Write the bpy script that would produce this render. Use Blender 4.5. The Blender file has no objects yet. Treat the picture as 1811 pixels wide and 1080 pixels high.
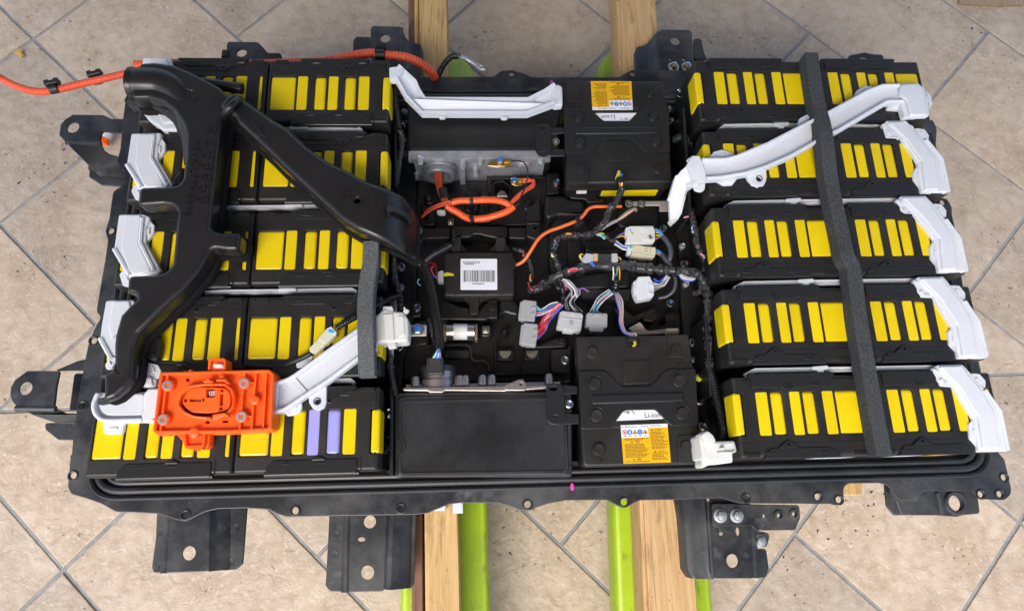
import bpy, math, random
from mathutils import Vector, Matrix, geometry
random.seed(7)
SC = bpy.context.scene
COL = SC.collection
# ------------------------------------------------------------------ camera (solved from the tile grid and the module grid)
S = 1.087                      # solved units -> metres
TOP = 0.43                     # height of the battery module tops above the floor
CAMZ = TOP + 0.8313*S
ROT = (0.2773, -0.0426, -0.0261)
FPX, PW, PH = 1134.48, 1811.0, 1080.0
cd = bpy.data.cameras.new('camera'); cam = bpy.data.objects.new('camera', cd); COL.objects.link(cam)
cam.location = (0, 0, CAMZ); cam.rotation_euler = ROT
cd.sensor_width = 36.0; cd.lens = FPX/PW*36.0; cd.clip_start = 0.02; cd.clip_end = 400
SC.camera = cam
# ------------------------------------------------------------------ daylight: open shade, soft light from the near side
SUN_EL, SUN_AZ = math.radians(52), math.radians(205)      # azimuth clockwise from +Y
w = bpy.data.worlds.new('World'); SC.world = w; w.use_nodes = True
nt = w.node_tree; bg = nt.nodes['Background']
sky = nt.nodes.new('ShaderNodeTexSky'); sky.sky_type = 'NISHITA'; sky.sun_disc = False
sky.sun_elevation = SUN_EL; sky.sun_rotation = SUN_AZ; sky.air_density = 1.0; sky.dust_density = 3.0; sky.ozone_density = 1.0
nt.links.new(sky.outputs[0], bg.inputs[0]); bg.inputs[1].default_value = 0.11
sd = bpy.data.lights.new('sun', 'SUN'); sd.energy = 1.1; sd.angle = math.radians(35); sd.color = (1, .95, .88)
sun = bpy.data.objects.new('sun', sd); COL.objects.link(sun)
sun.rotation_euler = Vector((-math.sin(SUN_AZ)*math.cos(SUN_EL), -math.cos(SUN_AZ)*math.cos(SUN_EL), -math.sin(SUN_EL))).to_track_quat('-Z', 'Y').to_euler()
SC.view_settings.view_transform = 'Standard'; SC.view_settings.look = 'None'; SC.view_settings.gamma = 1
SC.view_settings.exposure = 1.22

# ------------------------------------------------------------------ measuring: a point of the photograph at a known height -> metres
_R = cam.rotation_euler.to_matrix()
def W(u, v, h):
    d = _R @ Vector(((u-PW/2)/FPX, -(v-PH/2)/FPX, -1.0))
    t = (TOP+h-CAMZ)/d.z
    return Vector((d.x*t, d.y*t, TOP+h))
def fr(ox, oy, s):                      # coordinates measured in an enlarged detail
    return lambda x, y: (ox+x/s, oy+y/s)
A_, B_, C_, D_, E_, F_, G_, H_ = fr(0,60,3.856), fr(400,30,3.856), fr(680,30,3.177), fr(1120,30,3.177), fr(0,300,3.856), fr(400,300,3.856), fr(700,260,5.683), fr(900,320,4.908)
I_, J_, K_, L_, M_, N_, O_, P_ = fr(1180,300,2.842), fr(0,560,3.856), fr(240,500,3.375), fr(700,430,5.683), fr(880,480,4.695), fr(660,560,3.6), fr(980,580,4.153), fr(1200,620,2.843)
Q_, R_, S_, T_, U_, V_, W_, X_ = fr(0,780,3.6), fr(480,820,3.622), fr(940,800,3.622), fr(1380,780,3.6), fr(600,0,2.663), fr(1000,130,5.145), fr(1080,720,9.82), fr(240,620,5.685)
Z_ = fr(0,0,1)
def tr(f, pts, h):                      # outline at one height -> 2-D metres
    return [W(*f(x, y), h).to_2d() for x, y in pts]
def tr3(f, pts, h=None):                # path; points (x, y) or (x, y, height)
    return [W(*f(p[0], p[1]), p[2] if len(p) > 2 else h) for p in pts]

# ------------------------------------------------------------------ mesh building
class MB:
    def __init__(s): s.v = []; s.f = []
    def add(s, vs, fs):
        o = len(s.v); s.v += [Vector(p) for p in vs]; s.f += [tuple(o+i for i in f) for f in fs]; return s
    def join(s, m): return s.add(m.v, m.f)
    def xf(s, M): s.v = [M @ p for p in s.v]; return s
def area2(p): return sum(p[i-1][0]*p[i][1]-p[i][0]*p[i-1][1] for i in range(len(p)))/2
def ccw(p):
    q = [Vector((a[0], a[1])) for a in p]
    r = [q[0]]
    for a in q[1:]:
        if (a-r[-1]).length > 1e-5: r.append(a)
    if (r[0]-r[-1]).length < 1e-5: r.pop()
    return r if area2(r) > 0 else r[::-1]
def inset(p, d):                         # p counter-clockwise; positive d shrinks
    n = len(p); out = []
    for i in range(n):
        e0 = (p[i]-p[i-1]).normalized(); e1 = (p[(i+1) % n]-p[i]).normalized()
        n0 = Vector((-e0.y, e0.x)); n1 = Vector((-e1.y, e1.x)); b = n0+n1
        L = b.length
        if L < .2: b = n0; k = 1
        else:
            b /= L; k = min(1/max(b.dot(n0), .4), 2.2)
        out.append(p[i]+b*d*k)
    return out
def rnd(p, r, n=3):                      # round the corners of an outline
    p = ccw(p); N = len(p); out = []
    for i in range(N):
        a, b, c = p[i-1], p[i], p[(i+1) % N]
        ri = r[i % len(r)] if isinstance(r, (list, tuple)) else r
        u = (a-b); v = (c-b); lu, lv = u.length, v.length; u /= lu; v /= lv
        ang = math.acos(max(-1, min(1, u.dot(v))))
        if ang > 3.05 or ri <= 0: out.append(b); continue
        t = min(ri/max(math.tan(ang/2), 1e-3), lu*.48, lv*.48)
        p0, p1 = b+u*t, b+v*t
        for k in range(n+1):
            s = k/n; out.append(p0*(1-s)**2+b*2*s*(1-s)+p1*s*s)
    return ccw(out)
def circ(x, y, r, n=16, ry=None, a0=0):
    return [Vector((x+r*math.cos(a0+2*math.pi*k/n), y+(ry or r)*math.sin(a0+2*math.pi*k/n))) for k in range(n)]
def rect(x0, y0, x1, y1): return [Vector((x0, y0)), Vector((x1, y0)), Vector((x1, y1)), Vector((x0, y1))]
def prism(out, z0, z1, r=0, n=3, holes=(), hr=0, bottom=False, grid=0):
    """upright prism of an outline with a rounded upper edge and through holes; z1 may be a function of x, y"""
    m = MB(); out = ccw(out)
    zt = z1 if callable(z1) else (lambda x, y: z1)
    zb = z0 if callable(z0) else (lambda x, y: z0)
    def rings(p, rr, sgn):
        R = [(p, None, 0)]
        if rr > 0:
            for k in range(n+1):
                t = math.pi/2*k/n
                q = inset(p, rr*(1-math.cos(t))*sgn) if k else p
                R.append((q, rr*(1-math.sin(t)), 1))
            R.append((inset(p, rr*1.1*sgn), 0, 1))      # holding ring keeps the flat top flat
        else: R.append((p, 0, 1))
        return R
    tops = []
    for p, rr, hole in [(out, r, False)]+[(ccw(h), hr, True) for h in holes]:
        N = len(p); base = len(m.v); RR = rings(p, rr, -1 if hole else 1)
        for q, dz, k in RR:
            for a in q: m.v.append(Vector((a.x, a.y, zb(a.x, a.y) if dz is None else zt(a.x, a.y)-dz)))
        for j in range(len(RR)-1):
            for i in range(N):
                a = base+j*N+i; b = base+j*N+(i+1) % N; c = b+N; d = a+N
                m.f.append((a, b, c, d) if not hole else (b, a, d, c))
        tops.append(list(range(base+(len(RR)-1)*N, base+len(RR)*N)))
    loops = [[Vector((m.v[i].x, m.v[i].y, 0)) for i in t] for t in tops]
    flat = [i for t in tops for i in t]
    if grid:                                     # curved tops get inner points
        def inside(x, y, L):
            c = False
            for i in range(len(L)):
                a, b = L[i-1], L[i]
                if (a.y > y) != (b.y > y) and x < (b.x-a.x)*(y-a.y)/(b.y-a.y)+a.x: c = not c
            return c
        ok = lambda x, y: inside(x, y, loops[0]) and not any(inside(x, y, L) for L in loops[1:])
        P = [p.to_2d() for L in loops for p in L]; E = []; o0 = 0
        for L in loops: E += [(o0+i, o0+(i+1) % len(L)) for i in range(len(L))]; o0 += len(L)
        xs = [p.x for p in P]; ys = [p.y for p in P]; nb = len(P); bd = list(P)
        for i in range(1, int((max(xs)-min(xs))/grid)+1):
            for j in range(1, int((max(ys)-min(ys))/grid)+1):
                x = min(xs)+(i+(j % 2)*.5)*grid; y = min(ys)+j*grid
                if ok(x, y) and min((x-b.x)**2+(y-b.y)**2 for b in bd) > (grid*.45)**2: P.append(Vector((x, y)))
        r_ = geometry.delaunay_2d_cdt(P, E, [], 0, 1e-6)
        idx = [];
        for q, og in zip(r_[0], r_[3]):
            if og and og[0] < nb: idx.append(flat[og[0]])
            else: idx.append(len(m.v)); m.v.append(Vector((q.x, q.y, zt(q.x, q.y))))
        for t in r_[2]:
            a, b, c = (r_[0][i] for i in t)
            if ok((a.x+b.x+c.x)/3, (a.y+b.y+c.y)/3):
                n_ = (b-a).cross(c-a); t = tuple(idx[i] for i in t); m.f.append(t if n_ > 0 else t[::-1])
    elif len(tops) == 1 and len(flat) <= 4: m.f.append(tuple(flat))
    else:
        for t in geometry.tessellate_polygon(loops):
            a, b, c = (flat[i] for i in t)
            n_ = (m.v[b]-m.v[a]).to_2d().cross((m.v[c]-m.v[a]).to_2d()) if hasattr(Vector((0,0)), 'cross') else 1
            m.f.append((a, b, c) if n_ >= 0 else (a, c, b))
    if bottom:
        bl = []; b0 = 0
        for p, rr in [(out, r)]+[(ccw(h), hr) for h in holes]:
            bl.append(list(range(b0, b0+len(p)))); b0 += len(p)*(n+3 if rr > 0 else 2)
        fl_ = [i for t in bl for i in t]
        for t in geometry.tessellate_polygon([[Vector((m.v[i].x, m.v[i].y, 0)) for i in q] for q in bl]):
            a, b, c = (fl_[i] for i in t)
            n_ = (m.v[b]-m.v[a]).to_2d().cross((m.v[c]-m.v[a]).to_2d())
            m.f.append((a, c, b) if n_ >= 0 else (a, b, c))
    return m
def box(x0, y0, z0, x1, y1, z1, r=0, n=2): return prism(rect(min(x0,x1), min(y0,y1), max(x0,x1), max(y0,y1)), z0, z1, r, n, bottom=True)
def cat(pts, k=6, closed=False):         # smooth curve through points
    P = [Vector(p) for p in pts]; N = len(P)
    if N < 3: return [P[0].lerp(P[1], i/k) for i in range(k+1)]
    out = []
    for i in range(N if closed else N-1):
        p1, p2 = P[i], P[(i+1) % N]
        p0 = P[i-1] if (i or closed) else p1*2-p2
        p3 = P[(i+2) % N] if (i+2 < N or closed) else p2*2-p1
        for j in range(k):
            t = j/k
            out.append(.5*((2*p1)+(p2-p0)*t+(2*p0-5*p1+4*p2-p3)*t*t+(3*p1-p0-3*p2+p3)*t**3))
    if not closed: out.append(P[-1])
    return out
def resample(P, step):
    out = [P[0]]; acc = 0
    for a, b in zip(P, P[1:]):
        L = (b-a).length
        if L < 1e-9: continue
        t = step-acc
        while t <= L: out.append(a.lerp(b, t/L)); t += step
        acc = (acc+L) % step
    return out
def tube(pts, r, seg=8, k=6, smooth=True, closed=False, flat=1.0):
    P = cat(pts, k, closed) if smooth else [Vector(p) for p in pts]
    return tube_raw(P, r, seg, closed, flat)
def tube_raw(P, r, seg=8, closed=False, flat=1.0):
    m = MB(); N = len(P); T = []
    for i in range(N):
        a = P[i-1] if (i or closed) else P[0]; b = P[(i+1) % N] if (i+1 < N or closed) else P[-1]
        T.append((b-a).normalized())
    u = Vector((0, 0, 1)); u = (u-T[0]*u.dot(T[0]))
    if u.length < .1: u = Vector((1, 0, 0)); u = u-T[0]*u.dot(T[0])
    u.normalize()
    for i in range(N):
        u = u-T[i]*u.dot(T[i]); u.normalize(); s = T[i].cross(u)
        ri = r(i/(max(N-1, 1)), i) if callable(r) else r
        for j in range(seg):
            a = 2*math.pi*j/seg; m.v.append(P[i]+(s*math.cos(a)+u*math.sin(a)*flat)*ri)
    for i in range(N if closed else N-1):
        for j in range(seg):
            a = i*seg+j; b = i*seg+(j+1) % seg; c = ((i+1) % N)*seg+(j+1) % seg; d = ((i+1) % N)*seg+j
            m.f.append((a, b, c, d))
    if not closed:
        m.f.append(tuple(range(seg))[::-1]); m.f.append(tuple((N-1)*seg+j for j in range(seg)))
    return m
def conduit(pts, r, pitch=.0042, depth=.12, seg=12, k=10):     # corrugated hose
    P = resample(cat(pts, k), pitch/4)
    pat = (1, 1, 1-depth, 1-depth)
    return tube_raw(P, lambda t, i: r*pat[i % 4], seg)
def sweep(P, prof, closed=False, cap=True):      # profile (side, up) along a path, kept upright
    m = MB(); N = len(P); n = len(prof); P = [Vector(p) for p in P]
    for i in range(N):
        a = P[i-1] if (i or closed) else P[0]; b = P[(i+1) % N] if (i+1 < N or closed) else P[-1]
        t = (b-a); t.z = 0; t.normalize(); s = Vector((t.y, -t.x, 0))
        k = 1.0
        if (i or closed) and (i+1 < N or closed):
            e = (P[(i+1) % N]-P[i]); e.z = 0
            if e.length > 1e-9: k = 1/max(.5, t.dot(e.normalized()))
        for x, y in prof: m.v.append(P[i]+s*x*k+Vector((0, 0, y)))
    for i in range(N if closed else N-1):
        for j in range(n):
            a = i*n+j; b = i*n+(j+1) % n; c = ((i+1) % N)*n+(j+1) % n; d = ((i+1) % N)*n+j
            m.f.append((a, b, c, d))
    if not closed and cap: m.f.append(tuple(range(n))[::-1]); m.f.append(tuple((N-1)*n+j for j in range(n)))
    return m
def lathe(prof, seg=16, M=None, cap=True):                 # profile (radius, z) bottom to top
    m = MB(); n = len(prof)
    for r, z in prof:
        for j in range(seg): a = 2*math.pi*j/seg; m.v.append(Vector((r*math.cos(a), r*math.sin(a), z)))
    for i in range(n-1):
        for j in range(seg): m.f.append((i*seg+j, i*seg+(j+1) % seg, (i+1)*seg+(j+1) % seg, (i+1)*seg+j))
    if cap: m.f.append(tuple(range(seg))[::-1]); m.f.append(tuple((n-1)*seg+j for j in range(seg)))
    return m.xf(M) if M else m
def at(p, rz=0, rx=0, ry=0): return Matrix.Translation(Vector(p)) @ Matrix.Rotation(rz, 4, 'Z') @ Matrix.Rotation(ry, 4, 'Y') @ Matrix.Rotation(rx, 4, 'X')

# ------------------------------------------------------------------ objects
ORG = {}
def mesh_of(name, m, mat, sharp=38, smooth=True):
    me = bpy.data.meshes.new(name); me.from_pydata([tuple(p) for p in m.v], [], m.f); me.update()
    if smooth:
        me.polygons.foreach_set('use_smooth', [True]*len(me.polygons)); me.set_sharp_from_angle(angle=math.radians(sharp))
    for q in (mat if isinstance(mat, (list, tuple)) else [mat]): me.materials.append(q)
    return me
def tag(o, label=None, cat=None, group=None, kind=None):
    if label: o['label'] = label
    if cat: o['category'] = cat
    if group: o['group'] = group
    if kind: o['kind'] = kind
    return o
def thing(name, loc, label, cat, group=None, rz=0):
    o = bpy.data.objects.new(name, None); COL.objects.link(o); o.location = loc; o.rotation_euler = (0, 0, rz)
    o.empty_display_size = .03
    ORG[o.name] = Vector(loc); return tag(o, label, cat, group)
def part(name, m, mat, parent, sharp=38, smooth=True, local=False, label=None):
    """one mesh object under a thing or a part; m is in world metres unless local"""
    o0 = ORG[parent.name]
    if not local: m.xf(Matrix.Translation(-o0))
    o = bpy.data.objects.new(name, mesh_of(name, m, mat, sharp, smooth)); COL.objects.link(o); o.parent = parent
    ORG[o.name] = o0
    if label: o['label'] = label
    return o
def solo(name, m, mat, label, cat, group=None, kind=None, sharp=38, smooth=True):
    c = sum((p for p in m.v), Vector())/len(m.v); c.z = min(p.z for p in m.v)
    m.xf(Matrix.Translation(-c))
    o = bpy.data.objects.new(name, mesh_of(name, m, mat, sharp, smooth)); COL.objects.link(o); o.location = c; ORG[o.name] = c
    return tag(o, label, cat, group, kind)
def inst(src, parent, M, name=None):             # another piece sharing the mesh of src
    o = src.copy(); COL.objects.link(o); o.parent = parent; o.matrix_local = M; ORG[o.name] = ORG[parent.name]
    return o

# ------------------------------------------------------------------ materials
def mat(name, col, rough=.5, metal=0, noise=None, bump=None, spec=.5, sss=0, coat=0, dust=None, obj=False):
    """noise = (scale, colour2, low, high); bump = (scale, distance, detail); dust = (scale, colour, amount)"""
    m = bpy.data.materials.new(name); m.use_nodes = True; t = m.node_tree; N = t.nodes; Lk = t.links
    b = N['Principled BSDF']
    b.inputs['Base Color'].default_value = (*col, 1); b.inputs['Roughness'].default_value = rough; b.inputs['Metallic'].default_value = metal
    b.inputs['Specular IOR Level'].default_value = spec
    if sss: b.inputs['Subsurface Weight'].default_value = sss; b.inputs['Subsurface Radius'].default_value = (.004, .004, .005)
    if coat: b.inputs['Coat Weight'].default_value = coat; b.inputs['Coat Roughness'].default_value = .15
    tc = N.new('ShaderNodeTexCoord'); co = tc.outputs['Object']
    def noi(scale, detail=5, rough_=.6):
        n = N.new('ShaderNodeTexNoise'); n.inputs['Scale'].default_value = scale; n.inputs['Detail'].default_value = detail; n.inputs['Roughness'].default_value = rough_
        Lk.new(co, n.inputs['Vector']); return n
    cur = None
    def mixin(fac, c2, cur):
        x = N.new('ShaderNodeMix'); x.data_type = 'RGBA'; Lk.new(fac, x.inputs[0])
        if cur: Lk.new(cur, x.inputs[6])
        else: x.inputs[6].default_value = (*col, 1)
        x.inputs[7].default_value = (*c2, 1); return x.outputs[2]
    def ramp(src, lo, hi, top=1.0):
        r = N.new('ShaderNodeMapRange'); Lk.new(src, r.inputs[0]); r.inputs[1].default_value = lo; r.inputs[2].default_value = hi; r.inputs[4].default_value = top; return r.outputs[0]
    for q in (noise if isinstance(noise, list) else [noise] if noise else []):
        cur = mixin(ramp(noi(q[0]).outputs[0], q[2], q[3]), q[1], cur)
    if dust:
        f = ramp(noi(dust[0], 8, .7).outputs[0], .42, .75, dust[2]); cur = mixin(f, dust[1], cur)
        r2 = N.new('ShaderNodeMapRange'); Lk.new(f, r2.inputs[0]); r2.inputs[3].default_value = rough; r2.inputs[4].default_value = min(1, rough+.35); Lk.new(r2.outputs[0], b.inputs['Roughness'])
    if obj:
        oi = N.new('ShaderNodeObjectInfo'); hv = N.new('ShaderNodeHueSaturation'); vr = N.new('ShaderNodeMapRange')
        Lk.new(oi.outputs['Random'], vr.inputs[0]); vr.inputs[3].default_value = 1-obj; vr.inputs[4].default_value = 1+obj
        Lk.new(vr.outputs[0], hv.inputs['Value'])
        if cur: Lk.new(cur, hv.inputs['Color'])
        else: hv.inputs['Color'].default_value = (*col, 1)
        cur = hv.outputs[0]
    if cur: Lk.new(cur, b.inputs['Base Color'])
    if bump:
        bp = N.new('ShaderNodeBump'); bp.inputs['Distance'].default_value = bump[1]; bp.inputs['Strength'].default_value = 1
        Lk.new(noi(bump[0], bump[2] if len(bump) > 2 else 4).outputs[0], bp.inputs['Height']); Lk.new(bp.outputs[0], b.inputs['Normal'])
    return m
DUSTC = (.16, .15, .13)
M_ = dict(
 cover=mat('module cover black plastic', (.0115,.0108,.0102), .40, spec=.45, noise=(22,(.016,.015,.014),.35,.65), bump=(900,.00008,2), dust=(13,(.075,.072,.068),.26)),
 rail=mat('clamp rail black enamel', (.017,.018,.019), .27, bump=(500,.00006,2)),
 black=mat('black plastic', (.010,.010,.0105), .42, bump=(700,.00008,2), dust=(9,(.045,.045,.045),.18)),
 deep=mat('black moulded base', (.008,.008,.0085), .38, dust=(12,(.035,.035,.035),.2)),
 gloss=mat('glossy black plastic', (.011,.0105,.0102), .29, noise=(14,(.014,.013,.014),.4,.6), bump=(60,.00012,3)),
 steel=mat('painted steel with road dust', (.012,.014,.018), .34, noise=[(5,(.03,.036,.045),.52,.78),(24,(.12,.13,.14),.62,.80)], dust=(9,(.20,.20,.19),.42), bump=(160,.00012,4)),
 steelclean=mat('painted steel', (.010,.011,.013), .33, dust=(9,(.07,.075,.08),.3)),
 seal=mat('rubber seal', (.018,.019,.021), .38, dust=(14,(.08,.085,.09),.28)),
 yellow=mat('yellow film', (.80,.61,.006), .20, noise=(18,(.74,.54,.004),.35,.7), bump=(38,.0007,2), obj=.05),
 lilac=mat('lilac film', (.36,.34,.74), .28, bump=(45,.0004,2)),
 white=mat('white polypropylene', (.72,.745,.785), .36, sss=.35, noise=[(9,(.62,.65,.70),.35,.7),(60,(.55,.56,.57),.66,.78)], bump=(300,.00008,2)),
 whitewarm=mat('natural white plastic', (.72,.72,.68), .42, sss=.2, noise=(14,(.63,.64,.61),.35,.7)),
 cream=mat('cream nylon', (.62,.60,.44), .45),
 grey=mat('grey nylon', (.33,.34,.35), .5, bump=(400,.0001,2)),
 greylt=mat('light grey nylon', (.47,.47,.49), .5),
 foam=mat('charcoal foam', (.040,.044,.046), .95, noise=(480,(.095,.10,.105),.42,.68), bump=(480,.0011,3), spec=.15),
 foamlt=mat('grey foam', (.085,.09,.094), .95, noise=(480,(.18,.185,.19),.42,.68), bump=(480,.0012,3), spec=.15),
 foamblk=mat('black felt foam', (.012,.012,.012), .95, bump=(350,.002,4), spec=.2),
 orange=mat('orange plastic', (.95,.135,.012), .36, noise=(60,(.88,.11,.009),.4,.7), bump=(300,.0001,2), sss=.1),
 cable=mat('orange conduit', (.87,.125,.05), .45, noise=(20,(.75,.10,.04),.4,.7)),
 cable2=mat('orange tape', (.86,.11,.02), .34, bump=(90,.0012,4)),
 wireor=mat('orange cable jacket', (.82,.17,.04), .42),
 alu=mat('cast aluminium', (.52,.54,.58), .38, metal=.6, noise=(40,(.36,.37,.39),.4,.65), bump=(150,.0003,4)),
 alugrey=mat('grey cast ring', (.24,.26,.28), .42, metal=.5, bump=(200,.0002,4)),
 zinc=mat('zinc plated steel', (.62,.60,.55), .2, metal=1, noise=(60,(.60,.50,.30),.5,.62)),
 brass=mat('yellow zinc plate', (.72,.50,.13), .3, metal=1),
 tin=mat('tinned copper', (.60,.58,.52), .3, metal=1, noise=(50,(.45,.38,.28),.5,.7)),
 bluepaint_sky=mat('blue inspection paint and sky reflection', (.03,.17,.55), .3),
 yelpaint=mat('yellow inspection paint', (.55,.47,.03), .4),
 pink=mat('pink inspection paint', (.72,.06,.42), .4),
 tape=mat('crinkled black tape', (.012,.012,.013), .13, bump=(150,.011,4), spec=1.0, coat=.6),
 corr=mat('black corrugated hose', (.010,.010,.011), .3),
 rubber=mat('dark rubber plug', (.016,.019,.022), .5, dust=(20,(.09,.1,.11),.35)),
 wood=None, lime=None, tile=None)
for n_, c_ in dict(red=(.62,.03,.05), pinkw=(.75,.28,.36), bluew=(.05,.14,.62), cyan=(.22,.60,.68), whitew=(.72,.72,.70), greyw=(.33,.33,.36), greenw=(.03,.33,.18), orangew=(.80,.28,.03), violet=(.25,.12,.45), yelloww=(.78,.66,.05), blackw=(.012,.012,.012), brownw=(.42,.24,.14)).items():
    M_[n_] = mat('wire '+n_, c_, .4)
def nodes(name, rough=.6):
    m = bpy.data.materials.new(name); m.use_nodes = True; t = m.node_tree
    b = t.nodes['Principled BSDF']; b.inputs['Roughness'].default_value = rough
    def n(ty, **k):
        x = t.nodes.new(ty)
        for a, v in k.items():
            if a.startswith('i'): x.inputs[int(a[1:])].default_value = v
            else: setattr(x, a, v)
        return x
    def noise(vec, scale, detail=5, rough=.6, dist=0):
        x = n('ShaderNodeTexNoise'); x.inputs['Scale'].default_value = scale; x.inputs['Detail'].default_value = detail; x.inputs['Roughness'].default_value = rough; x.inputs['Distortion'].default_value = dist
        t.links.new(vec, x.inputs['Vector']); return x.outputs[0]
    def rng(src, a, b_, c=0.0, d=1.0):
        x = n('ShaderNodeMapRange'); t.links.new(src, x.inputs[0])
        for i, v in enumerate((a, b_, c, d)): x.inputs[1+i].default_value = v
        return x.outputs[0]
    def mix(f, a, b_):
        x = n('ShaderNodeMix', data_type='RGBA')
        if isinstance(f, (int, float)): x.inputs[0].default_value = f
        else: t.links.new(f, x.inputs[0])
        for i, v in ((6, a), (7, b_)):
            if isinstance(v, tuple): x.inputs[i].default_value = (*v, 1)
            else: t.links.new(v, x.inputs[i])
        return x.outputs[2]
    def math_(op, a, b_):
        x = n('ShaderNodeMath', operation=op)
        for i, v in ((0, a), (1, b_)):
            if isinstance(v, (int, float)): x.inputs[i].default_value = v
            else: t.links.new(v, x.inputs[i])
        return x.outputs[0]
    def bump(h, dist, prev=None, strength=1):
        x = n('ShaderNodeBump'); x.inputs['Distance'].default_value = dist; x.inputs['Strength'].default_value = strength; t.links.new(h, x.inputs['Height'])
        if prev: t.links.new(prev, x.inputs['Normal'])
        return x.outputs[0]
    return m, t, b, n, noise, rng, mix, math_, bump
def tile_mat():
    m, t, b, n, noise, rng, mix, mt, bump = nodes('rough stoneware tile', .55)
    g = n('ShaderNodeNewGeometry'); pos = g.outputs['Position']
    oi = n('ShaderNodeObjectInfo')
    c = mix(rng(noise(pos, 9, 6, .65), .36, .66), (.54,.45,.352), (.41,.322,.235))
    c = mix(rng(noise(pos, 45, 6, .7), .46, .76), c, (.31,.225,.15))
    c = mix(rng(noise(pos, 90, 4, .7), .52, .74), c, (.62,.56,.49))
    # dark crumbs, in drifts
    drift = rng(noise(pos, 4.5, 3, .5), .50, .60)
    sp = rng(noise(pos, 85, 3, .55), .645, .67)
    c = mix(mt('MULTIPLY', drift, sp), c, (.05,.045,.04))
    hv = n('ShaderNodeHueSaturation'); t.links.new(rng(oi.outputs['Random'], 0, 1, .86, 1.10), hv.inputs['Value']); t.links.new(rng(oi.outputs['Random'], 0, 1, .92, 1.10), hv.inputs['Saturation']); t.links.new(c, hv.inputs['Color'])
    t.links.new(hv.outputs[0], b.inputs['Base Color'])
    b1 = bump(noise(pos, 24, 4, .55, .6), .0042); b2 = bump(noise(pos, 100, 4, .6), .001, b1)
    t.links.new(b2, b.inputs['Normal']); t.links.new(rng(noise(pos, 50, 3), .35, .7, .42, .75), b.inputs['Roughness'])
    return m
def wood_mat(name, c0, c1, c2, seed):
    m, t, b, n, noise, rng, mix, mt, bump = nodes(name, .65)
    tc = n('ShaderNodeTexCoord'); mp = n('ShaderNodeMapping'); t.links.new(tc.outputs['Object'], mp.inputs[0]); mp.inputs['Scale'].default_value = (1, .05, 1); mp.inputs['Location'].default_value = (seed, seed*2, 0)
    mp2 = n('ShaderNodeMapping'); t.links.new(tc.outputs['Object'], mp2.inputs[0]); mp2.inputs['Scale'].default_value = (1, .25, 1); mp2.inputs['Location'].default_value = (seed*3, 0, 0)
    c = mix(rng(noise(mp.outputs[0], 130, 3, .5, .4), .38, .62), c0, c1)
    c = mix(rng(noise(mp.outputs[0], 320, 2, .5), .55, .75), c, c2)
    c = mix(rng(noise(mp2.outputs[0], 40, 5, .7), .55, .78), c, tuple(x*.6 for x in c2))
    c = mix(rng(noise(tc.outputs['Object'], 160, 3, .6), .68, .74), c, (.05,.04,.03))
    t.links.new(c, b.inputs['Base Color'])
    t.links.new(bump(noise(mp.outputs[0], 160, 3, .5), .0012), b.inputs['Normal'])
    return m
def lime_mat():
    m, t, b, n, noise, rng, mix, mt, bump = nodes('scuffed lime paint', .38)
    tc = n('ShaderNodeTexCoord'); o = tc.outputs['Object']
    mp = n('ShaderNodeMapping'); t.links.new(o, mp.inputs[0]); mp.inputs['Scale'].default_value = (1, .3, 1)
    c = mix(rng(noise(o, 12, 5), .4, .7), (.37,.54,.012), (.30,.45,.02))
    c = mix(rng(noise(mp.outputs[0], 70, 7, .75), .56, .68, 0, .7), c, (.12,.14,.035))
    c = mix(rng(noise(o, 150, 5, .7), .64, .70), c, (.05,.05,.03))
    t.links.new(c, b.inputs['Base Color']); t.links.new(bump(noise(o, 90, 4), .0005), b.inputs['Normal'])
    return m
def plain_ground():
    m, t, b, n, noise, rng, mix, mt, bump = nodes('grout', .85)
    g = n('ShaderNodeNewGeometry'); pos = g.outputs['Position']
    c = mix(rng(noise(pos, 40, 6, .7), .35, .7), (.33,.33,.33), (.22,.22,.218))
    c = mix(rng(noise(pos, 260, 3, .6), .66, .71), c, (.05,.05,.05))
    t.links.new(c, b.inputs['Base Color']); t.links.new(bump(noise(pos, 200, 4), .001), b.inputs['Normal'])
    return m
M_['tile'] = tile_mat(); M_['lime'] = lime_mat(); M_['grout'] = plain_ground()
M_['wood'] = wood_mat('fresh sawn spruce', (.60,.40,.165), (.52,.33,.125), (.36,.21,.075), 1.3)
M_['wood2'] = wood_mat('pinkish sawn spruce', (.60,.40,.19), (.52,.32,.14), (.38,.22,.09), 4.7)
M_['bark'] = wood_mat('brown weathered wood', (.20,.10,.055), (.15,.075,.04), (.08,.045,.03), 2.1)
M_['card'] = wood_mat('brown cardboard', (.40,.29,.18), (.36,.26,.16), (.30,.21,.12), 6.0)

# ================================================================== THE SETTING
tag_floor = None
g = MB(); g.add([(-60,-60,-.003), (60,-60,-.003), (60,60,-.003), (-60,60,-.003)], [(0,1,2,3)])
floor = bpy.data.objects.new('floor', mesh_of('floor', g, M_['grout'])); COL.objects.link(floor); ORG['floor'] = Vector()
tag(floor, 'beige stoneware floor laid diagonally with grey grout joints', None, None, 'structure')
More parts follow.
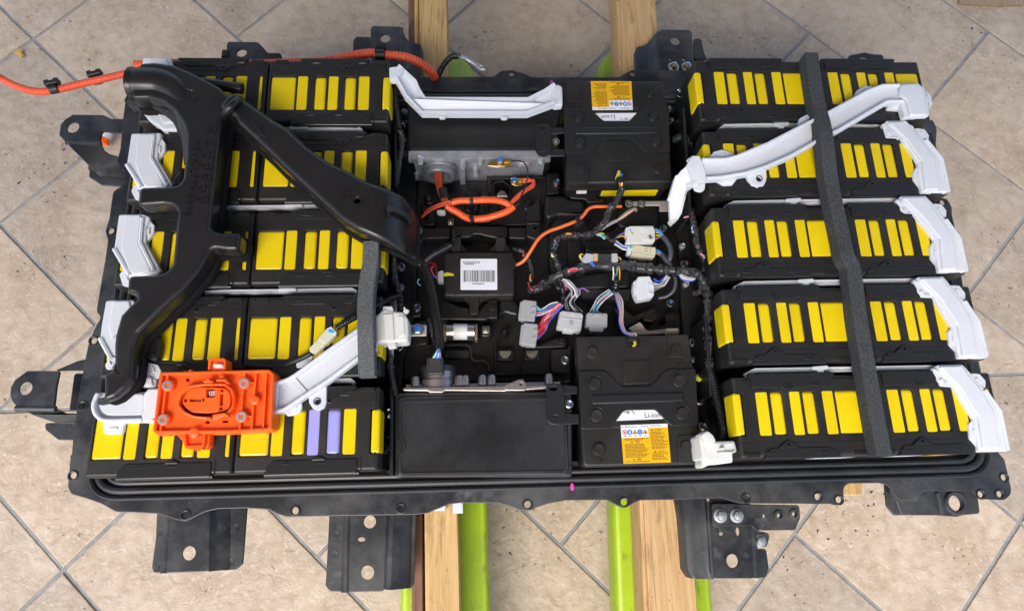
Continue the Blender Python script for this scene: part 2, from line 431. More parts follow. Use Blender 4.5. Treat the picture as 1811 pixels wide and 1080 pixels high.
# tile grids (two fields, split by a straight joint), re-scaled about the lens from the solved fit
dep = .8313+.43/S; rho = dep/1.4224
TD = .5026*rho*S; TA = .0173
LO = Vector((-.8463, -.1364))*rho*S; UP = Vector((-1.1193, 1.1194))*rho*S
ax = Vector((math.cos(TA), math.sin(TA))); ay = Vector((-math.sin(TA), math.cos(TA)))
ja, jb = W(20, 727, -TOP).to_2d(), W(1780, 661, -TOP).to_2d(); jd = (jb-ja).normalized(); jn = Vector((-jd.y, jd.x))
def clip(poly, n_, c_):                          # keep n.p >= c
    out = []
    for i in range(len(poly)):
        a, b = poly[i-1], poly[i]; da, db = a.dot(n_)-c_, b.dot(n_)-c_
        if (da >= 0) != (db >= 0): out.append(a.lerp(b, da/(da-db)))
        if db >= 0: out.append(b)
    return out
GAP = .0072
hd = TD/2-GAP*.72
def diamond(c): return [c+a for a in (ax*hd, ay*hd, -ax*hd, -ay*hd)]
def joined(c, d):                                # two neighbours laid as one long tile
    e1 = (ax+ay).normalized(); e2 = (ay-ax).normalized(); P = diamond(c)+diamond(d)
    u = [p.dot(e1) for p in P]; v = [p.dot(e2) for p in P]
    return [e1*a+e2*b for a, b in ((min(u), min(v)), (max(u), min(v)), (max(u), max(v)), (min(u), max(v)))]
L_H, L_V = ax*TD/2, ay*TD/2
def cor(org, i): return org+ax*(TD*i)
longs = {-1: [(cor(LO,1)-L_H, cor(LO,1)-L_V), (cor(LO,2)-L_H, cor(LO,2)-L_V), (cor(LO,3)-L_H, cor(LO,3)+L_V)],
          1: [(cor(UP,1)-L_H, cor(UP,1)-L_V), (cor(UP,4)+L_V, cor(UP,4)+L_H), (cor(UP,5)+L_V, cor(UP,5)+L_H)]}
full = None
for org, sgn in ((LO, -1), (UP, 1)):
    todo = []
    for i in range(-9, 12):
        for j2 in range(-9, 12):
            for off in (0, .5):
                c = org+ax*((i+off)*TD)+ay*((j2+off)*TD)+ax*(TD/2)     # tile centres: half a diagonal right of the corners
                if not (-2.3 < c.x < 2.3 and -1.1 < c.y < 2.9): continue
                hit = [k for k in longs[sgn] if min((k[0]-c).length, (k[1]-c).length) < TD*.1]
                if hit: continue
                todo.append((c, diamond(c)))
    todo += [((a+b)/2, joined(a, b)) for a, b in longs[sgn]]
    for c, q in todo:
        P = clip(q, jn*sgn, jn.dot(ja)*sgn+GAP*.5)
        if len(P) < 3 or abs(area2(P)) < 2e-4: continue
        dz = random.uniform(-.0008, .0008)
        if len(P) == 4 and abs(abs(area2(P))-2*hd*hd) < 1e-6:
            if full is None: full = mesh_of('tile', prism([p-c for p in q], -.008, 0, .0022, 2), M_['tile'])
            o = bpy.data.objects.new('tile', full)
        else: o = bpy.data.objects.new('tile', mesh_of('tile', prism([p-c for p in P], -.008, 0, .0022, 2), M_['tile']))
        o.location = (c.x, c.y, dz); COL.objects.link(o); o.parent = floor
# inferred porch, out of view: its ceiling is added to keep the overhead sky off, light comes in low from the open sides
ceil = bpy.data.objects.new('ceiling', mesh_of('ceiling', box(-2.2,-.8,2.4,2.2,3.2,2.52), mat('painted porch ceiling', (.40,.37,.34), .7))); COL.objects.link(ceil); ORG['ceiling'] = Vector(); tag(ceil, 'plain porch ceiling above the pack, out of view, added for its shade', None, None, 'structure')
for x, y in ((-2.1,-.7),(2.1,-.7),(-2.1,3.1),(2.1,3.1)): part('porch_post', box(x-.06,y-.06,0,x+.06,y+.06,2.4,.005), M_['bark'], ceil)  # posts added out of view to carry the ceiling
# ================================================================== TRUCK FORKS AND BEAMS UNDER THE PACK
FK = -.262
truck = thing('pallet_truck', W(900, 1060, -TOP), 'scuffed lime green pallet truck whose two forks carry the beams and pack', 'pallet truck')
def fork(l0, l1, r0, r1, vtip, tiplen):
    # l0/l1: left edge in the picture at the far and near end, r0/r1 the right edge
    a, b = W(l0, 135, FK), W(r0, 135, FK); c, d = W(l1, 1075, FK), W(r1, 1075, FK)
    tipy = W((l0+r0)/2, vtip, FK).y; e = (c-a).normalized(); f_ = (d-b).normalized()
    a2, b2 = a+e*((tipy-.13-a.y)/e.y), b+f_*((tipy-.13-b.y)/f_.y)
    c2, d2 = c+e*((-.42-c.y)/e.y), d+f_*((-.42-d.y)/f_.y)
    tipw = (b2-a2).length; mid = (a2+b2)/2
    tip = [Vector((mid.x+tipw*.5*math.cos(t)**.8, a2.y+.13*math.sin(t))) if t < math.pi/2 else Vector((mid.x-tipw*.5*abs(math.cos(t))**.8, a2.y+.13*math.sin(t))) for t in [math.pi*k/10 for k in range(11)]]
    out = [c2.to_2d(), d2.to_2d()]+tip
    y0 = a2.y
    top = lambda x, y: TOP+FK-max(0, y-y0)*.42
    m = prism(out, lambda x, y: TOP+FK-.058-max(0, y-y0)*.3, top, .012, 4, bottom=True)
    return m
part('fork', fork(708, 707, 842, 866, 58, 0), M_['lime'], truck)
part('fork', fork(1058, 1090, 1190, 1262, 58, 0), M_['lime'], truck)
for x in (-.075, .225): part('load_roller', lathe([(.03,-.035),(.038,-.033),(.038,.033),(.03,.035)], 18, at((x, .62, .04), 0, 0, math.pi/2)), M_['rubber'], truck)
BT = -.185
def beam(l0, l1, r0, r1, zt, zb, ytop=2.0, ybot=-.40, r=.003):
    a, b, c, d = W(l0, 10, zt), W(r0, 10, zt), W(l1, 1075, zt), W(r1, 1075, zt)
    e = (c-a)/(c.y-a.y); f_ = (d-b)/(d.y-b.y)
    q = [a+e*(ybot-a.y), b+f_*(ybot-b.y), b+f_*(ytop-b.y), a+e*(ytop-a.y)]
    return prism([p.to_2d() for p in q], TOP+zb, TOP+zt, r, 2, bottom=True)
b1 = thing('wooden_beam', W(780, 500, BT-.077), 'narrow yellowish sawn beam with a split left edge under the middle of the pack', 'beam')
part('timber', beam(741, 752, 790, 813, BT, BT-.075), M_['wood'], b1)
part('split_edge', beam(733, 738, 740, 747, BT-.012, BT-.075, 2.0, .02), M_['wood'], b1)
part('split_edge', beam(722, 728, 739, 748, BT-.03, BT-.0755, 2.0, -.4), M_['bark'], b1)
b2 = thing('wooden_beam', W(1170, 500, BT-.077), 'wide pinkish sawn beam with a bark edge, right of the split one', 'beam')
part('timber', beam(1097, 1147, 1160, 1233, BT, BT-.075), M_['wood2'], b2)
part('bark_edge', beam(1090, 1139, 1097, 1147, BT-.006, BT-.075), M_['bark'] if 0 else M_['wood2'], b2)
b3 = prism(tr(T_, [(400,300),(405,345),(523,343),(520,240),(400,240)], -.19), TOP-.262, TOP-.19, .002, 1, bottom=True)
solo('wood_block', b3, M_['wood'], 'small offcut of pale wood with darker end grain peeping out under the near flange', 'wood block')
# cardboard at the corner, leaf and twig
cb = thing('cardboard_sheet', W(1760, 2, -TOP), 'brown corrugated cardboard edge lying on the tiles at the far corner', 'cardboard')
co_ = [W(*p, -TOP).to_2d() for p in ((1694, 9), (1760, 13), (1830, 10), (1840, -60), (1690, -60))]
part('top_liner', prism(co_, .0045, .006), M_['card'], cb); part('bottom_liner', prism(inset(ccw(co_), -.002), .0005, .0018), M_['card'], cb)
fl = MB()
p0, p1 = W(1695, 9.5, -TOP), W(1836, 10.5, -TOP)
n_ = 60
for k in range(n_):
    q = p0.lerp(p1, k/n_); q2 = p0.lerp(p1, (k+.5)/n_); q3 = p0.lerp(p1, (k+1)/n_)
    for a, b, za, zb in ((q, q2, .0018, .0046), (q2, q3, .0046, .0018)):
        fl.add([(a.x, a.y, za), (b.x, b.y, zb), (b.x, b.y+.12, zb), (a.x, a.y+.12, za)], [(0,1,2,3)])
part('flute', fl, M_['card'], cb)
lf = MB()
for k, (u, v, rr, a) in enumerate(((33,94,.013,.4),(38,97,.011,2.2),(41,101,.008,4.0))):
    c = W(u, v, -TOP); pts = [(rr*math.cos(t)*(1 if abs(t) < 2 else .6), rr*.45*math.sin(t), .002+.004*abs(math.sin(t*1.5))) for t in [2*math.pi*i/9-math.pi for i in range(9)]]
    lf.join(MB().add([(0,0,.006)]+pts, [(0,i+1,(i+1) % 9+1) for i in range(9)]).xf(at((c.x, c.y, 0), a)))
solo('dry_leaf', lf, mat('dry leaf', (.55,.33,.07), .6), 'small curled yellow dry leaf on the tile left of the pack', 'leaf')
solo('grass_blade', tube([W(*p, -TOP)+Vector((0,0,z)) for p, z in (((301,83),.002),((310,86),.006),((318,89),.008),((324,94),.003))], .0007, 5), mat('dry stem', (.36,.36,.16), .7), 'thin curved dry grass stem on the tile behind the pack', 'grass blade')
# ================================================================== BATTERY TRAY
FL = -.13                                       # flange height
tray = thing('battery_tray', W(900, 500, -.18), 'black steel battery tray with bolted mounting brackets, open at the top', 'tray')
outl = ( [A_(870,370),A_(855,450),A_(835,600),A_(820,780),A_(795,880),A_(850,945)]+
 [E_(850,100),E_(770,145),E_(745,330),E_(722,400),E_(722,440),E_(735,480),E_(715,620),E_(690,760),E_(655,970)]+
 [J_(690,0),J_(655,60),J_(606,165),J_(580,290),J_(530,570),J_(495,850),J_(485,960)]+
 [Q_(450,80),Q_(430,290),Q_(450,335),Q_(540,360),Q_(640,395),Q_(740,450),Q_(850,452),Q_(1010,462),Q_(1110,495),Q_(1180,512),Q_(1240,480),Q_(1310,447),Q_(1390,430),Q_(1560,425),Q_(1720,435)]+
 [R_(0,302),R_(50,325),R_(100,340),R_(450,332),R_(920,325),R_(1000,315),R_(1130,260),R_(1200,250),R_(1450,250),R_(1540,275),R_(1590,296),R_(1640,300),R_(1700,285)]+
 [S_(0,362),S_(100,328),S_(220,305),S_(480,303),S_(530,330),S_(570,350),S_(610,352),S_(640,330),S_(690,305),S_(930,300),S_(1220,290),S_(1330,325),S_(1720,326)]+
 [P_(700,770),P_(760,768),P_(785,776),P_(815,776),P_(832,755),P_(830,690),P_(850,666),P_(1010,664),P_(1060,676),P_(1085,730),P_(1110,752),P_(1200,752),P_(1222,715),P_(1240,705),P_(1480,705),P_(1510,745),P_(1640,750),P_(1670,725),P_(1675,695),P_(1640,545)]+
 [(1766,800),(1750,720),(1734,650),(1714,560),(1697,470),(1684,400),(1684,368),(1676,350),(1660,350),(1654,300),(1657,228),(1650,210),(1636,214),(1624,160),(1614,118)]+
 [(1560,112),(1400,110),(1250,122)]+[C_(1690,300),C_(1400,298),C_(1360,312),C_(1320,338),C_(1000,337),C_(830,338),C_(780,317),C_(715,298),C_(655,303),C_(615,335),C_(300,337),C_(150,337),C_(128,305),C_(100,310)]+
 [(690,125),(560,112),(420,108),(300,104),(245,120)])
outl = [W(*p, FL).to_2d() for p in outl]
outl = rnd(outl, .012, 2)
GX0, GX1, GY0, GY1 = -.590, .812, .004, .697   # rim rectangle
def rrect(d, r): return rnd(rect(GX0+d, GY0+d, GX1-d, GY1-d), r, 8)
boltholes = [A_(882,452), E_(757,418), J_(640,163), J_(566,605), Q_(466,217), Q_(1182,468), R_(153,300), R_(830,285), R_(1640,260), S_(592,316), S_(1372,290), P_(700,734), P_(806,748), P_(1520,720), P_(1614,720), P_(1636,636), C_(714,322), C_(1395,322), C_(122,314), Z_(1667,358), Z_(862+0,0)][:-1]
bh = [W(*p, FL) for p in boltholes]
part('rim_flange', prism(outl, TOP+FL-.003, TOP+FL, .0012, 2, holes=[rrect(.02, .03)]+[circ(p.x, p.y, .0052, 12) for p in bh], bottom=True), M_['steel'], tray)
rm = mesh_of('hole_rim', lathe([(.0054,-.0005),(.0085,-.0005),(.0082,.0008),(.0066,.0011),(.0054,.0005)], 14, None, False), M_['steelclean'])
for p in bh:
    o = bpy.data.objects.new('hole_rim', rm); COL.objects.link(o); o.parent = tray; o.location = (p.x-ORG[tray.name].x, p.y-ORG[tray.name].y, TOP+FL-ORG[tray.name].z)
# raised welt beside the seal, and the seal itself
def loop3(d, r, h): return [Vector((p.x, p.y, TOP+h)) for p in rrect(d, r)]
part('seal_channel', sweep(loop3(-.004, .048, FL), [(-.004,-.004),(.004,-.004),(.004,.006),(.001,.008),(-.002,.007),(-.004,.004)][::-1], True), M_['steelclean'], tray)
part('rubber_seal', tube_raw(loop3(.006, .04, FL+.004), .0058, 10, True), M_['seal'], tray)
part('rubber_seal', tube_raw(loop3(.0175, .034, FL+.0045), .0042, 8, True), M_['seal'], tray)
part('inner_ledge', sweep(loop3(.030, .030, FL-.004), [(-.006,-.045),(.006,-.045),(.006,.004),(.003,.009),(-.003,.009),(-.006,.004)][::-1], True), M_['black'], tray)
wl = sweep(loop3(.022, .03, 0), [(-.002,-.185),(.002,-.185),(.002,FL),(-.002,FL)][::-1], True)
part('side_wall', wl, M_['steelclean'], tray)
part('floor_pan', prism(rrect(.02, .03), TOP-.185, TOP-.180, 0, 0, bottom=True), M_['deep'], tray)
for (u, v, f_) in ((1012, 860, FL+.0095), (976, 147, FL+.0095)):
    p = W(u, v, f_); part('paint_mark', prism(circ(p.x, p.y, .003, 10, .006), p.z-.004, p.z+.0015, .001, 1), M_['pink'], tray)

# brackets --------------------------------------------------------
BM = M_['steel']
def hole(f, h, x, y, r, ry=None):
    c = W(*f(x, y), h); e = W(*f(x+r, y), h)
    rr = abs(e.x-c.x); q = rr if ry is None else abs(W(*f(x, y+ry), h).y-c.y)
    return circ(c.x, c.y, rr, 18, q)
def bracket(): 
    return None
brk = []
def plate(f, pts, h, t=.004, r=.004, holes=(), bev=.0012, cr=.005, z=None):
    q = rnd(tr(f, pts, h), cr, 3)
    top = z or (TOP+h)
    bot = (lambda x, y: z(x, y)-t) if z else TOP+h-t
    return prism(q, bot, top, bev, 2, holes=[hole(f, h, *a) for a in holes], bottom=True)
def wallq(p, z0, z1, t=.004):                    # vertical web along a ground line
    return sweep([Vector((a.x, a.y, 0)) for a in p], [(-t/2, z0), (t/2, z0), (t/2, z1), (-t/2, z1)][::-1])
# near-left foot: hat section
def hat(name, m, holes_m=None):
    return part(name, m, BM, tray)
h3 = -.165
m = plate(Q_, [(1066,270),(1050,838),(1335,828),(1349,270)], h3, .004, holes=[(1202,712,44)])
hat('mounting_bracket', m)
br = tray.children[-1] if False else bpy.data.objects[ [o.name for o in COL.objects][-1] ]
def sub(name, m, parent, ma=None): return part(name, m, ma or BM, parent)
sub('side_flange', plate(Q_, [(1008,260),(990,620),(966,800),(976,836),(1052,838),(1082,270)], h3-.014), br)
sub('side_flange', plate(Q_, [(1446,260),(1415,822),(1500,818),(1545,780),(1585,260)], h3-.014), br)
a = tr3(Q_, [(1085,445),(1056,836)], h3-.007); sub('bend', tube_raw(a, .008, 10), br)
q0, q1, q2, q3 = [W(*Q_(*p), h3) for p in ((1336,262),(1330,828),(1440,822),(1446,260))]
ch = MB()                                         # sloping channel between web and flange
pr = [(0,0),(.25,-.006),(.5,-.0085),(.75,-.011),(1,-.014)]
for (s, dz) in pr:
    for e in (0, 1):
        b_ = (q0.lerp(q3, s) if e == 0 else q1.lerp(q2, s)); ch.v.append(Vector((b_.x, b_.y, b_.z+dz+.001)))
for i in range(4): ch.f.append((2*i, 2*i+1, 2*i+3, 2*i+2))
sub('bend', ch, br)
for x, y in ((1027,573),(1022,786),(1507,545),(1472,768)):
    p = W(*Q_(x, y), h3-.014); sub('spot_weld', lathe([(.0055,0),(.0052,.0006),(.0035,.0004)], 12, at((p.x, p.y, p.z))), br)
# near-middle foot
m = plate(R_, [(504,130),(492,822),(722,815),(750,130)], h3, holes=[(630,370,40),(615,695,43),(577,483,24,14)])
br = hat('mounting_bracket', m)
sub('side_flange', plate(R_, [(380,150),(346,780),(376,816),(480,820),(500,150)], h3-.013), br)
sub('bend', tube_raw(tr3(R_, [(492,330),(480,818)], h3-.006), .008, 10), br)
sub('side_flange', plate(R_, [(892,150),(880,800),(890,798),(914,770),(930,150)], h3-.012), br)
q0, q1, q2, q3 = [W(*R_(*p), h3) for p in ((751,150),(722,800),(882,798),(896,150))]
ch = MB()
for s, dz in ((0,0),(.12,.007),(.3,.009),(.5,.006),(.75,0),(.95,-.006),(1,-.012)):
    for e in (0, 1):
        b_ = (q0.lerp(q3, s) if e == 0 else q1.lerp(q2, s)); ch.v.append(Vector((b_.x, b_.y, b_.z+dz+.001)))
for i in range(6): ch.f.append((2*i, 2*i+1, 2*i+3, 2*i+2))
ch.f.append((1,3,5,7,9,11,13)[::-1])
sub('bend', ch, br)
for x, y in ((417,450),(408,577)):
    p = W(*R_(x, y), h3-.013); sub('spot_weld', lathe([(.0055,0),(.0052,.0006),(.0035,.0004)], 12, at((p.x, p.y, p.z))), br)
# near-right foot
m = plate(S_, [(1140,130),(1150,500),(1165,805),(1428,805),(1412,460),(1392,130)], h3, holes=[(1288,693,39,46),(1322,505,14,28),(1216,520,15,12)])
br = hat('mounting_bracket', m)
q0, q1, q2, q3 = [W(*S_(*p), h3) for p in ((932,300),(978,770),(1160,805),(1130,300))]
ch = MB(); rows = 6
prof = ((0,-.02),(.06,-.006),(.15,.0),(.4,.003),(.75,.001),(.9,.004),(1,0))
mids = [tr3(S_, a, h3) for a in ([(918,130),(1110,130)], [(930,300),(1120,300)], [(950,420),(1130,420)], [(962,560),(1140,560)], [(975,750),(1150,750)], [(1010,805),(1165,807)])]
for a, b in mids:
    for s, dz in prof: q = a.lerp(b, s); ch.v.append(Vector((q.x, q.y, q.z+dz+.001)))
n7 = len(prof)
for i in range(len(mids)-1):
    for j in range(n7-1): ch.f.append((i*n7+j, (i+1)*n7+j, (i+1)*n7+j+1, i*n7+j+1))
sub('bend', ch, br)
sub('rib', tube_raw(tr3(S_, [(1128,310),(1140,520),(1160,800)], h3+.001), .004, 8), br)
sub('rib', tube_raw(tr3(S_, [(1415,475),(1436,800)], h3-.004), .006, 8), br)
sub('cross_plate', plate(S_, [(1155,328),(1160,460),(1180,478),(1200,478),(1205,505),(1225,505),(1230,470),(1415,470),(1435,498),(1690,496),(1722,420),(1718,335),(1180,325)], h3+.010, .004, holes=[(1490,407,10,13),(1583,402,13),(1680,393,12)]), br)
sub('side_ear', plate(S_, [(1420,500),(1425,605),(1480,608),(1508,600),(1536,515),(1430,495)], h3-.004, .004, cr=.008), br)
sub('side_flange', plate(S_, [(1425,615),(1440,800),(1500,800),(1522,745),(1505,615)], h3-.03), br)
def hexbolt(p, r, h, parent, ma='zinc', name='bolt', tilt=None):
    M = at(p) if tilt is None else at(p) @ tilt
    m = lathe([(r*1.45,0),(r*1.45,h*.18),(r*1.1,h*.26)], 18)
    m.join(prism(circ(0,0,r,6), h*.2, h, h*.2, 2)); m.join(lathe([(r*.55,h*.9),(r*.5,h*1.06),(r*.3,h*1.1)], 12))
    return part(name, m.xf(M), M_[ma], parent)
dustybolt = mat('dusty zinc bolt', (.42,.44,.46), .4, metal=.7, dust=(60,(.2,.2,.2),.6)); M_['dbolt'] = dustybolt
for x, y, r, hh in ((1208,403,.0075,.010),(1313,403,.0075,.010),(1463,565,.0068,.008)):
    hexbolt(W(*S_(x, y), h3+(.010 if y < 500 else -.004)), r, hh, br, 'dbolt')
for x, y in ((1583,402),(1680,393)):
    p = W(*S_(x, y), h3+.010); sub('weld_nut', lathe([(.0045,.0),(.0085,.0),(.008,.003),(.0045,.0035)], 8, at(p, .3), False), br, M_['steel'])
# near right corner foot
m = plate(P_, [(1025,540),(1048,780),(1086,826),(1300,826),(1345,830),(1400,834),(1440,824),(1517,818),(1480,540)], -.150, holes=[(1390,765,33,40)], cr=.006)
br = hat('mounting_bracket', m)
sub('rib', tube_raw(tr3(P_, [(1300,715),(1320,820)], -.149), .004, 8), br)
sub('rib', tube_raw(tr3(P_, [(1085,720),(1120,822)], -.149), .003, 8), br)
sub('collar', lathe([(.0125,0),(.019,.001),(.017,.004),(.0125,.003)], 20, at(W(*P_(1390,765), -.150)), False), br)
sub('lower_lip', plate(P_, [(1070,720),(1085,752),(1200,756),(1222,716),(1240,700),(1060,690)], FL-.001, .004), br)
# left-side brackets
m = plate(A_, [(402,690),(412,620),(440,585),(495,550),(700,552),(760,578),(900,580),(900,680),(700,665),(690,680),(680,745),(450,742)], -.135, holes=[(497,637,43)], cr=.004)
br = hat('mounting_bracket', m)
zA = lambda f, p0, p1, h0, h1: (lambda x, y: TOP+h0+(h1-h0)*max(0, min(1, ((x-W(*f(*p0), h0).x)*(W(*f(*p1), h0).x-W(*f(*p0), h0).x)+(y-W(*f(*p0), h0).y)*(W(*f(*p1), h0).y-W(*f(*p0), h0).y))/((W(*f(*p1), h0)-W(*f(*p0), h0)).to_2d().length_squared))))
sub('web', plate(A_, [(450,742),(680,745),(690,775),(720,795),(810,815),(900,820),(900,930),(620,925),(590,890)], -.137, .004, z=zA(A_, (560,742), (600,925), -.136, -.160)), br)
sub('lower_flange', plate(A_, [(610,915),(605,975),(690,1028),(840,1040),(900,1040),(900,915)], -.165, .004), br)
sub('bend', tube_raw(tr3(A_, [(450,742),(690,748)], -.138), .004, 8), br)
sub('bend', tube_raw(tr3(A_, [(612,915),(870,925)], -.164), .005, 8), br)
m = plate(J_, [(68,540),(72,480),(100,430),(185,368),(400,368),(405,380),(385,470),(370,600),(375,625),(130,628),(85,580)], -.135, holes=[(173,487,47)], cr=.005)
br = hat('mounting_bracket', m)
sub('web', plate(J_, [(130,628),(375,625),(400,648),(860,655),(860,730),(320,716)], -.137, .004, z=zA(J_, (300,625), (320,716), -.136, -.165)), br)
sub('upper_web', plate(J_, [(385,362),(500,292),(620,268),(860,268),(860,372),(400,370)], -.150, .004, z=zA(J_, (500,370), (500,290), -.137, -.160)), br)
sub('bend', tube_raw(tr3(J_, [(110,625),(380,628)], -.138), .005, 8), br)
sub('lower_flange', plate(J_, [(304,735),(318,722),(880,720),(880,850),(395,838),(310,770)], -.175, .004), br)
sub('rear_web', plate(J_, [(505,385),(600,385),(600,640),(470,640),(490,500)], -.195, .004), br)
# far-side brackets
m = plate(B_, [(2,270),(3,190),(12,168),(215,172),(250,205),(285,245),(375,246),(378,300),(0,300)], -.150, holes=[(105,245,36,28)], cr=.006)
br = hat('mounting_bracket', m)
part('harness_clip', box(*W(*B_(-35,275), -.12).to_2d(), TOP-.13, *W(*B_(15,225), -.12).to_2d(), TOP-.118, .003), M_['black'], tray)
m = plate(B_, [(985,410),(984,75),(1000,61),(1190,66),(1198,80),(1195,410)], -.150, holes=[(1085,145,34,30)], cr=.005)
br = hat('mounting_bracket', m)
sub('side_wing', plate(B_, [(862,260),(866,165),(882,135),(985,135),(985,260)], -.163, cr=.006), br)
q = [tr3(B_, a, -.15) for a in ([(1198,80),(1218,110),(1245,132),(1318,142),(1337,185)], [(1195,420),(1225,420),(1250,420),(1320,420),(1337,420)])]
ch = MB(); dz5 = (0,-.012,-.018,-.02,-.026)
for j in range(5):
    for e in (0, 1): ch.v.append(q[e][j]+Vector((0,0,dz5[j])))
for i in range(4): ch.f.append((2*i, 2*i+1, 2*i+3, 2*i+2))
sub('bend', ch, br); sub('rib', tube_raw(tr3(B_, [(1194,80),(1195,400)], -.15), .004, 8), br)
m = plate(C_, [(1540,330),(1528,100),(1552,71),(1715,73),(1728,90),(1742,330)], -.150, holes=[(1634,135,27,24),(1683,240,9,14),(1606,238,10,8)], cr=.005)
br = hat('mounting_bracket', m)
q = [tr3(C_, a, -.15) for a in ([(1417,165),(1430,132),(1480,126),(1510,100),(1540,76)], [(1425,320),(1440,320),(1480,320),(1515,320),(1545,320)])]
ch = MB(); dz5 = (-.028,-.022,-.018,-.010,0)
for j in range(5):
    for e in (0, 1): ch.v.append(q[e][j]+Vector((0,0,dz5[j]+.001)))
for i in range(4): ch.f.append((2*i, 2*i+1, 2*i+3, 2*i+2))
sub('bend', ch, br); sub('side_wing', plate(C_, [(1735,122),(1779,122),(1795,250),(1740,250)], -.165), br)
sub('side_wing', plate(D_, [(340,122),(380,120),(402,210),(420,240),(345,240)], -.160), br)
for x, y in ((1622,287),(1697,287)): hexbolt(W(*C_(x, y), -.149), .0075, .011, br)
m = plate(D_, [(1195,250),(1215,215),(1300,200),(1360,211),(1405,210),(1410,250),(1410,330),(1195,330)], -.150, holes=[(1300,240,30,16)], cr=.008)
hat('mounting_bracket', m)
for (x0, x1) in ((1020,1115),(1160,1227)):
    sub('spacer', prism(tr(R_, [(x0,240),(x0,300 if x0 < 1100 else 316),(x1,300 if x0 < 1100 else 316),(x1,240)], -.155), TOP-.180, TOP-.155, .002, 2), tray, M_['white'])
# orange plug on the floor seen through the far-left bracket
plg = thing('cable_plug', W(185, 243, -TOP), 'orange and white cable plug lying on the floor under the far left bracket', 'plug')
a, b = W(181, 254, -TOP+.02), W(190, 238, -TOP+.02)
part('orange_sleeve', tube_raw([a, a.lerp(b, .5)], .012, 10), M_['orange'], plg); part('white_collar', tube_raw([a.lerp(b, .5), b, b+(b-a)*.15], .011, 10), M_['white'], plg)
part('cable', tube([b, b+(b-a)*.8, b+Vector((.06,.03,0)), b+Vector((.2,.03,.02))], .006, 8), M_['cable'], plg)
# ================================================================== TEN LONG BATTERY MODULES
# one four-cell half, from its outer end: windows in the cover, (x0, x1, kind)
WIN = [(.0055,.0449,'big'),(.0483,.0641,'flat'),(.0750,.0930,'round'),(.0972,.1123,'flat'),(.1223,.1403,'round'),(.1450,.1619,'flat'),(.1814,.1884,'end')]
HL = .194; YT, YB = .0615, -.0530; WT, WB = .0308, -.0303
def half_cover():
    xs = HL-.0006
    out = rnd(rect(.0004, YB, xs, YT), .004, 3)
    holes = [rnd(rect(a, WB, b, WT), .0022, 2) for a, b, k in WIN]
    m = prism(out, -.034, 0, .0052, 4, holes=holes, hr=.0009)
    # seam line, corner pockets, raised edge cap
    return m
def slab(x0, y0, x1, y1, z0, z1, r=.001): return prism(rect(x0, y0, x1, y1), z0, z1, r, 2)
def rail_top():
    m = prism(rnd([Vector(p) for p in ((.061,.0502),(.067,.0488),(.151,.0488),(.161,.0610),(.161,.0628),(.051,.0628),(.051,.0610))], .002, 2), -.006, .0022, .0008, 2)
    m.join(prism(rnd([Vector(p) for p in ((.108,.0490),(.119,.0420),(.1235,.0385),(.1265,.0385),(.131,.0420),(.142,.0490))], .003, 3), -.003, .0036, .0009, 2, holes=[circ(.125,.0432,.0022,12)]))
    for x in (.070, .122-.008+.03): m.join(prism(rnd(rect(x, .0530, x+.0135, .0566), .001, 2), .0015, .0030, .0005, 1, holes=[rect(x+.0012,.0540,x+.0123,.0556)]))
    return m
def rail_bot():
    m = prism(rnd([Vector(p) for p in ((.044,-.0452),(.051,-.0375),(.054,-.0362),(.166,-.0362),(.166,-.0560),(.044,-.0560))], .002, 2), -.012, .0020, .0012, 2)
    m.join(prism(rnd([Vector(p) for p in ((.104,-.0375),(.108,-.0342),(.114,-.0318),(.120,-.0342),(.124,-.0375))], .003, 3), -.003, .0034, .0008, 2))
    for x in (.066, .110): m.join(prism(rnd(rect(x, -.0422, x+.013, -.0388), .001, 2), .0015, .0030, .0005, 1, holes=[rect(x+.0012,-.0412,x+.0118,-.0398)]))
    m.join(sweep([(.042,-.0545,-.0035),(.168,-.0545,-.0035)], [(.0036*math.cos(t), .0036*math.sin(t)) for t in [2*math.pi*k/10 for k in range(10)]][::-1]))
    return m
def pockets():
    m = MB()
    for x in (.165, .183, .010, .028): m.join(slab(x, .0535, x+.0035, .0565, -.002, .0012, .0004))
    m.join(slab(.1665, .0548, .1855, .0602, -.002, .0018, .0006)); m.join(slab(.012, .0548, .030, .0602, -.002, .0016, .0006))
    m.join(slab(.002, .0408, HL-.002, .0414, -.002, .0008, .0003))
    m.join(slab(.170, -.0525, .1715, -.034, -.002, .0009, .0003))
    return m
def cellm(x0, x1, kind):
    e = .0012
    if kind == 'end': return prism(rnd(rect(x0-.001, WB-e, x1+.0045, WT+e), .002, 2), -.040, -.0012, .0028, 3)
    if kind == 'outer': return prism(rnd(rect(.1828, WB, HL+.0012, WT), .0052, 4), -.034, .0008, .0048, 5)
    if kind == 'big': return prism(rnd(rect(x0-e, WB-e, x1+e*1.5, WT+e), .0062, 4), -.04, -.0012, .0052, 4)
    if kind == 'flat': return prism(rnd(rect(x0-e, WB-e, x1+e*.5, WT+e), .002, 2), -.04, -.0006, .0018, 3)
    return prism(rnd(rect(x0-e, WB-e, x1+e, WT+e), .0066, 4), -.04, -.0018, .0056, 4)
PRO = {}
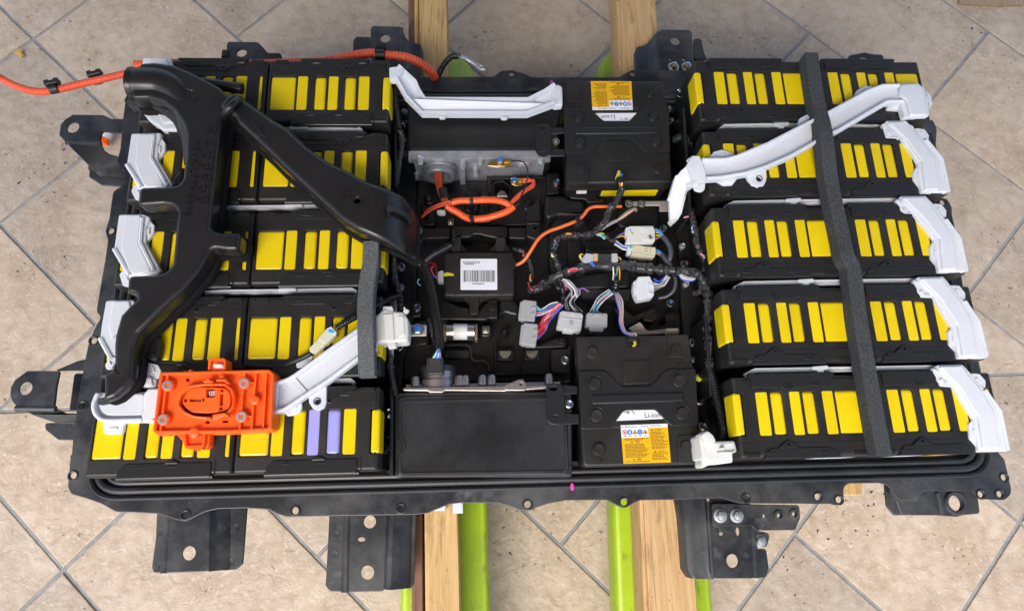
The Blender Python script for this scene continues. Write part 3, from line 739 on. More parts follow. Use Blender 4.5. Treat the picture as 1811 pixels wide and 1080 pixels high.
def make_module(name, loc, rz, label):
    t = thing(name, loc, label, 'battery module', 'long battery modules in two stacks of five', rz)
    def put(nm, key, fn, ma, M, par=t):
        if key not in PRO: PRO[key] = mesh_of(nm, fn(), ma)
        o = bpy.data.objects.new(nm, PRO[key]); COL.objects.link(o); o.parent = par; o.matrix_local = M; ORG[o.name] = Vector(loc); return o
    I = Matrix.Identity(4)
    put('case', 'case', lambda: box(.003, YB+.003, -.172, 2*HL-.003, YT-.003, -.0305, .004), M_['deep'], I)
    for k in (0, 1):
        M = Matrix.Translation((k*HL, 0, 0))
        c = put('cover', 'cover', half_cover, M_['cover'], M)
        put('clamp_rail', 'rt', rail_top, M_['rail'], M); put('clamp_rail', 'rb', rail_bot, M_['rail'], M)
        put('snap_pockets', 'pk', pockets, M_['rail'], I, c)
        for i, (a, b, kd) in enumerate(WIN):
            lil = (name_lilac == loc and k == 1 and i in (3, 4))
            if k == 1 and kd == 'end': kd = 'outer'
            o = put('cell', 'cell%d%s%s' % (i, lil, kd), lambda: cellm(a, b, kd), M_['lilac' if lil else 'yellow'], M)
    # sloping yellow end of the last cell, wrapped over the end edge
    return t
ordn = ['farthest', 'second from the far side', 'middle', 'second from the near side', 'nearest']
YL = [0.6125-.1332*0+(-.1332*k) for k in range(5)]; YR = [.6245-.1332*k for k in range(5)]
XL0 = -.488*S; XR1 = .687*S
name_lilac = (XL0, YL[4], TOP)
LBL = ['farthest long module of the left stack, mostly under the mouth of the black duct', 'second long module from the far side in the left stack, crossed by two duct branches', 'middle long module of the left stack, inner end under the short foam strip', 'left stack module second from the near side, white connector resting on it', 'nearest long module of the left stack, with two lilac cells among the yellow ones']
LBR = ['farthest long module of the right stack, under the upper end of the white channel', 'second long module from the far side in the right stack, crossed by the white channel', 'middle long module of the right stack under the bent foam strip', 'second long module from the near side in the right stack, under the foam strip', 'nearest long module of the right stack, the foam strip ending on it']
for k in range(5):
    make_module('battery_module', (XL0, YL[k], TOP), 0, LBL[k])
    make_module('battery_module', (XR1, YR[k], TOP), math.pi, LBR[k])
ZM = fr(880,480,4.695)
# ================================================================== helpers for traced pieces
def pl(f, pts, h1, t, r=.002, n=2, cr=.002, holes=(), hr=.0008, z=None):
    """a plate or block traced at height h1, t thick"""
    q = rnd(tr(f, pts, h1), cr, 3)
    return prism(q, (lambda x, y: z(x, y)-t) if z else TOP+h1-t, z or TOP+h1, r, n, holes=[hole(f, h1, *a) if isinstance(a[0], (int, float)) else rnd(tr(f, a, h1), cr*.5, 2) for a in holes], hr=hr, bottom=True)
def rp(px, h): return px*(CAMZ-TOP-h)/FPX          # pixels -> metres at a height
def wire(f, pts, h, r, seg=6, k=5): return tube(tr3(f, pts, h), r, seg, k)
def Wy(u, v, y):                                   # point on an upright plane y
    a = W(u, v, 0); k = a.y/(CAMZ-TOP); h = (CAMZ-TOP)-y/k
    return W(u, v, h)
def textmesh(s, size, M, ext=.0003, font_shear=0, align='CENTER'):
    cu = bpy.data.curves.new('t', 'FONT'); cu.body = s; cu.size = size; cu.extrude = ext; cu.align_x = align; cu.align_y = 'CENTER'; cu.resolution_u = 3
    o = bpy.data.objects.new('t', cu); COL.objects.link(o)
    me = bpy.data.meshes.new_from_object(o.evaluated_get(bpy.context.evaluated_depsgraph_get()))
    bpy.data.objects.remove(o); bpy.data.curves.remove(cu)
    m = MB(); m.add([M @ v.co for v in me.vertices], [tuple(p.vertices) for p in me.polygons]); bpy.data.meshes.remove(me); return m
def root(f, x, y, h, name, label, cat, group=None): return thing(name, W(*f(x, y), h), label, cat, group)

# ================================================================== TRAY FITTINGS: ledges, lids, cast plates, deck
for q in ([(694,140),(722,140),(728,200),(735,330),(737,430),(737,560),(712,640),(706,840),(684,850),(690,500),(692,300)], [(1196,150),(1222,150),(1236,300),(1250,560),(1266,830),(1246,830),(1222,690),(1208,590),(1198,400)]):
    part('module_ledge', pl(Z_, q, -.125, .055, .002, 2, .006), M_['black'], tray)
for q, h in (([(697,330),(697,205),(702,205),(702,330)], -.05), ([(692,500),(692,330),(697,330),(697,500)], -.06), ([(689,840),(690,640),(695,640),(695,840)], -.06), ([(1219,380),(1208,190),(1212,190),(1224,380)], -.05), ([(1256,700),(1246,560),(1250,560),(1262,700)], -.05)):
    part('side_rail', pl(Z_, q, h, .08, .0008, 1, .001), M_['steelclean'], tray)
# the two box lids and the seam on each
lidA = pl(C_, [(125,430),(1000,430),(990,560),(945,760),(900,772),(138,772),(128,740)], -.06, .10, .005, 4, .008)
part('box_lid', lidA, M_['black'], tray)
part('lid_seam', pl(C_, [(150,738),(900,738),(900,743),(150,743)], -.0594, .002, .0003, 1, 0), M_['steelclean'], tray)
lidB = pl(N_, [(150,505),(1225,500),(1240,700),(1245,990),(1235,1008),(165,1012),(150,990),(150,890),(185,870),(190,800),(160,770),(150,640)], -.064, .10, .0025, 3, .01)
M_['lid'] = mat('dusty black lid', (.008,.0085,.0095), .36, noise=[(7,(.014,.015,.018),.4,.7)], dust=(5,(.10,.11,.125),.30), bump=(260,.00012,4))
part('box_lid_base', pl(N_, [(135,482),(1262,476),(1266,700),(1268,1005),(1258,1018),(150,1022),(136,1005)], -.067, .10, .003, 3, .008), M_['lid'], tray)
part('box_lid', lidB, M_['lid'], tray)
rim = rnd(tr(N_, [(172,540),(1215,522),(1235,985),(170,1000),(170,880),(198,850),(196,800),(172,770)], -.064), .008, 4)
part('lid_border', sweep([Vector((p.x, p.y, TOP-.064)) for p in rim], [(-.003,-.002),(-.0015,.0018),(.0015,.0018),(.003,-.002)][::-1], True), M_['seal'], tray)
lidA_r = rnd(tr(C_, [(160,560),(930,560),(915,735),(160,735)], -.06), .006, 3)
part('lid_border', sweep([Vector((p.x, p.y, TOP-.06)) for p in lidA_r], [(-.0022,-.002),(-.001,.0008),(.001,.0008),(.0022,-.002)][::-1], True), M_['black'], tray)
# far cast plate, upright, with round cable outlet
yA = W(*C_(500,790), -.06).y
xa, xb = W(*C_(134,790), -.06).x, W(*C_(932,790), -.06).x
pA = thing('cast_cover_plate', (xa*.5+xb*.5, yA, TOP-.155), 'cast aluminium plate with a round outlet ring for orange cables', 'metal plate')
part('plate', box(xa+.008, yA, TOP-.152, xb-.008, yA+.010, TOP-.062, .002), M_['alu'], pA)
part('top_edge', box(xa, yA-.004, TOP-.0700, xb, yA+.012, TOP-.0575, .002), M_['alu'], pA)
part('bottom_edge', box(xa+.012, yA-.008, TOP-.160, xb-.05, yA+.008, TOP-.152, .002), M_['alu'], pA)
RY = Matrix.Rotation(math.pi/2, 4, 'X')            # z -> -y
cR = Wy(777.5, 314, yA-.021); rR = rp(31, cR.z-TOP)
part('outlet_ring', lathe([(rR*.92,-.004),(rR*1.08,0),(rR*1.08,.008),(rR,.010),(rR,.018),(rR*.93,.021),(rR*.70,.021),(rR*.64,.018),(rR*.60,.002)], 40, Matrix.Translation((cR.x, yA, cR.z)) @ RY, False), M_['alugrey'], pA)
part('outlet_bore', lathe([(rR*.62,.0),(rR*.62,.006)], 32, Matrix.Translation((cR.x, yA, cR.z)) @ RY), M_['deep'], pA)
part('top_boss', prism(rnd(tr(C_, [(255,795),(262,778),(305,772),(345,780),(352,795),(330,802),(280,803)], -.055), .006, 3), TOP-.075, TOP-.0555, .002, 2), M_['alu'], pA)
def pin(x, y, r, L, ma='alu', par=pA, yy=None):
    p = Wy(*C_(x, y), (yy or yA)-L); r = rp(r/3.177, p.z-TOP)
    part('boss', lathe([(r*1.5,0),(r*1.1,.004),(r,L*.8),(r*.75,L)], 14, Matrix.Translation((p.x, yy or yA, p.z)) @ RY), M_[ma], par)
for x, y, r, L in ((200,835,20,.014),(440,862,17,.020),(538,838,17,.014),(512,905,15,.018),(780,845,38,.006),(878,832,17,.012),(182,915,14,.012),(232,915,14,.012),(700,850,18,.008),(650,848,14,.006)): pin(x, y, r, L)
part('web_rib', box(W(*C_(420,800),-.07).x, yA-.012, TOP-.135, W(*C_(450,800),-.07).x, yA, TOP-.075, .003), M_['alu'], pA)
part('lug_plate', pl(C_, [(565,805),(640,800),(720,800),(715,832),(640,845),(580,838)], -.058, .004, .001, 1, .004), M_['alu'], pA)
# near cast plate lying along the near lid
pB = root(N_, 700, 470, -.155, 'cast_cover_plate', 'narrow pinkish aluminium flange along the near lid with a lifting ear', 'metal plate')
M_['aluw'] = mat('warm aluminium', (.52,.47,.46), .4, metal=1, noise=(30,(.44,.40,.40),.4,.65), bump=(150,.0003,4))
part('top_edge', pl(N_, [(188,450),(400,446),(840,438),(1110,432),(1110,455),(840,475),(460,470),(440,482),(360,482),(345,472),(188,470)], -.058, .014, .0015, 2, .003), M_['aluw'], pB)
part('ear', pl(N_, [(835,470),(838,432),(930,396),(955,396),(975,425),(976,470)], -.052, .010, .0015, 2, .004, holes=[(940,429,10)]), M_['aluw'], pB)
yB = W(*N_(400,470), -.06).y
part('plate', box(W(*N_(200,460),-.06).x, yB+.012, TOP-.150, W(*N_(1200,460),-.06).x, yB+.004, TOP-.072, .001), M_['alu'], pB)
cR = W(*N_(410,425), -.075); RYm = Matrix.Rotation(-math.pi/2, 4, 'X')
part('outlet_ring', lathe([(.031,0),(.031,.012),(.027,.014),(.027,.026),(.022,.028)], 36, Matrix.Translation((cR.x, yB+.006, TOP-.092)) @ RYm), M_['aluw'], pB)
part('plug_collar', lathe([(.0285,.026),(.0285,.034),(.020,.037)], 30, Matrix.Translation((cR.x, yB+.006, TOP-.092)) @ RYm), M_['rubber'], pB)
for x, y in ((585,412),(695,412),(755,415),(1120,410),(268,418),(548,418)):
    p = W(*N_(x, y), -.068); part('boss', lathe([(.007,0),(.0065,.012),(.005,.015)], 12, Matrix.Translation((p.x, yB+.008, p.z)) @ RYm), M_['aluw'], pB)
# junction deck in the middle
dk = root(Z_, 960, 520, -.18, 'junction_base', 'black moulded plastic base with ribs and pockets between the two module stacks', 'plastic base')
def D(f, pts, h, t=.03, r=.003, cr=.004, holes=(), name='deck_block', ma='deep', n=3, z=None): return part(name, pl(f, pts, h, t, r, n, cr, holes, .001, z), M_[ma], dk)
D(Z_, [(736,322),(990,318),(1000,340),(1188,350),(1205,400),(1200,600),(1016,605),(1010,676),(712,672),(716,600),(738,560),(732,420)], -.135, .04, name='deck')
D(G_, [(918,262),(1500,248),(1640,245),(1650,520),(1600,530),(1380,610),(1350,790),(835,790),(838,455),(915,442)], -.125, .03, holes=[[(1000,500),(1010,410),(1120,330),(1160,360),(1150,500)]])
D(G_, [(955,320),(1515,300),(1515,308),(965,330),(965,345),(955,345)], -.112, .02, .001, .001, name='rib')
D(G_, [(972,500),(978,345),(1080,330),(1165,390),(1150,510)], -.112, .02, .002, .004, holes=[[(990,490),(994,365),(1075,348),(1145,400),(1135,495)]], name='pocket')
D(G_, [(1520,262),(1645,258),(1645,470),(1520,480)], -.114, .02, .003, .003)
D(G_, [(685,500),(700,440),(825,430),(830,640),(690,650)], -.118, .02, .004, .008)
D(G_, [(845,450),(945,445),(945,500),(845,500)], -.120, .02)
D(G_, [(250,575),(395,575),(395,790),(230,790),(230,740),(300,740),(325,700),(300,650),(250,660)], -.120, .02)
D(G_, [(835,580),(960,580),(965,760),(840,760)], -.120, .02); D(G_, [(1280,540),(1380,540),(1385,620),(1340,640),(1280,630)], -.116, .02, .004, .008)
for x, y, r in ((910,600,26),(1065,605,30),(1330,552,26),(760,610,22),(332,515,45)):
    c = W(*G_(x, y), -.112); rr = rp(r/5.683, -.112); part('stud', lathe([(rr*1.4,-.02),(rr*1.35,-.004),(rr,-.002),(rr*.9,.006),(rr*.6,.0075)], 16, at(c)), M_['deep'], dk)
# far cross beam
D(G_, [(180,800),(215,765),(265,775),(300,812),(550,808),(550,905),(540,920),(290,925),(270,950),(175,955)], -.108, .03)
D(G_, [(555,795),(1115,795),(1118,900),(1000,915),(880,890),(860,880),(780,880),(755,905),(640,915),(555,900)], -.100, .03)
D(G_, [(1130,806),(1312,806),(1312,925),(1130,920)], -.108, .03)
D(G_, [(1310,620),(1370,585),(1440,505),(1462,500),(1455,760),(1450,930),(1385,930),(1310,900),(1310,770)], -.104, .03)
D(G_, [(1312,752),(1448,752),(1448,775),(1312,775)], -.098, .01, .002, .001)
# right-hand humps
D(H_, [(310,150),(330,125),(490,122),(515,150),(540,160),(655,162),(665,300),(640,305),(420,300),(345,330),(310,300)], -.098, .04, .006, .01)
D(H_, [(345,400),(400,315),(640,303),(680,330),(690,400),(740,440),(900,430),(930,380),(1310,380),(1310,860),(1060,990),(700,990),(610,960),(400,950),(345,700)], -.112, .03, .006, .012)
D(H_, [(470,60),(500,55),(520,105),(560,115),(660,110),(720,60),(765,58),(770,150),(830,150),(830,185),(690,190),(660,160),(540,155)], -.104, .03, .003, .004)
D(H_, [(970,230),(1305,220),(1305,400),(1180,420),(960,400),(930,330)], -.105, .03, .004, .008)
D(H_, [(500,500),(630,490),(640,760),(560,860),(520,800)], -.104, .02, .005, .01)
D(H_, [(660,510),(1010,500),(1010,620),(650,620)], -.106, .02, .005, .01)
D(H_, [(1130,560),(1290,560),(1300,740),(1100,740)], -.105, .03, .005, .01)
D(H_, [(450,830),(1060,760),(1060,930),(610,950)], -.100, .03, .006, .01)
# sloping face towards the viewer
sl = MB(); a, b, c, d = W(*M_z(680,152), -.100) if 0 else W(*fr(880,480,4.695)(680,150), -.097), W(*fr(880,480,4.695)(1100,150), -.097), W(*fr(880,480,4.695)(1090,238), -.1105), W(*fr(880,480,4.695)(705,228), -.1105)
sl.add([a, b, c, d, (a.x, a.y, a.z-.04), (b.x, b.y, b.z-.04), (c.x, c.y, c.z-.02), (d.x, d.y, d.z-.02)], [(0,3,2,1),(3,7,6,2),(0,4,7,3),(1,2,6,5),(0,1,5,4)])
part('sloping_face', sl, M_['steelclean'], dk)
for x, y, r in ((680,30,62),(55,505,34),(520,570,16),(540,575,0)):
    if r: c = W(*ZM(x, y), -.108); rr = rp(r/4.695, -.108); part('stud', lathe([(rr*1.2,-.02),(rr*1.15,-.004),(rr,-.001),(rr*.8,.004),(rr*.55,.006)], 18, at(c)), M_['deep'], dk)
# near cross beam and pockets
D(L_, [(440,568),(500,570),(650,635),(740,640),(740,700),(835,700),(850,640),(925,590),(930,565),(1020,565),(1030,600),(1030,755),(930,760),(900,775),(450,770)], -.104, .03)
D(L_, [(925,565),(1020,565),(1025,755),(930,757)], -.096, .01, .002, .002)
D(L_, [(1030,560),(1120,545),(1200,570),(1250,640),(1240,740),(1150,720),(1100,700),(1035,740)], -.106, .03, .006, .008)
D(L_, [(160,580),(255,580),(258,735),(155,745)], -.110, .02, .002, .003); D(L_, [(155,775),(330,775),(330,1020),(170,1050),(150,1000)], -.116, .02, .004, .006)
D(ZM, [(200,600),(330,610),(560,520),(575,600),(560,630),(240,640)], -.112, .02, .003, .006); D(ZM, [(950,290),(1080,470),(1250,360),(1240,310),(1130,370),(1050,300)], -.108, .02, .003, .004)
D(ZM, [(1240,320),(1300,290),(1340,360),(1300,420),(1200,410)], -.106, .02); D(ZM, [(1390,350),(1515,340),(1530,500),(1260,500),(1400,430)], -.110, .02)
D(N_, [(700,372),(1250,360),(1255,190),(1240,185),(1240,355),(700,362)], -.110, .02, .001, .001, name='rib'); D(N_, [(945,180),(955,180),(955,355),(945,355)], -.118, .012, .001, .001, name='rib'); D(N_, [(775,150),(785,150),(785,355),(775,355)], -.118, .012, .001, .001, name='rib')
D(N_, [(1130,205),(1250,200),(1255,350),(1135,355)], -.112, .02, .002, .003)
D(N_, [(455,210),(612,215),(612,262),(450,262)], -.125, .01, .001, .003, ma='rubber', name='pocket')
path = tr3(N_, [(240,165),(250,190),(420,188),(590,185),(620,215),(625,260),(650,285),(700,285),(735,320),(735,350)], -.122)
part('rib', sweep(cat(path, 5), [(-.002,-.01),(.002,-.01),(.002,.006),(-.002,.006)][::-1]), M_['deep'], dk)
for x, y in ((840,242),(1012,240)):
    c0 = W(*N_(x, y-27), -.112); w_ = rp(40/3.6, -.112); q = [Vector((c0.x-w_, c0.y)), ]+[Vector((c0.x+w_*math.cos(math.pi+math.pi*k/10), c0.y+w_*1.35*math.sin(math.pi+math.pi*k/10))) for k in range(11)]
    part('half_round_tab', prism(q, c0.z-.004, c0.z, .0008, 1), M_['tin'], dk)
    D(N_, [(x-52,y-35),(x+52,y-35),(x+52,y+35),(x-52,y+35)], -.122, .01, .001, .002)
c0 = W(*G_(1068,497), -.110); w_ = rp(58/5.683, -.11); part('half_round_tab', prism([Vector((c0.x+w_*math.cos(math.pi*k/12), c0.y+w_*1.3*math.sin(math.pi*k/12))) for k in range(13)], c0.z-.004, c0.z, .001, 1), M_['tin'], dk)
# fuse, nut plate, relay
fu = root(L_, 648, 890, -.13, 'cylinder_fuse', 'metal cylinder fuse with white band between two copper end plates', 'fuse')
D(L_, [(470,785),(825,785),(825,975),(470,975)], -.124, .006, .001, .003, ma='deep', name='pocket')
ca, cb_ = W(*L_(512,888), -.102), W(*L_(790,888), -.102); rf = rp(14.5, -.10)
cyl = lambda a, b, r: tube_raw([a, b], r, 28)
part('barrel', cyl(ca, cb_, rf), M_['tin'], fu); part('band', cyl(ca.lerp(cb_, .25), ca.lerp(cb_, .745), rf*1.02), M_['whitewarm'], fu)
for x0, x1 in ((474,508),(792,822)): part('end_plate', pl(L_, [(x0,810),(x1,810),(x1,965),(x0,965)], -.094, .022, .0015, 2, .001), mat('tarnished copper', (.40,.27,.18), .45, metal=.8, dust=(60,(.45,.4,.35),.5)), fu)
nb = root(L_, 908, 868, -.13, 'terminal_nut', 'square tin nut on a stud in a small black socket beside the fuse', 'nut')
part('socket', pl(L_, [(845,820),(970,820),(970,945),(845,945)], -.106, .02, .004, 3, .008), M_['deep'], nb)
part('nut', pl(L_, [(870,830),(942,830),(942,902),(870,902)], -.099, .006, .0012, 2, .002), M_['tin'], nb); part('stud', lathe([(.0042,0),(.004,.005),(.0025,.0065)], 14, at(W(*L_(907,862), -.099))), M_['zinc'], nb)
nb2 = root(G_, 552, 752, -.13, 'terminal_nut', 'small square nut under the orange cable loop', 'nut')
part('nut', pl(G_, [(522,722),(582,722),(582,782),(522,782)], -.106, .014, .001, 2, .001), M_['tin'], nb2); part('stud', lathe([(.003,0),(.0028,.004)], 12, at(W(*G_(550,750), -.106))), M_['zinc'], nb2)
solo('white_clip', pl(G_, [(410,628),(440,622),(498,626),(498,662),(440,664),(410,655)], -.104, .012, .003, 2, .003), M_['whitewarm'], 'small white plastic clip under the left end of the orange cable loop', 'clip')
# bolts ----------------------------------------------------------
for x, f, y, h, r, st in ((1310,F_,420,-.104,.0062,1),(1300,F_,940,-.106,.0062,1),(0,Z_,0,0,0,0),(968,C_,928,-.110,.0062,1),(562,ZM,735,-.108,.0062,1),(963,C_,702,-.052,.0060,1),(1247,N_,553,-.052,.0060,1),(1635,G_,352,0,0,0),
        (1342,H_,412,-.115,.0062,1),(1525,H_,722,-.115,.0066,1),(1400,H_,1060,-.112,.0062,1),(1022,O_,105,-.115,.0064,1),(1072,O_,535,-.115,.0062,1),(1092,O_,722,-.115,.0062,1),(138,N_,745,-.108,.0068,1),(165,N_,190,-.112,.0066,1),(1190,F_,665,-.112,.0068,1),(105,N_,607,-.095,.0066,2),(1215,B_,730,-.112,.0060,1),(1200,B_,145+0,0,0,0),
        (212,D_,585,-.112,.0055,1),(275,D_,585,-.095,.0068,2),(262,D_,420,-.09,.0060,2),
        (1505,H_,563,-.118,.0048,3),(1540,H_,890,-.118,.0048,3),(1030,O_,232,-.118,.0048,3),(135,N_,845,-.110,.0055,3),(1190,F_,800,-.115,.0048,3),(197,D_,517,-.115,.0048,3),(1215,B_,645,-.115,.0048,3)):
    if not st: continue
    p = W(*f(x, y), h)
    b = part('bolt', lathe([(r*1.15,-.006),(r*1.15,0),(r*1.05,.0012),(r*.85,.0016),(r*.80,.0046),(r*.68,.0055),(r*.42,.0050),(r*.36,.0030)], 20, at(p)) if st != 2 else lathe([(r*1.3,-.002),(r*1.3,.001),(r*.85,.002),(r*.82,.008),(r*.6,.0095)], 8, at(p, .2, .9)), M_['zinc' if st < 3 else 'alu'], tray)
    if st == 1: part('recess', lathe([(r*.36,.0034),(r*.3,.0036)], 12, at(p)), M_['bluepaint_sky'] , b)  # recess painted blue in place of the sky reflected in the socket
for f, x, y, h in ((G_,610,858,-.095),(G_,1057,858,-.095),(G_,1395,822,-.102),(L_,792,678,-.098),(L_,973,642,-.094),(ZM,1455,372,-.108),(ZM,535,575,-.110),(ZM,1300,372,-.104),(H_,222,415,-.102)):
    p = W(*f(x, y), h); part('screw', lathe([(.0056,-.001),(.0056,.0006),(.0042,.0010),(.0040,.0028),(.0028,.0030),(.0024,.0010)], 16, at(p)), M_['gloss'], tray)
for f, pts, h, hs in ((N_, [(52,760),(60,750),(120,752),(132,770),(132,825),(120,845),(60,852)], -.085, [(93,792,15,20)]), (D_, [(236,400),(250,388),(275,390),(288,410),(300,440),(300,452),(262,452),(240,440)], -.075, [(258,412,9,11)])):
    part('side_lug', pl(f, pts, h, .003, .0008, 1, .004, hs), M_['steelclean'], tray)
# perforated black brackets that hold the short modules
for f, main, hs, arms in ((C_, [(862,600),(925,598),(937,620),(937,765),(905,782),(868,780),(848,750),(848,620)], [(888,624,19,11),(890,750,19,11)], [[(930,622),(1012,618),(1012,652),(930,660)],[(930,740),(1015,742),(1015,782),(930,782)],[(930,650),(975,650),(975,750),(930,750)]]),
        (N_, [(1100,452),(1122,422),(1195,425),(1215,448),(1222,668),(1190,688),(1130,684),(1102,652)], [(1147,455,26,15),(1155,642,26,18)], [[(1210,432),(1300,440),(1300,490),(1212,492)],[(1215,618),(1312,618),(1312,680),(1218,684)],[(1212,490),(1262,490),(1266,620),(1216,620)]])):
    r_ = part('module_bracket', pl(f, main, -.045, .003, .001, 2, .008, hs), M_['rail'], tray)
    for k, a in enumerate(arms): part('arm', pl(f, a, -.052 if k == 2 else -.048, .003, .001, 1, .002), M_['rail'], r_)

# ================================================================== CONTROL BOX WITH BAR CODE
bx = root(L_, 835, 320, -.115, 'control_box', 'flat black control box with a white bar code label', 'control unit')
part('case', pl(L_, [(480,90),(560,88),(800,90),(860,90),(1180,90),(1184,150),(1205,155),(1205,240),(1188,245),(1190,525),(940,530),(480,532)], -.080, .035, .003, 3, .004), M_['cover'], bx)
part('case_step', pl(L_, [(498,104),(1166,104),(1172,512),(496,518)], -.0788, .003, .001, 2, .004), M_['cover'], bx)
for pts in ([(558,-60),(655,-60),(655,82),(558,82)], [(1005,-60),(1103,-60),(1103,82),(1005,82)], [(740,535),(835,535),(835,690),(820,715),(755,715),(740,690)]): part('mounting_arm', pl(L_, pts, -.088, .004, .0015, 2, .003), M_['cover'], bx)
for pts in ([(655,0),(735,92),(500,92),(555,0)], [(1003,0),(925,92),(1165,92),(1105,0)], [(740,620),(660,530),(910,530),(838,620)]): part('gusset', pl(L_, pts, -.094, .004, .001, 1, .001), M_['cover'], bx)
ck = MB()
for x, y in ((608,105),(832,105),(1057,105),(604,515),(882,512),(1060,510),(493,180),(490,440),(1172,300)):
    for dx in (-14, 0, 14): ck.join(pl(L_, [(x+dx-4,y-4),(x+dx+4,y-4),(x+dx+4,y+4),(x+dx-4,y+4)], -.0780, .002, 0, 1, 0))
part('snap_marks', ck, M_['deep'], bx)
lab = part('label', pl(L_, [(651,156),(1018,156),(1020,467),(650,467)], -.0776, .0012, .0002, 1, .002), mat('white paper label', (.74,.76,.82), .45), bx)
INK = mat('printing ink', (.015,.014,.014), .6); INK2 = mat('grey printing ink', (.16,.15,.17), .6)
rb = random.Random(3); x = 676; bars = MB(); 
while x < 994:
    wd = rb.choice((3, 3, 5, 7, 9)); bars.join(pl(L_, [(x,272),(min(x+wd,996),272),(min(x+wd,996),388),(x,388)], -.0774, .0003, 0, 1, 0)); x += wd+rb.choice((3, 4, 4, 6, 8))
part('bar_code', bars, INK, lab)
p = W(*L_(760,194), -.0774); part('lettering', textmesh('9499A545', .0050, Matrix.Translation(p) @ Matrix.Scale(1.35, 4, (1,0,0)), .0001), INK, lab)
ds = MB(); rb = random.Random(5)
def dashes(f, x0, x1, y, hgt, h, m, rb, lo=10, hi=30, gap=5):
    x = x0
    while x < x1-3:
        wd = min(rb.uniform(lo, hi), x1-x); m.join(pl(f, [(x,y-hgt/2),(x+wd,y-hgt/2),(x+wd,y+hgt/2),(x,y+hgt/2)], h, .0002, 0, 1, 0)); x += wd+gap
dashes(L_, 690, 785, 210, 8, -.0774, ds, rb, 8, 18, 4); dashes(L_, 772, 888, 406, 10, -.0774, ds, rb, 7, 14, 4)
part('small_print', ds, INK, lab)
part('paint_stroke', pl(L_, [(480,300),(520,292),(585,308),(580,330),(540,325),(480,335)], -.0776, .0006, .0001, 1, .003), M_['yelpaint'], bx)
cn = part('socket', pl(L_, [(420,282),(440,285),(440,275),(480,272),(480,390),(420,385)], -.084, .014, .0012, 2, .002), M_['whitewarm'], bx)
for pts, c in (([(420,310),(385,330),(350,255),(380,215),(400,235),(330,245),(315,220),(345,197),(390,205),(405,250),(408,300)], 'red'), ([(422,360),(390,330),(360,270),(375,235)], 'pinkw'), ([(425,330),(380,335),(340,358)], 'bluew'), ([(235,360),(218,385),(230,415),(252,422)], 'cyan')):
    part('wire', wire(L_, pts, -.085, .0009), M_[c], bx)

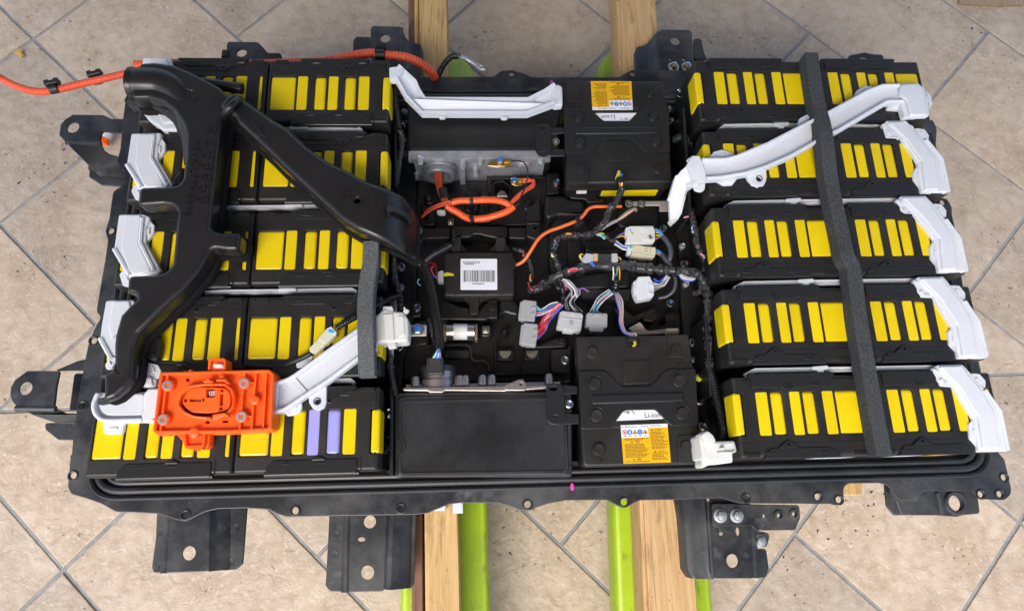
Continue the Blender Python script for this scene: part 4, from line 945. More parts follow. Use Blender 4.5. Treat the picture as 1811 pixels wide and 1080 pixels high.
# ================================================================== TWO SHORT MODULES
YLAB = mat('warning yellow print', (.78,.43,.004), .4); WLAB = mat('white print', (.76,.78,.84), .4)
REDI = mat('red print', (.55,.03,.04), .5); BLUI = mat('blue print', (.02,.15,.62), .5)
def short_module(f, cover, plate, rib, pad, caps, corners, ylab, icons, trap, upside, label, h0=-.050):
    c = sum((W(*f(*p), h0) for p in cover), Vector())/len(cover)
    t = thing('short_battery_module', (c.x, c.y, TOP-.165), label, 'battery module', 'two short square battery modules')
    q = rnd(tr(f, cover, h0), .004, 3)
    part('case', prism(inset(q, .0035), TOP-.163, TOP+h0-.010, .002, 2), M_['deep'], t)
    cv = part('cover', prism(q, TOP+h0-.026, TOP+h0, .004, 3), M_['cover'], t)
    pp = part('retaining_plate', pl(f, plate, h0+.0035, .0036, .0010, 2, .004), M_['rail'], t)
    part('stiffening_rib', pl(f, rib, h0+.0070, .0045, .0030, 3, .003), M_['rail'], pp)
    part('raised_pad', pl(f, pad, h0+.0022, .003, .0015, 2, .004), M_['cover'], cv)
    for k, (x, y, r) in enumerate(caps):
        pc = W(*f(x, y), h0+.003); rr = rp(r/(5.145 if f is V_ else 4.153), h0)
        on = k in (1, 2, 4, 5) if len(caps) >= 8 else False
        part('round_cap', lathe([(rr*1.02,-.006),(rr*1.02,.0005),(rr*.93,.0012),(rr*.88,.0040),(rr*.80,.0058),(rr*.70,.0060),(rr*.45,.0055)], 28, at((pc.x, pc.y, TOP+h0+(.0035 if r > 48.5 else 0)))), M_['cover'], t)
        if r > 48.5: part('cap_ring', lathe([(rr*1.45,0),(rr*1.42,.0007),(rr*1.2,.0010),(rr*1.08,.0003)], 28, at((pc.x, pc.y, TOP+h0+.0036)), False), M_['rail'], pp)
    for a in corners: part('terminal_cover', pl(f, a, h0+.0024, .003, .0012, 2, .003), M_['cover'], t)
    # warning label: frame, text rows, pictograms
    L4 = [W(*f(*p), h0+.0006) for p in ylab]            # corners: top-left, top-right, bottom-right, bottom-left as read
    lb = part('warning_label', prism([p.to_2d() for p in L4], TOP+h0-.0004, TOP+h0+.0006, 0, 0), YLAB, t)
    def uvp(s, u): a = L4[0].lerp(L4[1], s); b = L4[3].lerp(L4[2], s); return a.lerp(b, u)
    def cell(s0, u0, s1, u1, z=.0009, m=None):
        m = m or MB(); pts = [uvp(s0,u0), uvp(s1,u0), uvp(s1,u1), uvp(s0,u1)]
        return m.join(prism([p.to_2d() for p in pts], TOP+h0+.0004, TOP+h0+z, 0, 0))
    part('white_field', cell(0,0,1,.095), WLAB, lb); part('white_field', cell(0,.095,.575,.335), WLAB, lb)
    ex = (L4[1]-L4[0]).normalized(); ey = (L4[0]-L4[3]).normalized(); ez = ex.cross(ey)
    RM = Matrix((ex, ey, ez)).transposed().to_4x4()
    wdt = (L4[1]-L4[0]).length; hgt = (L4[0]-L4[3]).length
    part('lettering', textmesh('Li-ion Battery,  Type: LEV50', hgt*.075, Matrix.Translation(uvp(.36,.05)+Vector((0,0,.0004))) @ RM @ Matrix.Scale(wdt/hgt*1.15, 4, (1,0,0)), .00005), INK2, lb)
    for s, wd_ in ((.77, 'DANGER'), (.80, 'WARNING')):
        u = .15 if wd_ == 'DANGER' else .715
        part('lettering', textmesh(wd_, hgt*.042, Matrix.Translation(uvp(s+.02,u)+Vector((0,0,.0004))) @ RM, .00005), INK, lb)
        tp = uvp(s-.115, u)+Vector((0,0,.0005)); part('warning_triangle', MB().add([tp+ex*(-.022*wdt)-ey*(.018*hgt), tp+ex*(.022*wdt)-ey*(.018*hgt), tp+ey*(.024*hgt)], [(0,1,2)]), INK, lb)
    for wd_, s, u in (('\u5371\u967a', .33, .45), ('\u8b66\u544a', .34, .90)):
        part('lettering', textmesh(wd_, hgt*.052, Matrix.Translation(uvp(s,u)+Vector((0,0,.0004))) @ RM, .00005), INK, lb)
        tp = uvp(s-.12, u)+Vector((0,0,.0005)); part('warning_triangle', MB().add([tp+ex*(-.022*wdt)-ey*(.018*hgt), tp+ex*(.022*wdt)-ey*(.018*hgt), tp+ey*(.024*hgt)], [(0,1,2)]), INK, lb)
    rb = random.Random(11); fine = MB()
    for u in [.365,.395]+[.51+.036*k for k in range(10)]+[.955]:
        s = .06
        while s < .52+rb.uniform(-.12,.04): wd = rb.uniform(.02,.07); fine.join(cell(s, u-.009, min(s+wd,.56), u+.009, .0008)); s += wd+.012
    for u in [.205+.036*k for k in range(13)]+[.765+.036*k for k in range(5)]:
        s = .62
        while s < .93+rb.uniform(-.1,.05): wd = rb.uniform(.02,.08); fine.join(cell(s, u-.008, min(s+wd,.98), u+.008, .0008)); s += wd+.012
    o = part('small_print', fine, mat('brown small print', (.17,.09,.005), .6), lb); o['kind'] = 'stuff'
    for k, kind in enumerate(('no', 'b', 't', 'b', 't')):
        cc = uvp(.075+.108*k, .195)+Vector((0,0,.0006)); R0 = hgt*.068
        if kind == 'no':
            part('pictogram', lathe([(R0,0),(R0,.0001),(R0*.78,.0001)], 20, Matrix.Translation(cc), False), REDI, lb)
            part('pictogram', prism([ (Matrix.Rotation(-.78,2) @ Vector(q))+cc.to_2d() for q in ((-R0*.85,-R0*.1),(R0*.85,-R0*.1),(R0*.85,R0*.1),(-R0*.85,R0*.1))], cc.z-.0003, cc.z+.0002, 0, 0), REDI, lb)
            part('pictogram', prism(circ(cc.x, cc.y, R0*.35, 7), cc.z-.0003, cc.z+.0001, 0, 0), INK, lb)
        elif kind == 'b':
            part('pictogram', prism(circ(cc.x, cc.y, R0, 20), cc.z-.0004, cc.z, 0, 0), BLUI, lb)
            part('pictogram', prism([(cc+ex*a*R0+ey*b*R0).to_2d() for a, b in ((-.3,-.55),(.3,-.55),(.35,.4),(0,.65),(-.35,.4))], cc.z-.0002, cc.z+.0002, 0, 0), WLAB if k == 1 else mat('pale blue print', (.25,.42,.75), .5), lb)
        else:
            part('pictogram', MB().add([cc-ex*R0*1.05-ey*R0*.75, cc+ex*R0*1.05-ey*R0*.75, cc+ey*R0*1.0], [(0,1,2)]), INK, lb)
            part('pictogram', MB().add([cc+Vector((0,0,.0002))+q for q in (-ex*R0*.78-ey*R0*.6, ex*R0*.78-ey*R0*.6, ey*R0*.72)], [(0,1,2)]), YLAB, lb)
            part('pictogram', prism(circ(cc.x+ex.x*R0*.1, cc.y-ey.y*R0*.25, R0*.3, 6), cc.z, cc.z+.0004, 0, 0), INK, lb)
    pic = MB()
    for k in range(5): cell(.045+.108*k, .285, .105+.108*k, .302, .0011, pic)
    part('small_print', pic, INK2, lb)
    # white strip seen through the cut-out of the retaining plate
    tq = [W(*f(*p), h0+.0006) for p in trap]
    wl_ = part('type_label', prism([p.to_2d() for p in tq], TOP+h0-.0004, TOP+h0+.0006, 0, 0), WLAB, t)
    o4 = [W(*f(*p), h0+.0009) for p in icons]            # [text centre, wheel centre, stroke a, stroke b]
    part('lettering', textmesh('Li-ion', hgt*.19, Matrix.Translation(o4[0]) @ RM, .00005), INK, wl_)
    part('line_drawing', lathe([(hgt*.042,0),(hgt*.042,.0002),(hgt*.030,.0002)], 16, Matrix.Translation(o4[1]), False), INK2, wl_); part('line_drawing', lathe([(hgt*.018,0),(hgt*.018,.0002)], 10, Matrix.Translation(o4[1])), INK2, wl_)
    part('line_drawing', tube_raw([o4[2], o4[3]], .0006, 4), INK2, wl_); part('line_drawing', tube_raw([o4[1], o4[1]-ex*hgt*.13+ey*hgt*.02], .0004, 4), INK2, wl_)
    return t, cv
mT, cvT = short_module(V_, [(-20,70),(880,66),(897,80),(900,150),(900,205),(950,320),(958,715),(978,975),(970,988),(15,1003),(8,700),(-12,300)],
 [(-20,312),(195,312),(232,330),(270,362),(318,408),(350,432),(578,432),(615,398),(650,362),(690,325),(715,310),(925,306),(958,712),(742,720),(700,690),(625,625),(598,602),(565,598),(380,600),(345,606),(315,640),(240,722),(225,730),(0,728)],
 [(92,482),(845,478),(850,545),(95,553)], [(370,612),(598,610),(606,795),(380,798)],
 [(105,182,48),(122,403,50),(800,398,50),(780,178,45),(132,632,49),(823,628,49),(148,872,48),(848,865,48)],
 [[(-15,70),(158,66),(165,240),(150,252),(-10,255)], [(12,792),(75,792),(80,815),(190,815),(206,820),(212,995),(30,1002),(14,990)]],
 [(613,332),(245,334),(230,70),(600,72)], [(390,395),(551,413),(500,405),(522,425)], [(268,362),(648,360),(580,434),(350,434)], True,
 'farther short square module, its warning label reading upside down')
mN, cvN = short_module(O_, [(163,75),(172,62),(975,46),(987,55),(1002,190),(1010,240),(1040,300),(1060,700),(1062,770),(1088,985),(1078,1000),(235,1020),(212,1000),(195,740),(178,310)],
 [(178,315),(370,312),(400,340),(490,422),(505,428),(700,428),(735,405),(800,330),(830,305),(1040,295),(1062,712),(868,718),(835,695),(760,610),(735,598),(535,602),(505,612),(455,675),(410,738),(200,742)],
 [(275,490),(955,468),(958,540),(282,562)], [(500,240),(690,232),(706,405),(510,415)],
 [(283,175,46),(298,405,50),(918,385,50),(892,160,46),(313,640,50),(940,625,50),(330,885,47),(968,865,47)],
 [[(830,50),(980,46),(988,60),(1010,235),(950,240),(948,212),(845,212),(840,200)], [(905,795),(920,785),(1058,778),(1086,980),(1075,992),(922,992),(915,975)]],
 [(488,712),(832,700),(858,985),(510,995)], [(722,640),(543,618),(568,602),(592,630)], [(515,602),(738,598),(806,665),(457,680)], False,
 'nearer short square module, its warning label upright and readable')
# plug pockets, yellow cell edges and tabs of the short modules
part('plug_pocket', pl(V_, [(455,885),(550,878),(565,890),(560,960),(445,965),(447,900)], -.0480, .003, .001, 2, .003), M_['deep'], mT)
part('plug', pl(V_, [(465,940),(545,938),(545,978),(465,982)], -.042, .012, .0015, 2, .002), M_['black'], mT); part('paint_mark', pl(V_, [(478,885),(500,880),(498,930),(455,970),(455,945)], -.0462, .002, .0003, 1, .001), M_['yelpaint'], mT)
part('paint_mark', pl(V_, [(500,905),(520,905),(525,940),(500,940)], -.0462, .002, .0003, 1, .001), M_['bluepaint_sky'], mT)
part('plug_pocket', pl(O_, [(530,80),(625,75),(636,90),(632,150),(545,158),(533,145)], -.0480, .003, .001, 2, .003), M_['deep'], mN)
part('plug', pl(O_, [(540,62),(610,60),(612,92),(542,94)], -.044, .012, .0012, 2, .002), M_['black'], mN); part('paint_mark', pl(O_, [(578,95),(600,95),(606,118),(590,138),(568,130),(590,118)], -.0472, .001, .0002, 1, .002), M_['yelpaint'], mN)
part('white_tab', pl(C_, [(1078,944),(1135,944),(1138,985),(1080,985)], -.078, .006, .0012, 2, .001), M_['whitewarm'], mT)
yf = W(*V_(500,996), -.050).y+.0030; a, b = Wy(*C_(1222,977), yf), Wy(*C_(1520,1006), yf); part('cell', box(a.x, yf, b.z, b.x, yf+.02, a.z, .0015), M_['yellow'], mT)
part('lower_lip', pl(C_, [(1120,1010),(1530,1000),(1530,1035),(1120,1035)], -.128, .01, .002, 2, .002), M_['black'], mT)
for f, y0, y1, x, par in ((O_,140,420,160,mN),(O_,640,1000,192,mN),(C_,480,560,1000,mT),(C_,790,900,1022,mT)):
    a, b = W(*f(x, y0), -.08), W(*f(x+(y1-y0)*.06, y1), -.08); part('cell', box(a.x+.0015, b.y, TOP-.14, a.x+.008, a.y, TOP-.085, .002), M_['yellow'], par)
for f, x, y in ((V_,790,290),(V_,835,745),(O_,288,290),(O_,322,760),(O_,465,285)): part('pinhole', lathe([(.0016,0),(.0016,.0004)], 10, at(W(*f(x, y), -.0498))), M_['deep'], mT if f is V_ else mN)
for par, f, pts in ((mT,V_,[(740,88),(770,82),(772,92),(742,98)]),(mT,V_,[(112,762),(142,762),(142,772),(112,775)]),(mN,O_,[(246,80),(274,78),(274,90),(248,92)]),(mN,O_,[(338,968),(362,966),(362,978),(338,980)]),(mN,O_,[(900,255),(928,252),(930,264),(902,268)])):
    part('latch_mark', pl(f, pts, -.0490, .002, .0003, 1, .001), M_['deep'], par)
# ================================================================== WHITE COVERS, STRIPS AND CHANNELS
GRPL, GRPR, GRPS = 'white end covers of the left stack', 'white end covers of the right stack', 'white edge strips between module rows'
def clipear(f, pts, h, par, slot, t=.006):
    e = part('clip_ear', pl(f, pts, h, t, .0012, 2, .003), M_['white'], par)
    part('catch', pl(f, slot, h+.0022, .004, .0008, 1, .0006), M_['white'], e)
    return e
def ridge(f, pts, h, r, par, name='ridge', ma='white'): return part(name, sweep(tr3(f, pts, h), [(-r,-.004),(-r*.7,r*.5),(0,r*.8),(r*.7,r*.5),(r,-.004)][::-1]), M_[ma], par)
# left stack, from the far side
c0 = root(A_, 1060, 300, 0, 'end_cover', 'left end cover farthest back, seen in the crook of the black duct', 'end cover', GRPL)
part('shell', pl(A_, [(966,215),(974,158),(1160,158),(1190,330),(1262,655),(1102,656),(1075,622),(1045,612),(1010,582),(985,550),(968,480)], .008, .014, .003, 3, .003), M_['white'], c0)
part('raised_field', pl(A_, [(1012,165),(1130,162),(1150,215),(1230,600),(1110,605),(1060,520),(1010,400)], .011, .005, .002, 2, .003), M_['white'], c0)
clipear(A_, [(985,552),(972,520),(1000,512),(1045,520),(1060,590),(1040,612),(1010,585)], .004, c0, [(1003,525),(1018,520),(1030,552),(1015,560)])
def lcover(label, parts):
    t = None
    for k, (f, pts, h, th, r) in enumerate(parts):
        if t is None: t = root(f, pts[0][0], pts[0][1], 0, 'end_cover', label, 'end cover', GRPL)
        part('shell' if k == 0 else 'raised_field', pl(f, pts, h, th, r, 3, .0025), M_['white'], t)
    return t
AE = lambda x, y: A_(x, y)                          # rows 1 and 2 are drawn in the frames A and E (E starts 240 px lower)
e_ = lambda x, y: (x, y+240*3.856)
c1 = lcover('second left end cover from the back, beside the leftmost far bracket', [(A_, [(893,678),(940,676),(1095,672),(1098,705),(1080,745),(1078,860),e_(1182,108),e_(1060,128),e_(965,130),e_(935,130),(862,890)], .008, .014, .0025), (A_, [(938,682),(1060,680),(1040,760),(1030,850),e_(1120,110),e_(1000,122),e_(968,90),(920,880)], .011, .005, .002)])
clipear(A_, [(1092,700),(1128,745),(1125,800),(1078,862),(1045,840),(1045,760)], .005, c1, [(1078,765),(1096,762),(1092,805),(1075,808)])
clipear(E_, [(915,100),(893,145),(918,198),(945,206),(965,170),(960,130)], .005, c1, [(925,140),(940,132),(955,168),(940,175)])
ridge(A_, [(866,892),(890,930),e_(965,120)], .008, .004, c1); ridge(A_, [(1050,700),(1032,850),e_(1140,112)], .009, .0035, c1)
c2 = lcover('middle left end cover, below the first stub of the black duct', [(E_, [(808,305),(850,303),(970,300),(1020,320),(1022,345),(1000,390),(995,500),(1102,692),(1070,715),(890,728),(870,728),(775,542)], .008, .014, .0025), (E_, [(852,308),(960,305),(955,360),(945,500),(1030,690),(910,718),(880,690),(825,545)], .011, .005, .002)])
clipear(E_, [(1015,340),(1053,378),(1048,432),(1000,492),(975,470),(980,380)], .005, c2, [(1002,398),(1022,394),(1018,440),(1000,442)])
clipear(E_, [(838,680),(812,715),(835,790),(865,795),(888,790),(890,728)], .005, c2, [(842,720),(860,712),(876,755),(858,762)])
ridge(E_, [(780,540),(800,575),(885,720)], .008, .004, c2); ridge(E_, [(972,330),(958,500),(1050,690)], .009, .0035, c2)
j_ = lambda x, y: (x, y+260*3.856)
c3 = lcover('tall left end cover second from the front, half under the duct elbow', [(E_, [(720,892),(770,888),(903,886),(940,930),(950,1010),(930,1080),j_(830,140),j_(800,260),j_(745,270),j_(680,140),(690,1060)], .008, .014, .0025), (E_, [(770,895),(880,892),(890,950),(880,1060),j_(790,120),j_(760,160),(735,1060)], .011, .005, .002)])
clipear(J_, [(745,275),(714,328),(725,362),(760,350),(800,290),(790,240)], .005, c3, [(735,310),(745,300),(760,320),(750,332)])
ridge(J_, [(684,145),(705,185),(760,285)], .008, .004, c3)
c4 = lcover('short white left cover nearest the front, tucked behind the orange socket plate', [(J_, [(880,300),(950,300),(985,330),(1020,420),(1065,420),(1066,478),(910,482),(860,420)], .006, .012, .002), (J_, [(950,410),(1028,412),(1045,470),(930,472)], .009, .005, .0015)])
clipear(J_, [(975,262),(998,308),(1076,326),(1100,372),(1080,425),(1020,425),(960,330)], .004, c4, [(1028,340),(1042,335),(1056,375),(1042,382)])
for t_, f, pts, c in ((c0,A_,[(1000,612),(1015,602),(1035,605)],'cyan'),(c0,A_,[(985,620),(1005,640),(1025,662)],'yelloww'),(c1,E_,[(905,222),(925,226),(950,230)],'cyan'),(c1,E_,[(905,238),(930,248),(950,262)],'yelloww'),(c2,E_,[(845,800),(865,803),(885,806)],'cyan'),(c2,E_,[(840,812),(862,820),(885,835)],'yelloww')):
    part('wire', wire(f, pts, -.03, .0016), M_[c], t_)
# right stack
def rcover(label, f, outer, field, ears, rid):
    t = root(f, outer[0][0], outer[0][1], 0, 'end_cover', label, 'end cover', GRPR)
    part('shell', pl(f, outer, .006, .014, .0025, 3, .003), M_['white'], t); part('raised_field', pl(f, field, .0105, .006, .0025, 3, .003), M_['white'], t)
    for pts, sl in ears: clipear(f, pts, .003, t, sl)
    for q in rid: ridge(f, q, .007, .0032, t)
    return t
rcover('white end cover on the far part of the right stack, just below the long channel', D_, [(1418,582),(1535,580),(1552,600),(1575,610),(1590,640),(1650,700),(1738,800),(1775,984),(1622,984),(1600,900),(1600,820),(1555,740),(1520,700),(1500,668),(1440,600)],
 [(1430,588),(1530,586),(1560,625),(1620,690),(1700,800),(1722,970),(1645,972),(1632,880),(1625,810),(1540,690)],
 [([(1440,600),(1395,598),(1405,630),(1420,680),(1475,682),(1500,690),(1495,640)], [(1430,640),(1442,634),(1458,662),(1446,670)]), ([(1580,622),(1638,630),(1663,665),(1660,708),(1640,705),(1600,660)], [(1615,645),(1628,640),(1645,668),(1634,676)]), ([(1600,825),(1572,880),(1575,915),(1612,962),(1625,985),(1625,900)], [(1598,875),(1612,870),(1616,902),(1602,906)])],
 [[(1645,690),(1735,800),(1772,980)]])
rcover('second white end cover along the right edge, beside the middle module', I_, [(1170,130),(1300,130),(1318,148),(1342,172),(1400,245),(1475,342),(1508,512),(1366,515),(1350,430),(1342,352),(1300,290),(1262,250),(1252,235),(1195,165)],
 [(1180,136),(1296,136),(1330,180),(1380,245),(1440,340),(1462,500),(1388,503),(1372,345),(1285,235)],
 [([(1195,165),(1148,145),(1155,170),(1170,185),(1172,205),(1195,220),(1245,222),(1260,235),(1250,200)], [(1186,195),(1198,190),(1212,212),(1200,218)]), ([(1330,170),(1378,172),(1405,205),(1403,248),(1370,215)], [(1362,190),(1372,186),(1388,212),(1376,218)]), ([(1340,352),(1320,390),(1325,448),(1362,492),(1366,510),(1360,420)], [(1342,408),(1354,404),(1358,434),(1346,438)])],
 [[(1400,250),(1470,345),(1505,508)]])
rcover('third white end cover along the right edge, second from the front', I_, [(1255,537),(1388,535),(1405,552),(1425,578),(1500,660),(1570,765),(1610,946),(1466,948),(1445,850),(1432,790),(1350,655),(1335,630),(1280,570)],
 [(1268,543),(1384,541),(1420,590),(1475,655),(1538,765),(1565,935),(1490,938),(1462,780),(1370,640)],
 [([(1280,570),(1235,550),(1242,575),(1255,595),(1258,615),(1280,640),(1335,642),(1350,655),(1340,615)], [(1270,608),(1284,602),(1300,628),(1288,634)]), ([(1412,578),(1470,582),(1500,620),(1500,660),(1460,625)], [(1450,600),(1462,596),(1480,622),(1468,628)]), ([(1430,792),(1410,815),(1418,880),(1458,920),(1466,945),(1455,850)], [(1436,838),(1448,834),(1452,866),(1440,870)])],
 [[(1495,660),(1568,768),(1606,940)]])
rcover('white end cover at the front right corner of the pack', P_, [(1298,70),(1430,68),(1450,88),(1470,110),(1545,195),(1620,302),(1660,505),(1512,508),(1495,420),(1482,340),(1400,205),(1380,180),(1325,110)],
 [(1310,76),(1426,74),(1465,125),(1525,195),(1590,305),(1620,492),(1535,495),(1510,335),(1420,190)],
 [([(1325,110),(1275,82),(1282,110),(1295,130),(1298,150),(1322,178),(1378,182),(1400,205),(1385,155)], [(1314,142),(1328,136),(1345,162),(1333,168)]), ([(1460,110),(1515,116),(1546,150),(1546,195),(1505,160)], [(1495,138),(1507,133),(1526,160),(1514,166)]), ([(1482,342),(1458,370),(1464,440),(1500,480),(1512,505),(1502,420)], [(1482,395),(1494,390),(1500,424),(1488,428)])],
 [[(1540,197),(1618,305),(1656,500)]])
# strips in the gaps between rows
def strip(f, pts, w_, h, tab, label, bead=0):
    t = root(f, pts[0][0], pts[0][1], h-.02, 'edge_strip', label, 'plastic strip', GRPS)
    P = tr3(f, pts, h); hw = rp(w_/2/f(1,0)[0]+0 if 0 else w_/2, h)
    part('strip', sweep(P, [(-hw,-.012),(hw,-.012),(hw,-.003),(hw*.55,-.0005),(hw*.2,-.0035),(-hw*.3,-.0035),(-hw*.55,0),(-hw,0)][::-1]), M_['white'], t)
    part('tab', pl(f, tab, h+.004, .007, .0012, 2, .0015), M_['white'], t)
strip(B_, [(330,768),(395,764),(895,760),(925,778)], 7.4, -.010, [(430,765),(432,742),(475,735),(478,715),(512,716),(515,738),(552,742),(555,758)], 'white strip in the gap behind the second row of the left stack')
strip(F_, [(-120,262),(0,256),(400,252),(760,248)], 6.6, -.010, [(395,255),(400,236),(432,232),(440,207),(478,208),(482,230),(520,234),(518,250)], 'white strip between the second and third rows of the left stack')
strip(F_, [(-150,838),(0,830),(400,826),(855,818),(885,832)], 6.6, -.010, [(352,830),(358,808),(392,802),(398,778),(438,778),(442,802),(480,808),(475,825)], 'white strip between the third and fourth rows of the left stack')
strip(K_, [(400,600),(700,592),(1100,588),(1280,582),(1300,596)], 7, -.010, [(960,590),(962,570),(990,566),(995,552),(1020,552),(1024,566),(1050,570),(1050,586)], 'white strip behind the nearest row of the left stack, mostly hidden')
strip(D_, [(478,640),(515,612),(800,606),(1395,600)], 7.6, -.008, [(790,608),(792,592),(876,590),(878,608),(850,612),(848,628),(820,630),(818,612)], 'white strip between the first two rows of the right stack')
strip(I_, [(300,185),(338,166),(620,160),(1155,152)], 8, -.008, [(595,160),(598,145),(672,140),(676,156),(654,162),(650,178),(624,180),(622,164)], 'white strip between the second and third rows of the right stack')
strip(I_, [(345,594),(388,572),(700,565),(1240,556)], 8.4, -.008, [(658,564),(660,550),(736,546),(740,562),(718,568),(714,584),(688,587),(686,570)], 'white strip between the third and fourth rows of the right stack')
strip(P_, [(345,122),(385,100),(700,94),(1280,84)], 8.6, -.008, [(670,92),(674,78),(752,72),(756,90),(734,95),(730,112),(704,115),(702,98)], 'white strip behind the nearest row of the right stack')

# long diagonal channel on the right
ch = root(D_, 800, 760, 0, 'cable_channel', 'long white cable channel running diagonally over the right stack', 'cable channel')
body = [(385,792),(450,790),(520,790),(580,775),(760,700),(930,612),(1030,566),(1130,510),(1250,445),(1320,405),(1400,373),(1600,370),(1638,400),(1660,480),(1664,556),(1540,560),(1530,475),(1432,478),(1165,635),(1055,690),(890,785),(750,845),(640,880),(500,905),(415,912),(395,870)]
part('floor', pl(D_, body, .010, .010, .002, 2, .003), M_['white'], ch)
wall = [(-.0028,-.014),(.0028,-.014),(.0028,-.0020),(.0012,0),(-.0012,0),(-.0028,-.0020)][::-1]
part('side_wall', sweep(tr3(D_, [(392,798),(520,796),(580,782),(760,708),(930,620),(1130,518),(1320,413),(1402,382),(1500,379)], .021), wall), M_['white'], ch)
part('side_wall', sweep(tr3(D_, [(415,902),(500,896),(640,872),(750,836),(890,776),(1055,682),(1165,627),(1300,548),(1432,470),(1522,468)], .021), wall), M_['white'], ch)
part('side_wall', sweep(tr3(D_, [(1522,470),(1545,555)], .0185), [(a*1.6, b) for a, b in wall]), M_['white'], ch)
part('end_cap', pl(D_, [(1505,376),(1598,374),(1632,404),(1658,552),(1560,554),(1540,470),(1500,440)], .0185, .010, .003, 3, .006), M_['white'], ch)
fy = fr(1500,130,8.306)
for pts, sl in (([(1300,388),(1258,412),(1245,450),(1290,440),(1350,400),(1340,388)], [(1278,402),(1312,392),(1314,399),(1282,410)]), ([(975,548),(935,570),(930,610),(1000,585),(1032,568),(1020,552)], [(960,568),(998,556),(1000,564),(964,578)]), ([(498,745),(455,756),(432,780),(440,796),(540,785),(565,768),(552,762)], [(480,766),(520,760),(522,768),(484,774)]), ([(1640,402),(1678,450),(1682,492),(1664,522),(1662,480)], [(1648,445),(1662,444),(1668,470),(1654,472)]), ([(1430,478),(1430,518),(1520,524),(1532,500),(1528,470)], [(1462,492),(1480,484),(1500,486),(1492,502),(1465,504)]), ([(628,875),(590,902),(560,940),(512,942),(460,914),(480,890)], [(502,910),(540,906),(542,918),(505,922)])):
    clipear(D_, pts, .006, ch, sl)
part('mounting_ear', pl(D_, [(628,872),(645,905),(668,942),(702,952),(738,942),(749,915),(748,840)], .008, .007, .0015, 2, .003, [(706,911,15)]), M_['white'], ch); part('grommet', lathe([(.0040,0),(.0052,0),(.0052,.0022),(.0040,.0022)], 18, at(W(*D_(706,911), .007)), False), M_['rubber'], ch)
part('grommet', lathe([(.0040,-.002),(.0040,-.001)], 14, at(W(*D_(706,911), .006))), M_['deep'], ch)
def ribbon3(pts, t):                                # polygon with a height at each corner, t thick
    m = MB(); n = len(pts); up = [W(*p[0], p[1]) for p in pts]; m.v = up+[p-Vector((0,0,t)) for p in up]
    for a in geometry.tessellate_polygon([[Vector((p.x, p.y, 0)) for p in up]]):
        q = (m.v[a[1]]-m.v[a[0]]).to_2d().cross((m.v[a[2]]-m.v[a[0]]).to_2d()); a = tuple(a) if q > 0 else tuple(a)[::-1]
        m.f.append(a); m.f.append(tuple(i+n for i in a[::-1]))
    for i in range(n): m.f.append((i, (i+1) % n, n+(i+1) % n, n+i))
    return m
d = lambda x, y, h: (D_(x, y), h)
part('connector_sleeve', ribbon3([d(298,835,.012), d(335,782,.014), d(372,782,.014), d(412,900,.014), d(398,918,.012), d(345,940,.010)], .012), M_['white'], ch)
clipear(D_, [(300,800),(332,780),(360,782),(345,800),(318,815)], .008, ch, [(318,795),(336,786),(342,792),(322,802)]); clipear(D_, [(335,940),(350,970),(380,978),(402,970),(408,915),(380,918)], .006, ch, [(366,945),(392,932),(396,942),(372,956)])
part('down_leg', ribbon3([d(300,838,.010), d(345,938,.006), d(295,965,-.010), (H_(1520,150),-.045), (H_(1475,325),-.066), (H_(1440,345),-.068), (H_(1400,345),-.068), (H_(1392,160),-.040), d(240,900,-.006), d(265,868,0)], .008), M_['white'], ch)
part('leg_wall', sweep([W(*D_(240,900), -.004), W(*H_(1395,150), -.036), ], [(-.002,-.01),(.002,-.01),(.002,.006),(-.002,.006)][::-1]), M_['white'], ch)
part('leg_wall', sweep([W(*D_(345,936), .008), W(*D_(296,962), -.008), W(*H_(1515,150), -.043), W(*H_(1478,300), -.063)], [(-.002,-.01),(.002,-.01),(.002,.006),(-.002,.006)][::-1]), M_['white'], ch)
part('leg_tip', ribbon3([(H_(1410,345),-.066), (H_(1470,325),-.064), (H_(1462,340),-.068), (H_(1416,378),-.07), (H_(1390,345),-.07)], .01), M_['whitewarm'], ch)
solo('steel_busbar', pl(H_, [(1040,178),(1400,172),(1425,262),(1310,262),(1308,212),(1040,215)], -.085, .003, .0006, 1, .001), mat('satin tinned bar', (.55,.50,.48), .45, metal=.6), 'flat tinned busbar joining the far short module to the white channel', 'busbar')
for x in (1040, 1148):
    hexbolt(W(*H_(x, 200), -.084), .0050, .007, dk)
# far centre channel
cc = root(C_, 500, 505, -.06, 'cable_channel', 'white cable channel dipping between the far left module and the far short module', 'cable channel')
cpt = lambda x, y, h: (C_(x, y), h)
part('floor', ribbon3([cpt(95,285,-.002), cpt(185,375,-.020), cpt(235,462,-.042), cpt(805,464,-.042), cpt(955,380,-.030), cpt(955,490,-.030), cpt(800,554,-.042), cpt(215,552,-.042), cpt(125,460,-.022), cpt(72,352,-.002)], .006), M_['white'], cc)
part('side_wall', sweep([W(*C_(x, y), h) for x, y, h in ((80,285,0),(175,375,-.014),(195,425,-.026),(232,470,-.036),(805,472,-.036),(900,425,-.030),(955,388,-.022))], [(-.0028,-.008),(.0028,-.008),(.0028,.006),(-.0028,.006)][::-1]), M_['white'], cc)
part('side_wall', sweep([W(*C_(x, y), h) for x, y, h in ((62,345,0),(122,452,-.016),(212,545,-.036),(800,547,-.036),(958,488,-.024))], [(-.0026,-.008),(.0026,-.008),(.0026,.006),(-.0026,.006)][::-1]), M_['white'], cc)
part('end_hook', pl(C_, [(25,283),(70,277),(100,285),(110,300),(62,352),(28,352)], .004, .012, .002, 2, .002), M_['white'], cc)
part('end_cap', pl(C_, [(945,378),(985,380),(1000,395),(1002,492),(960,497),(935,485)], -.024, .014, .003, 3, .003), M_['white'], cc)
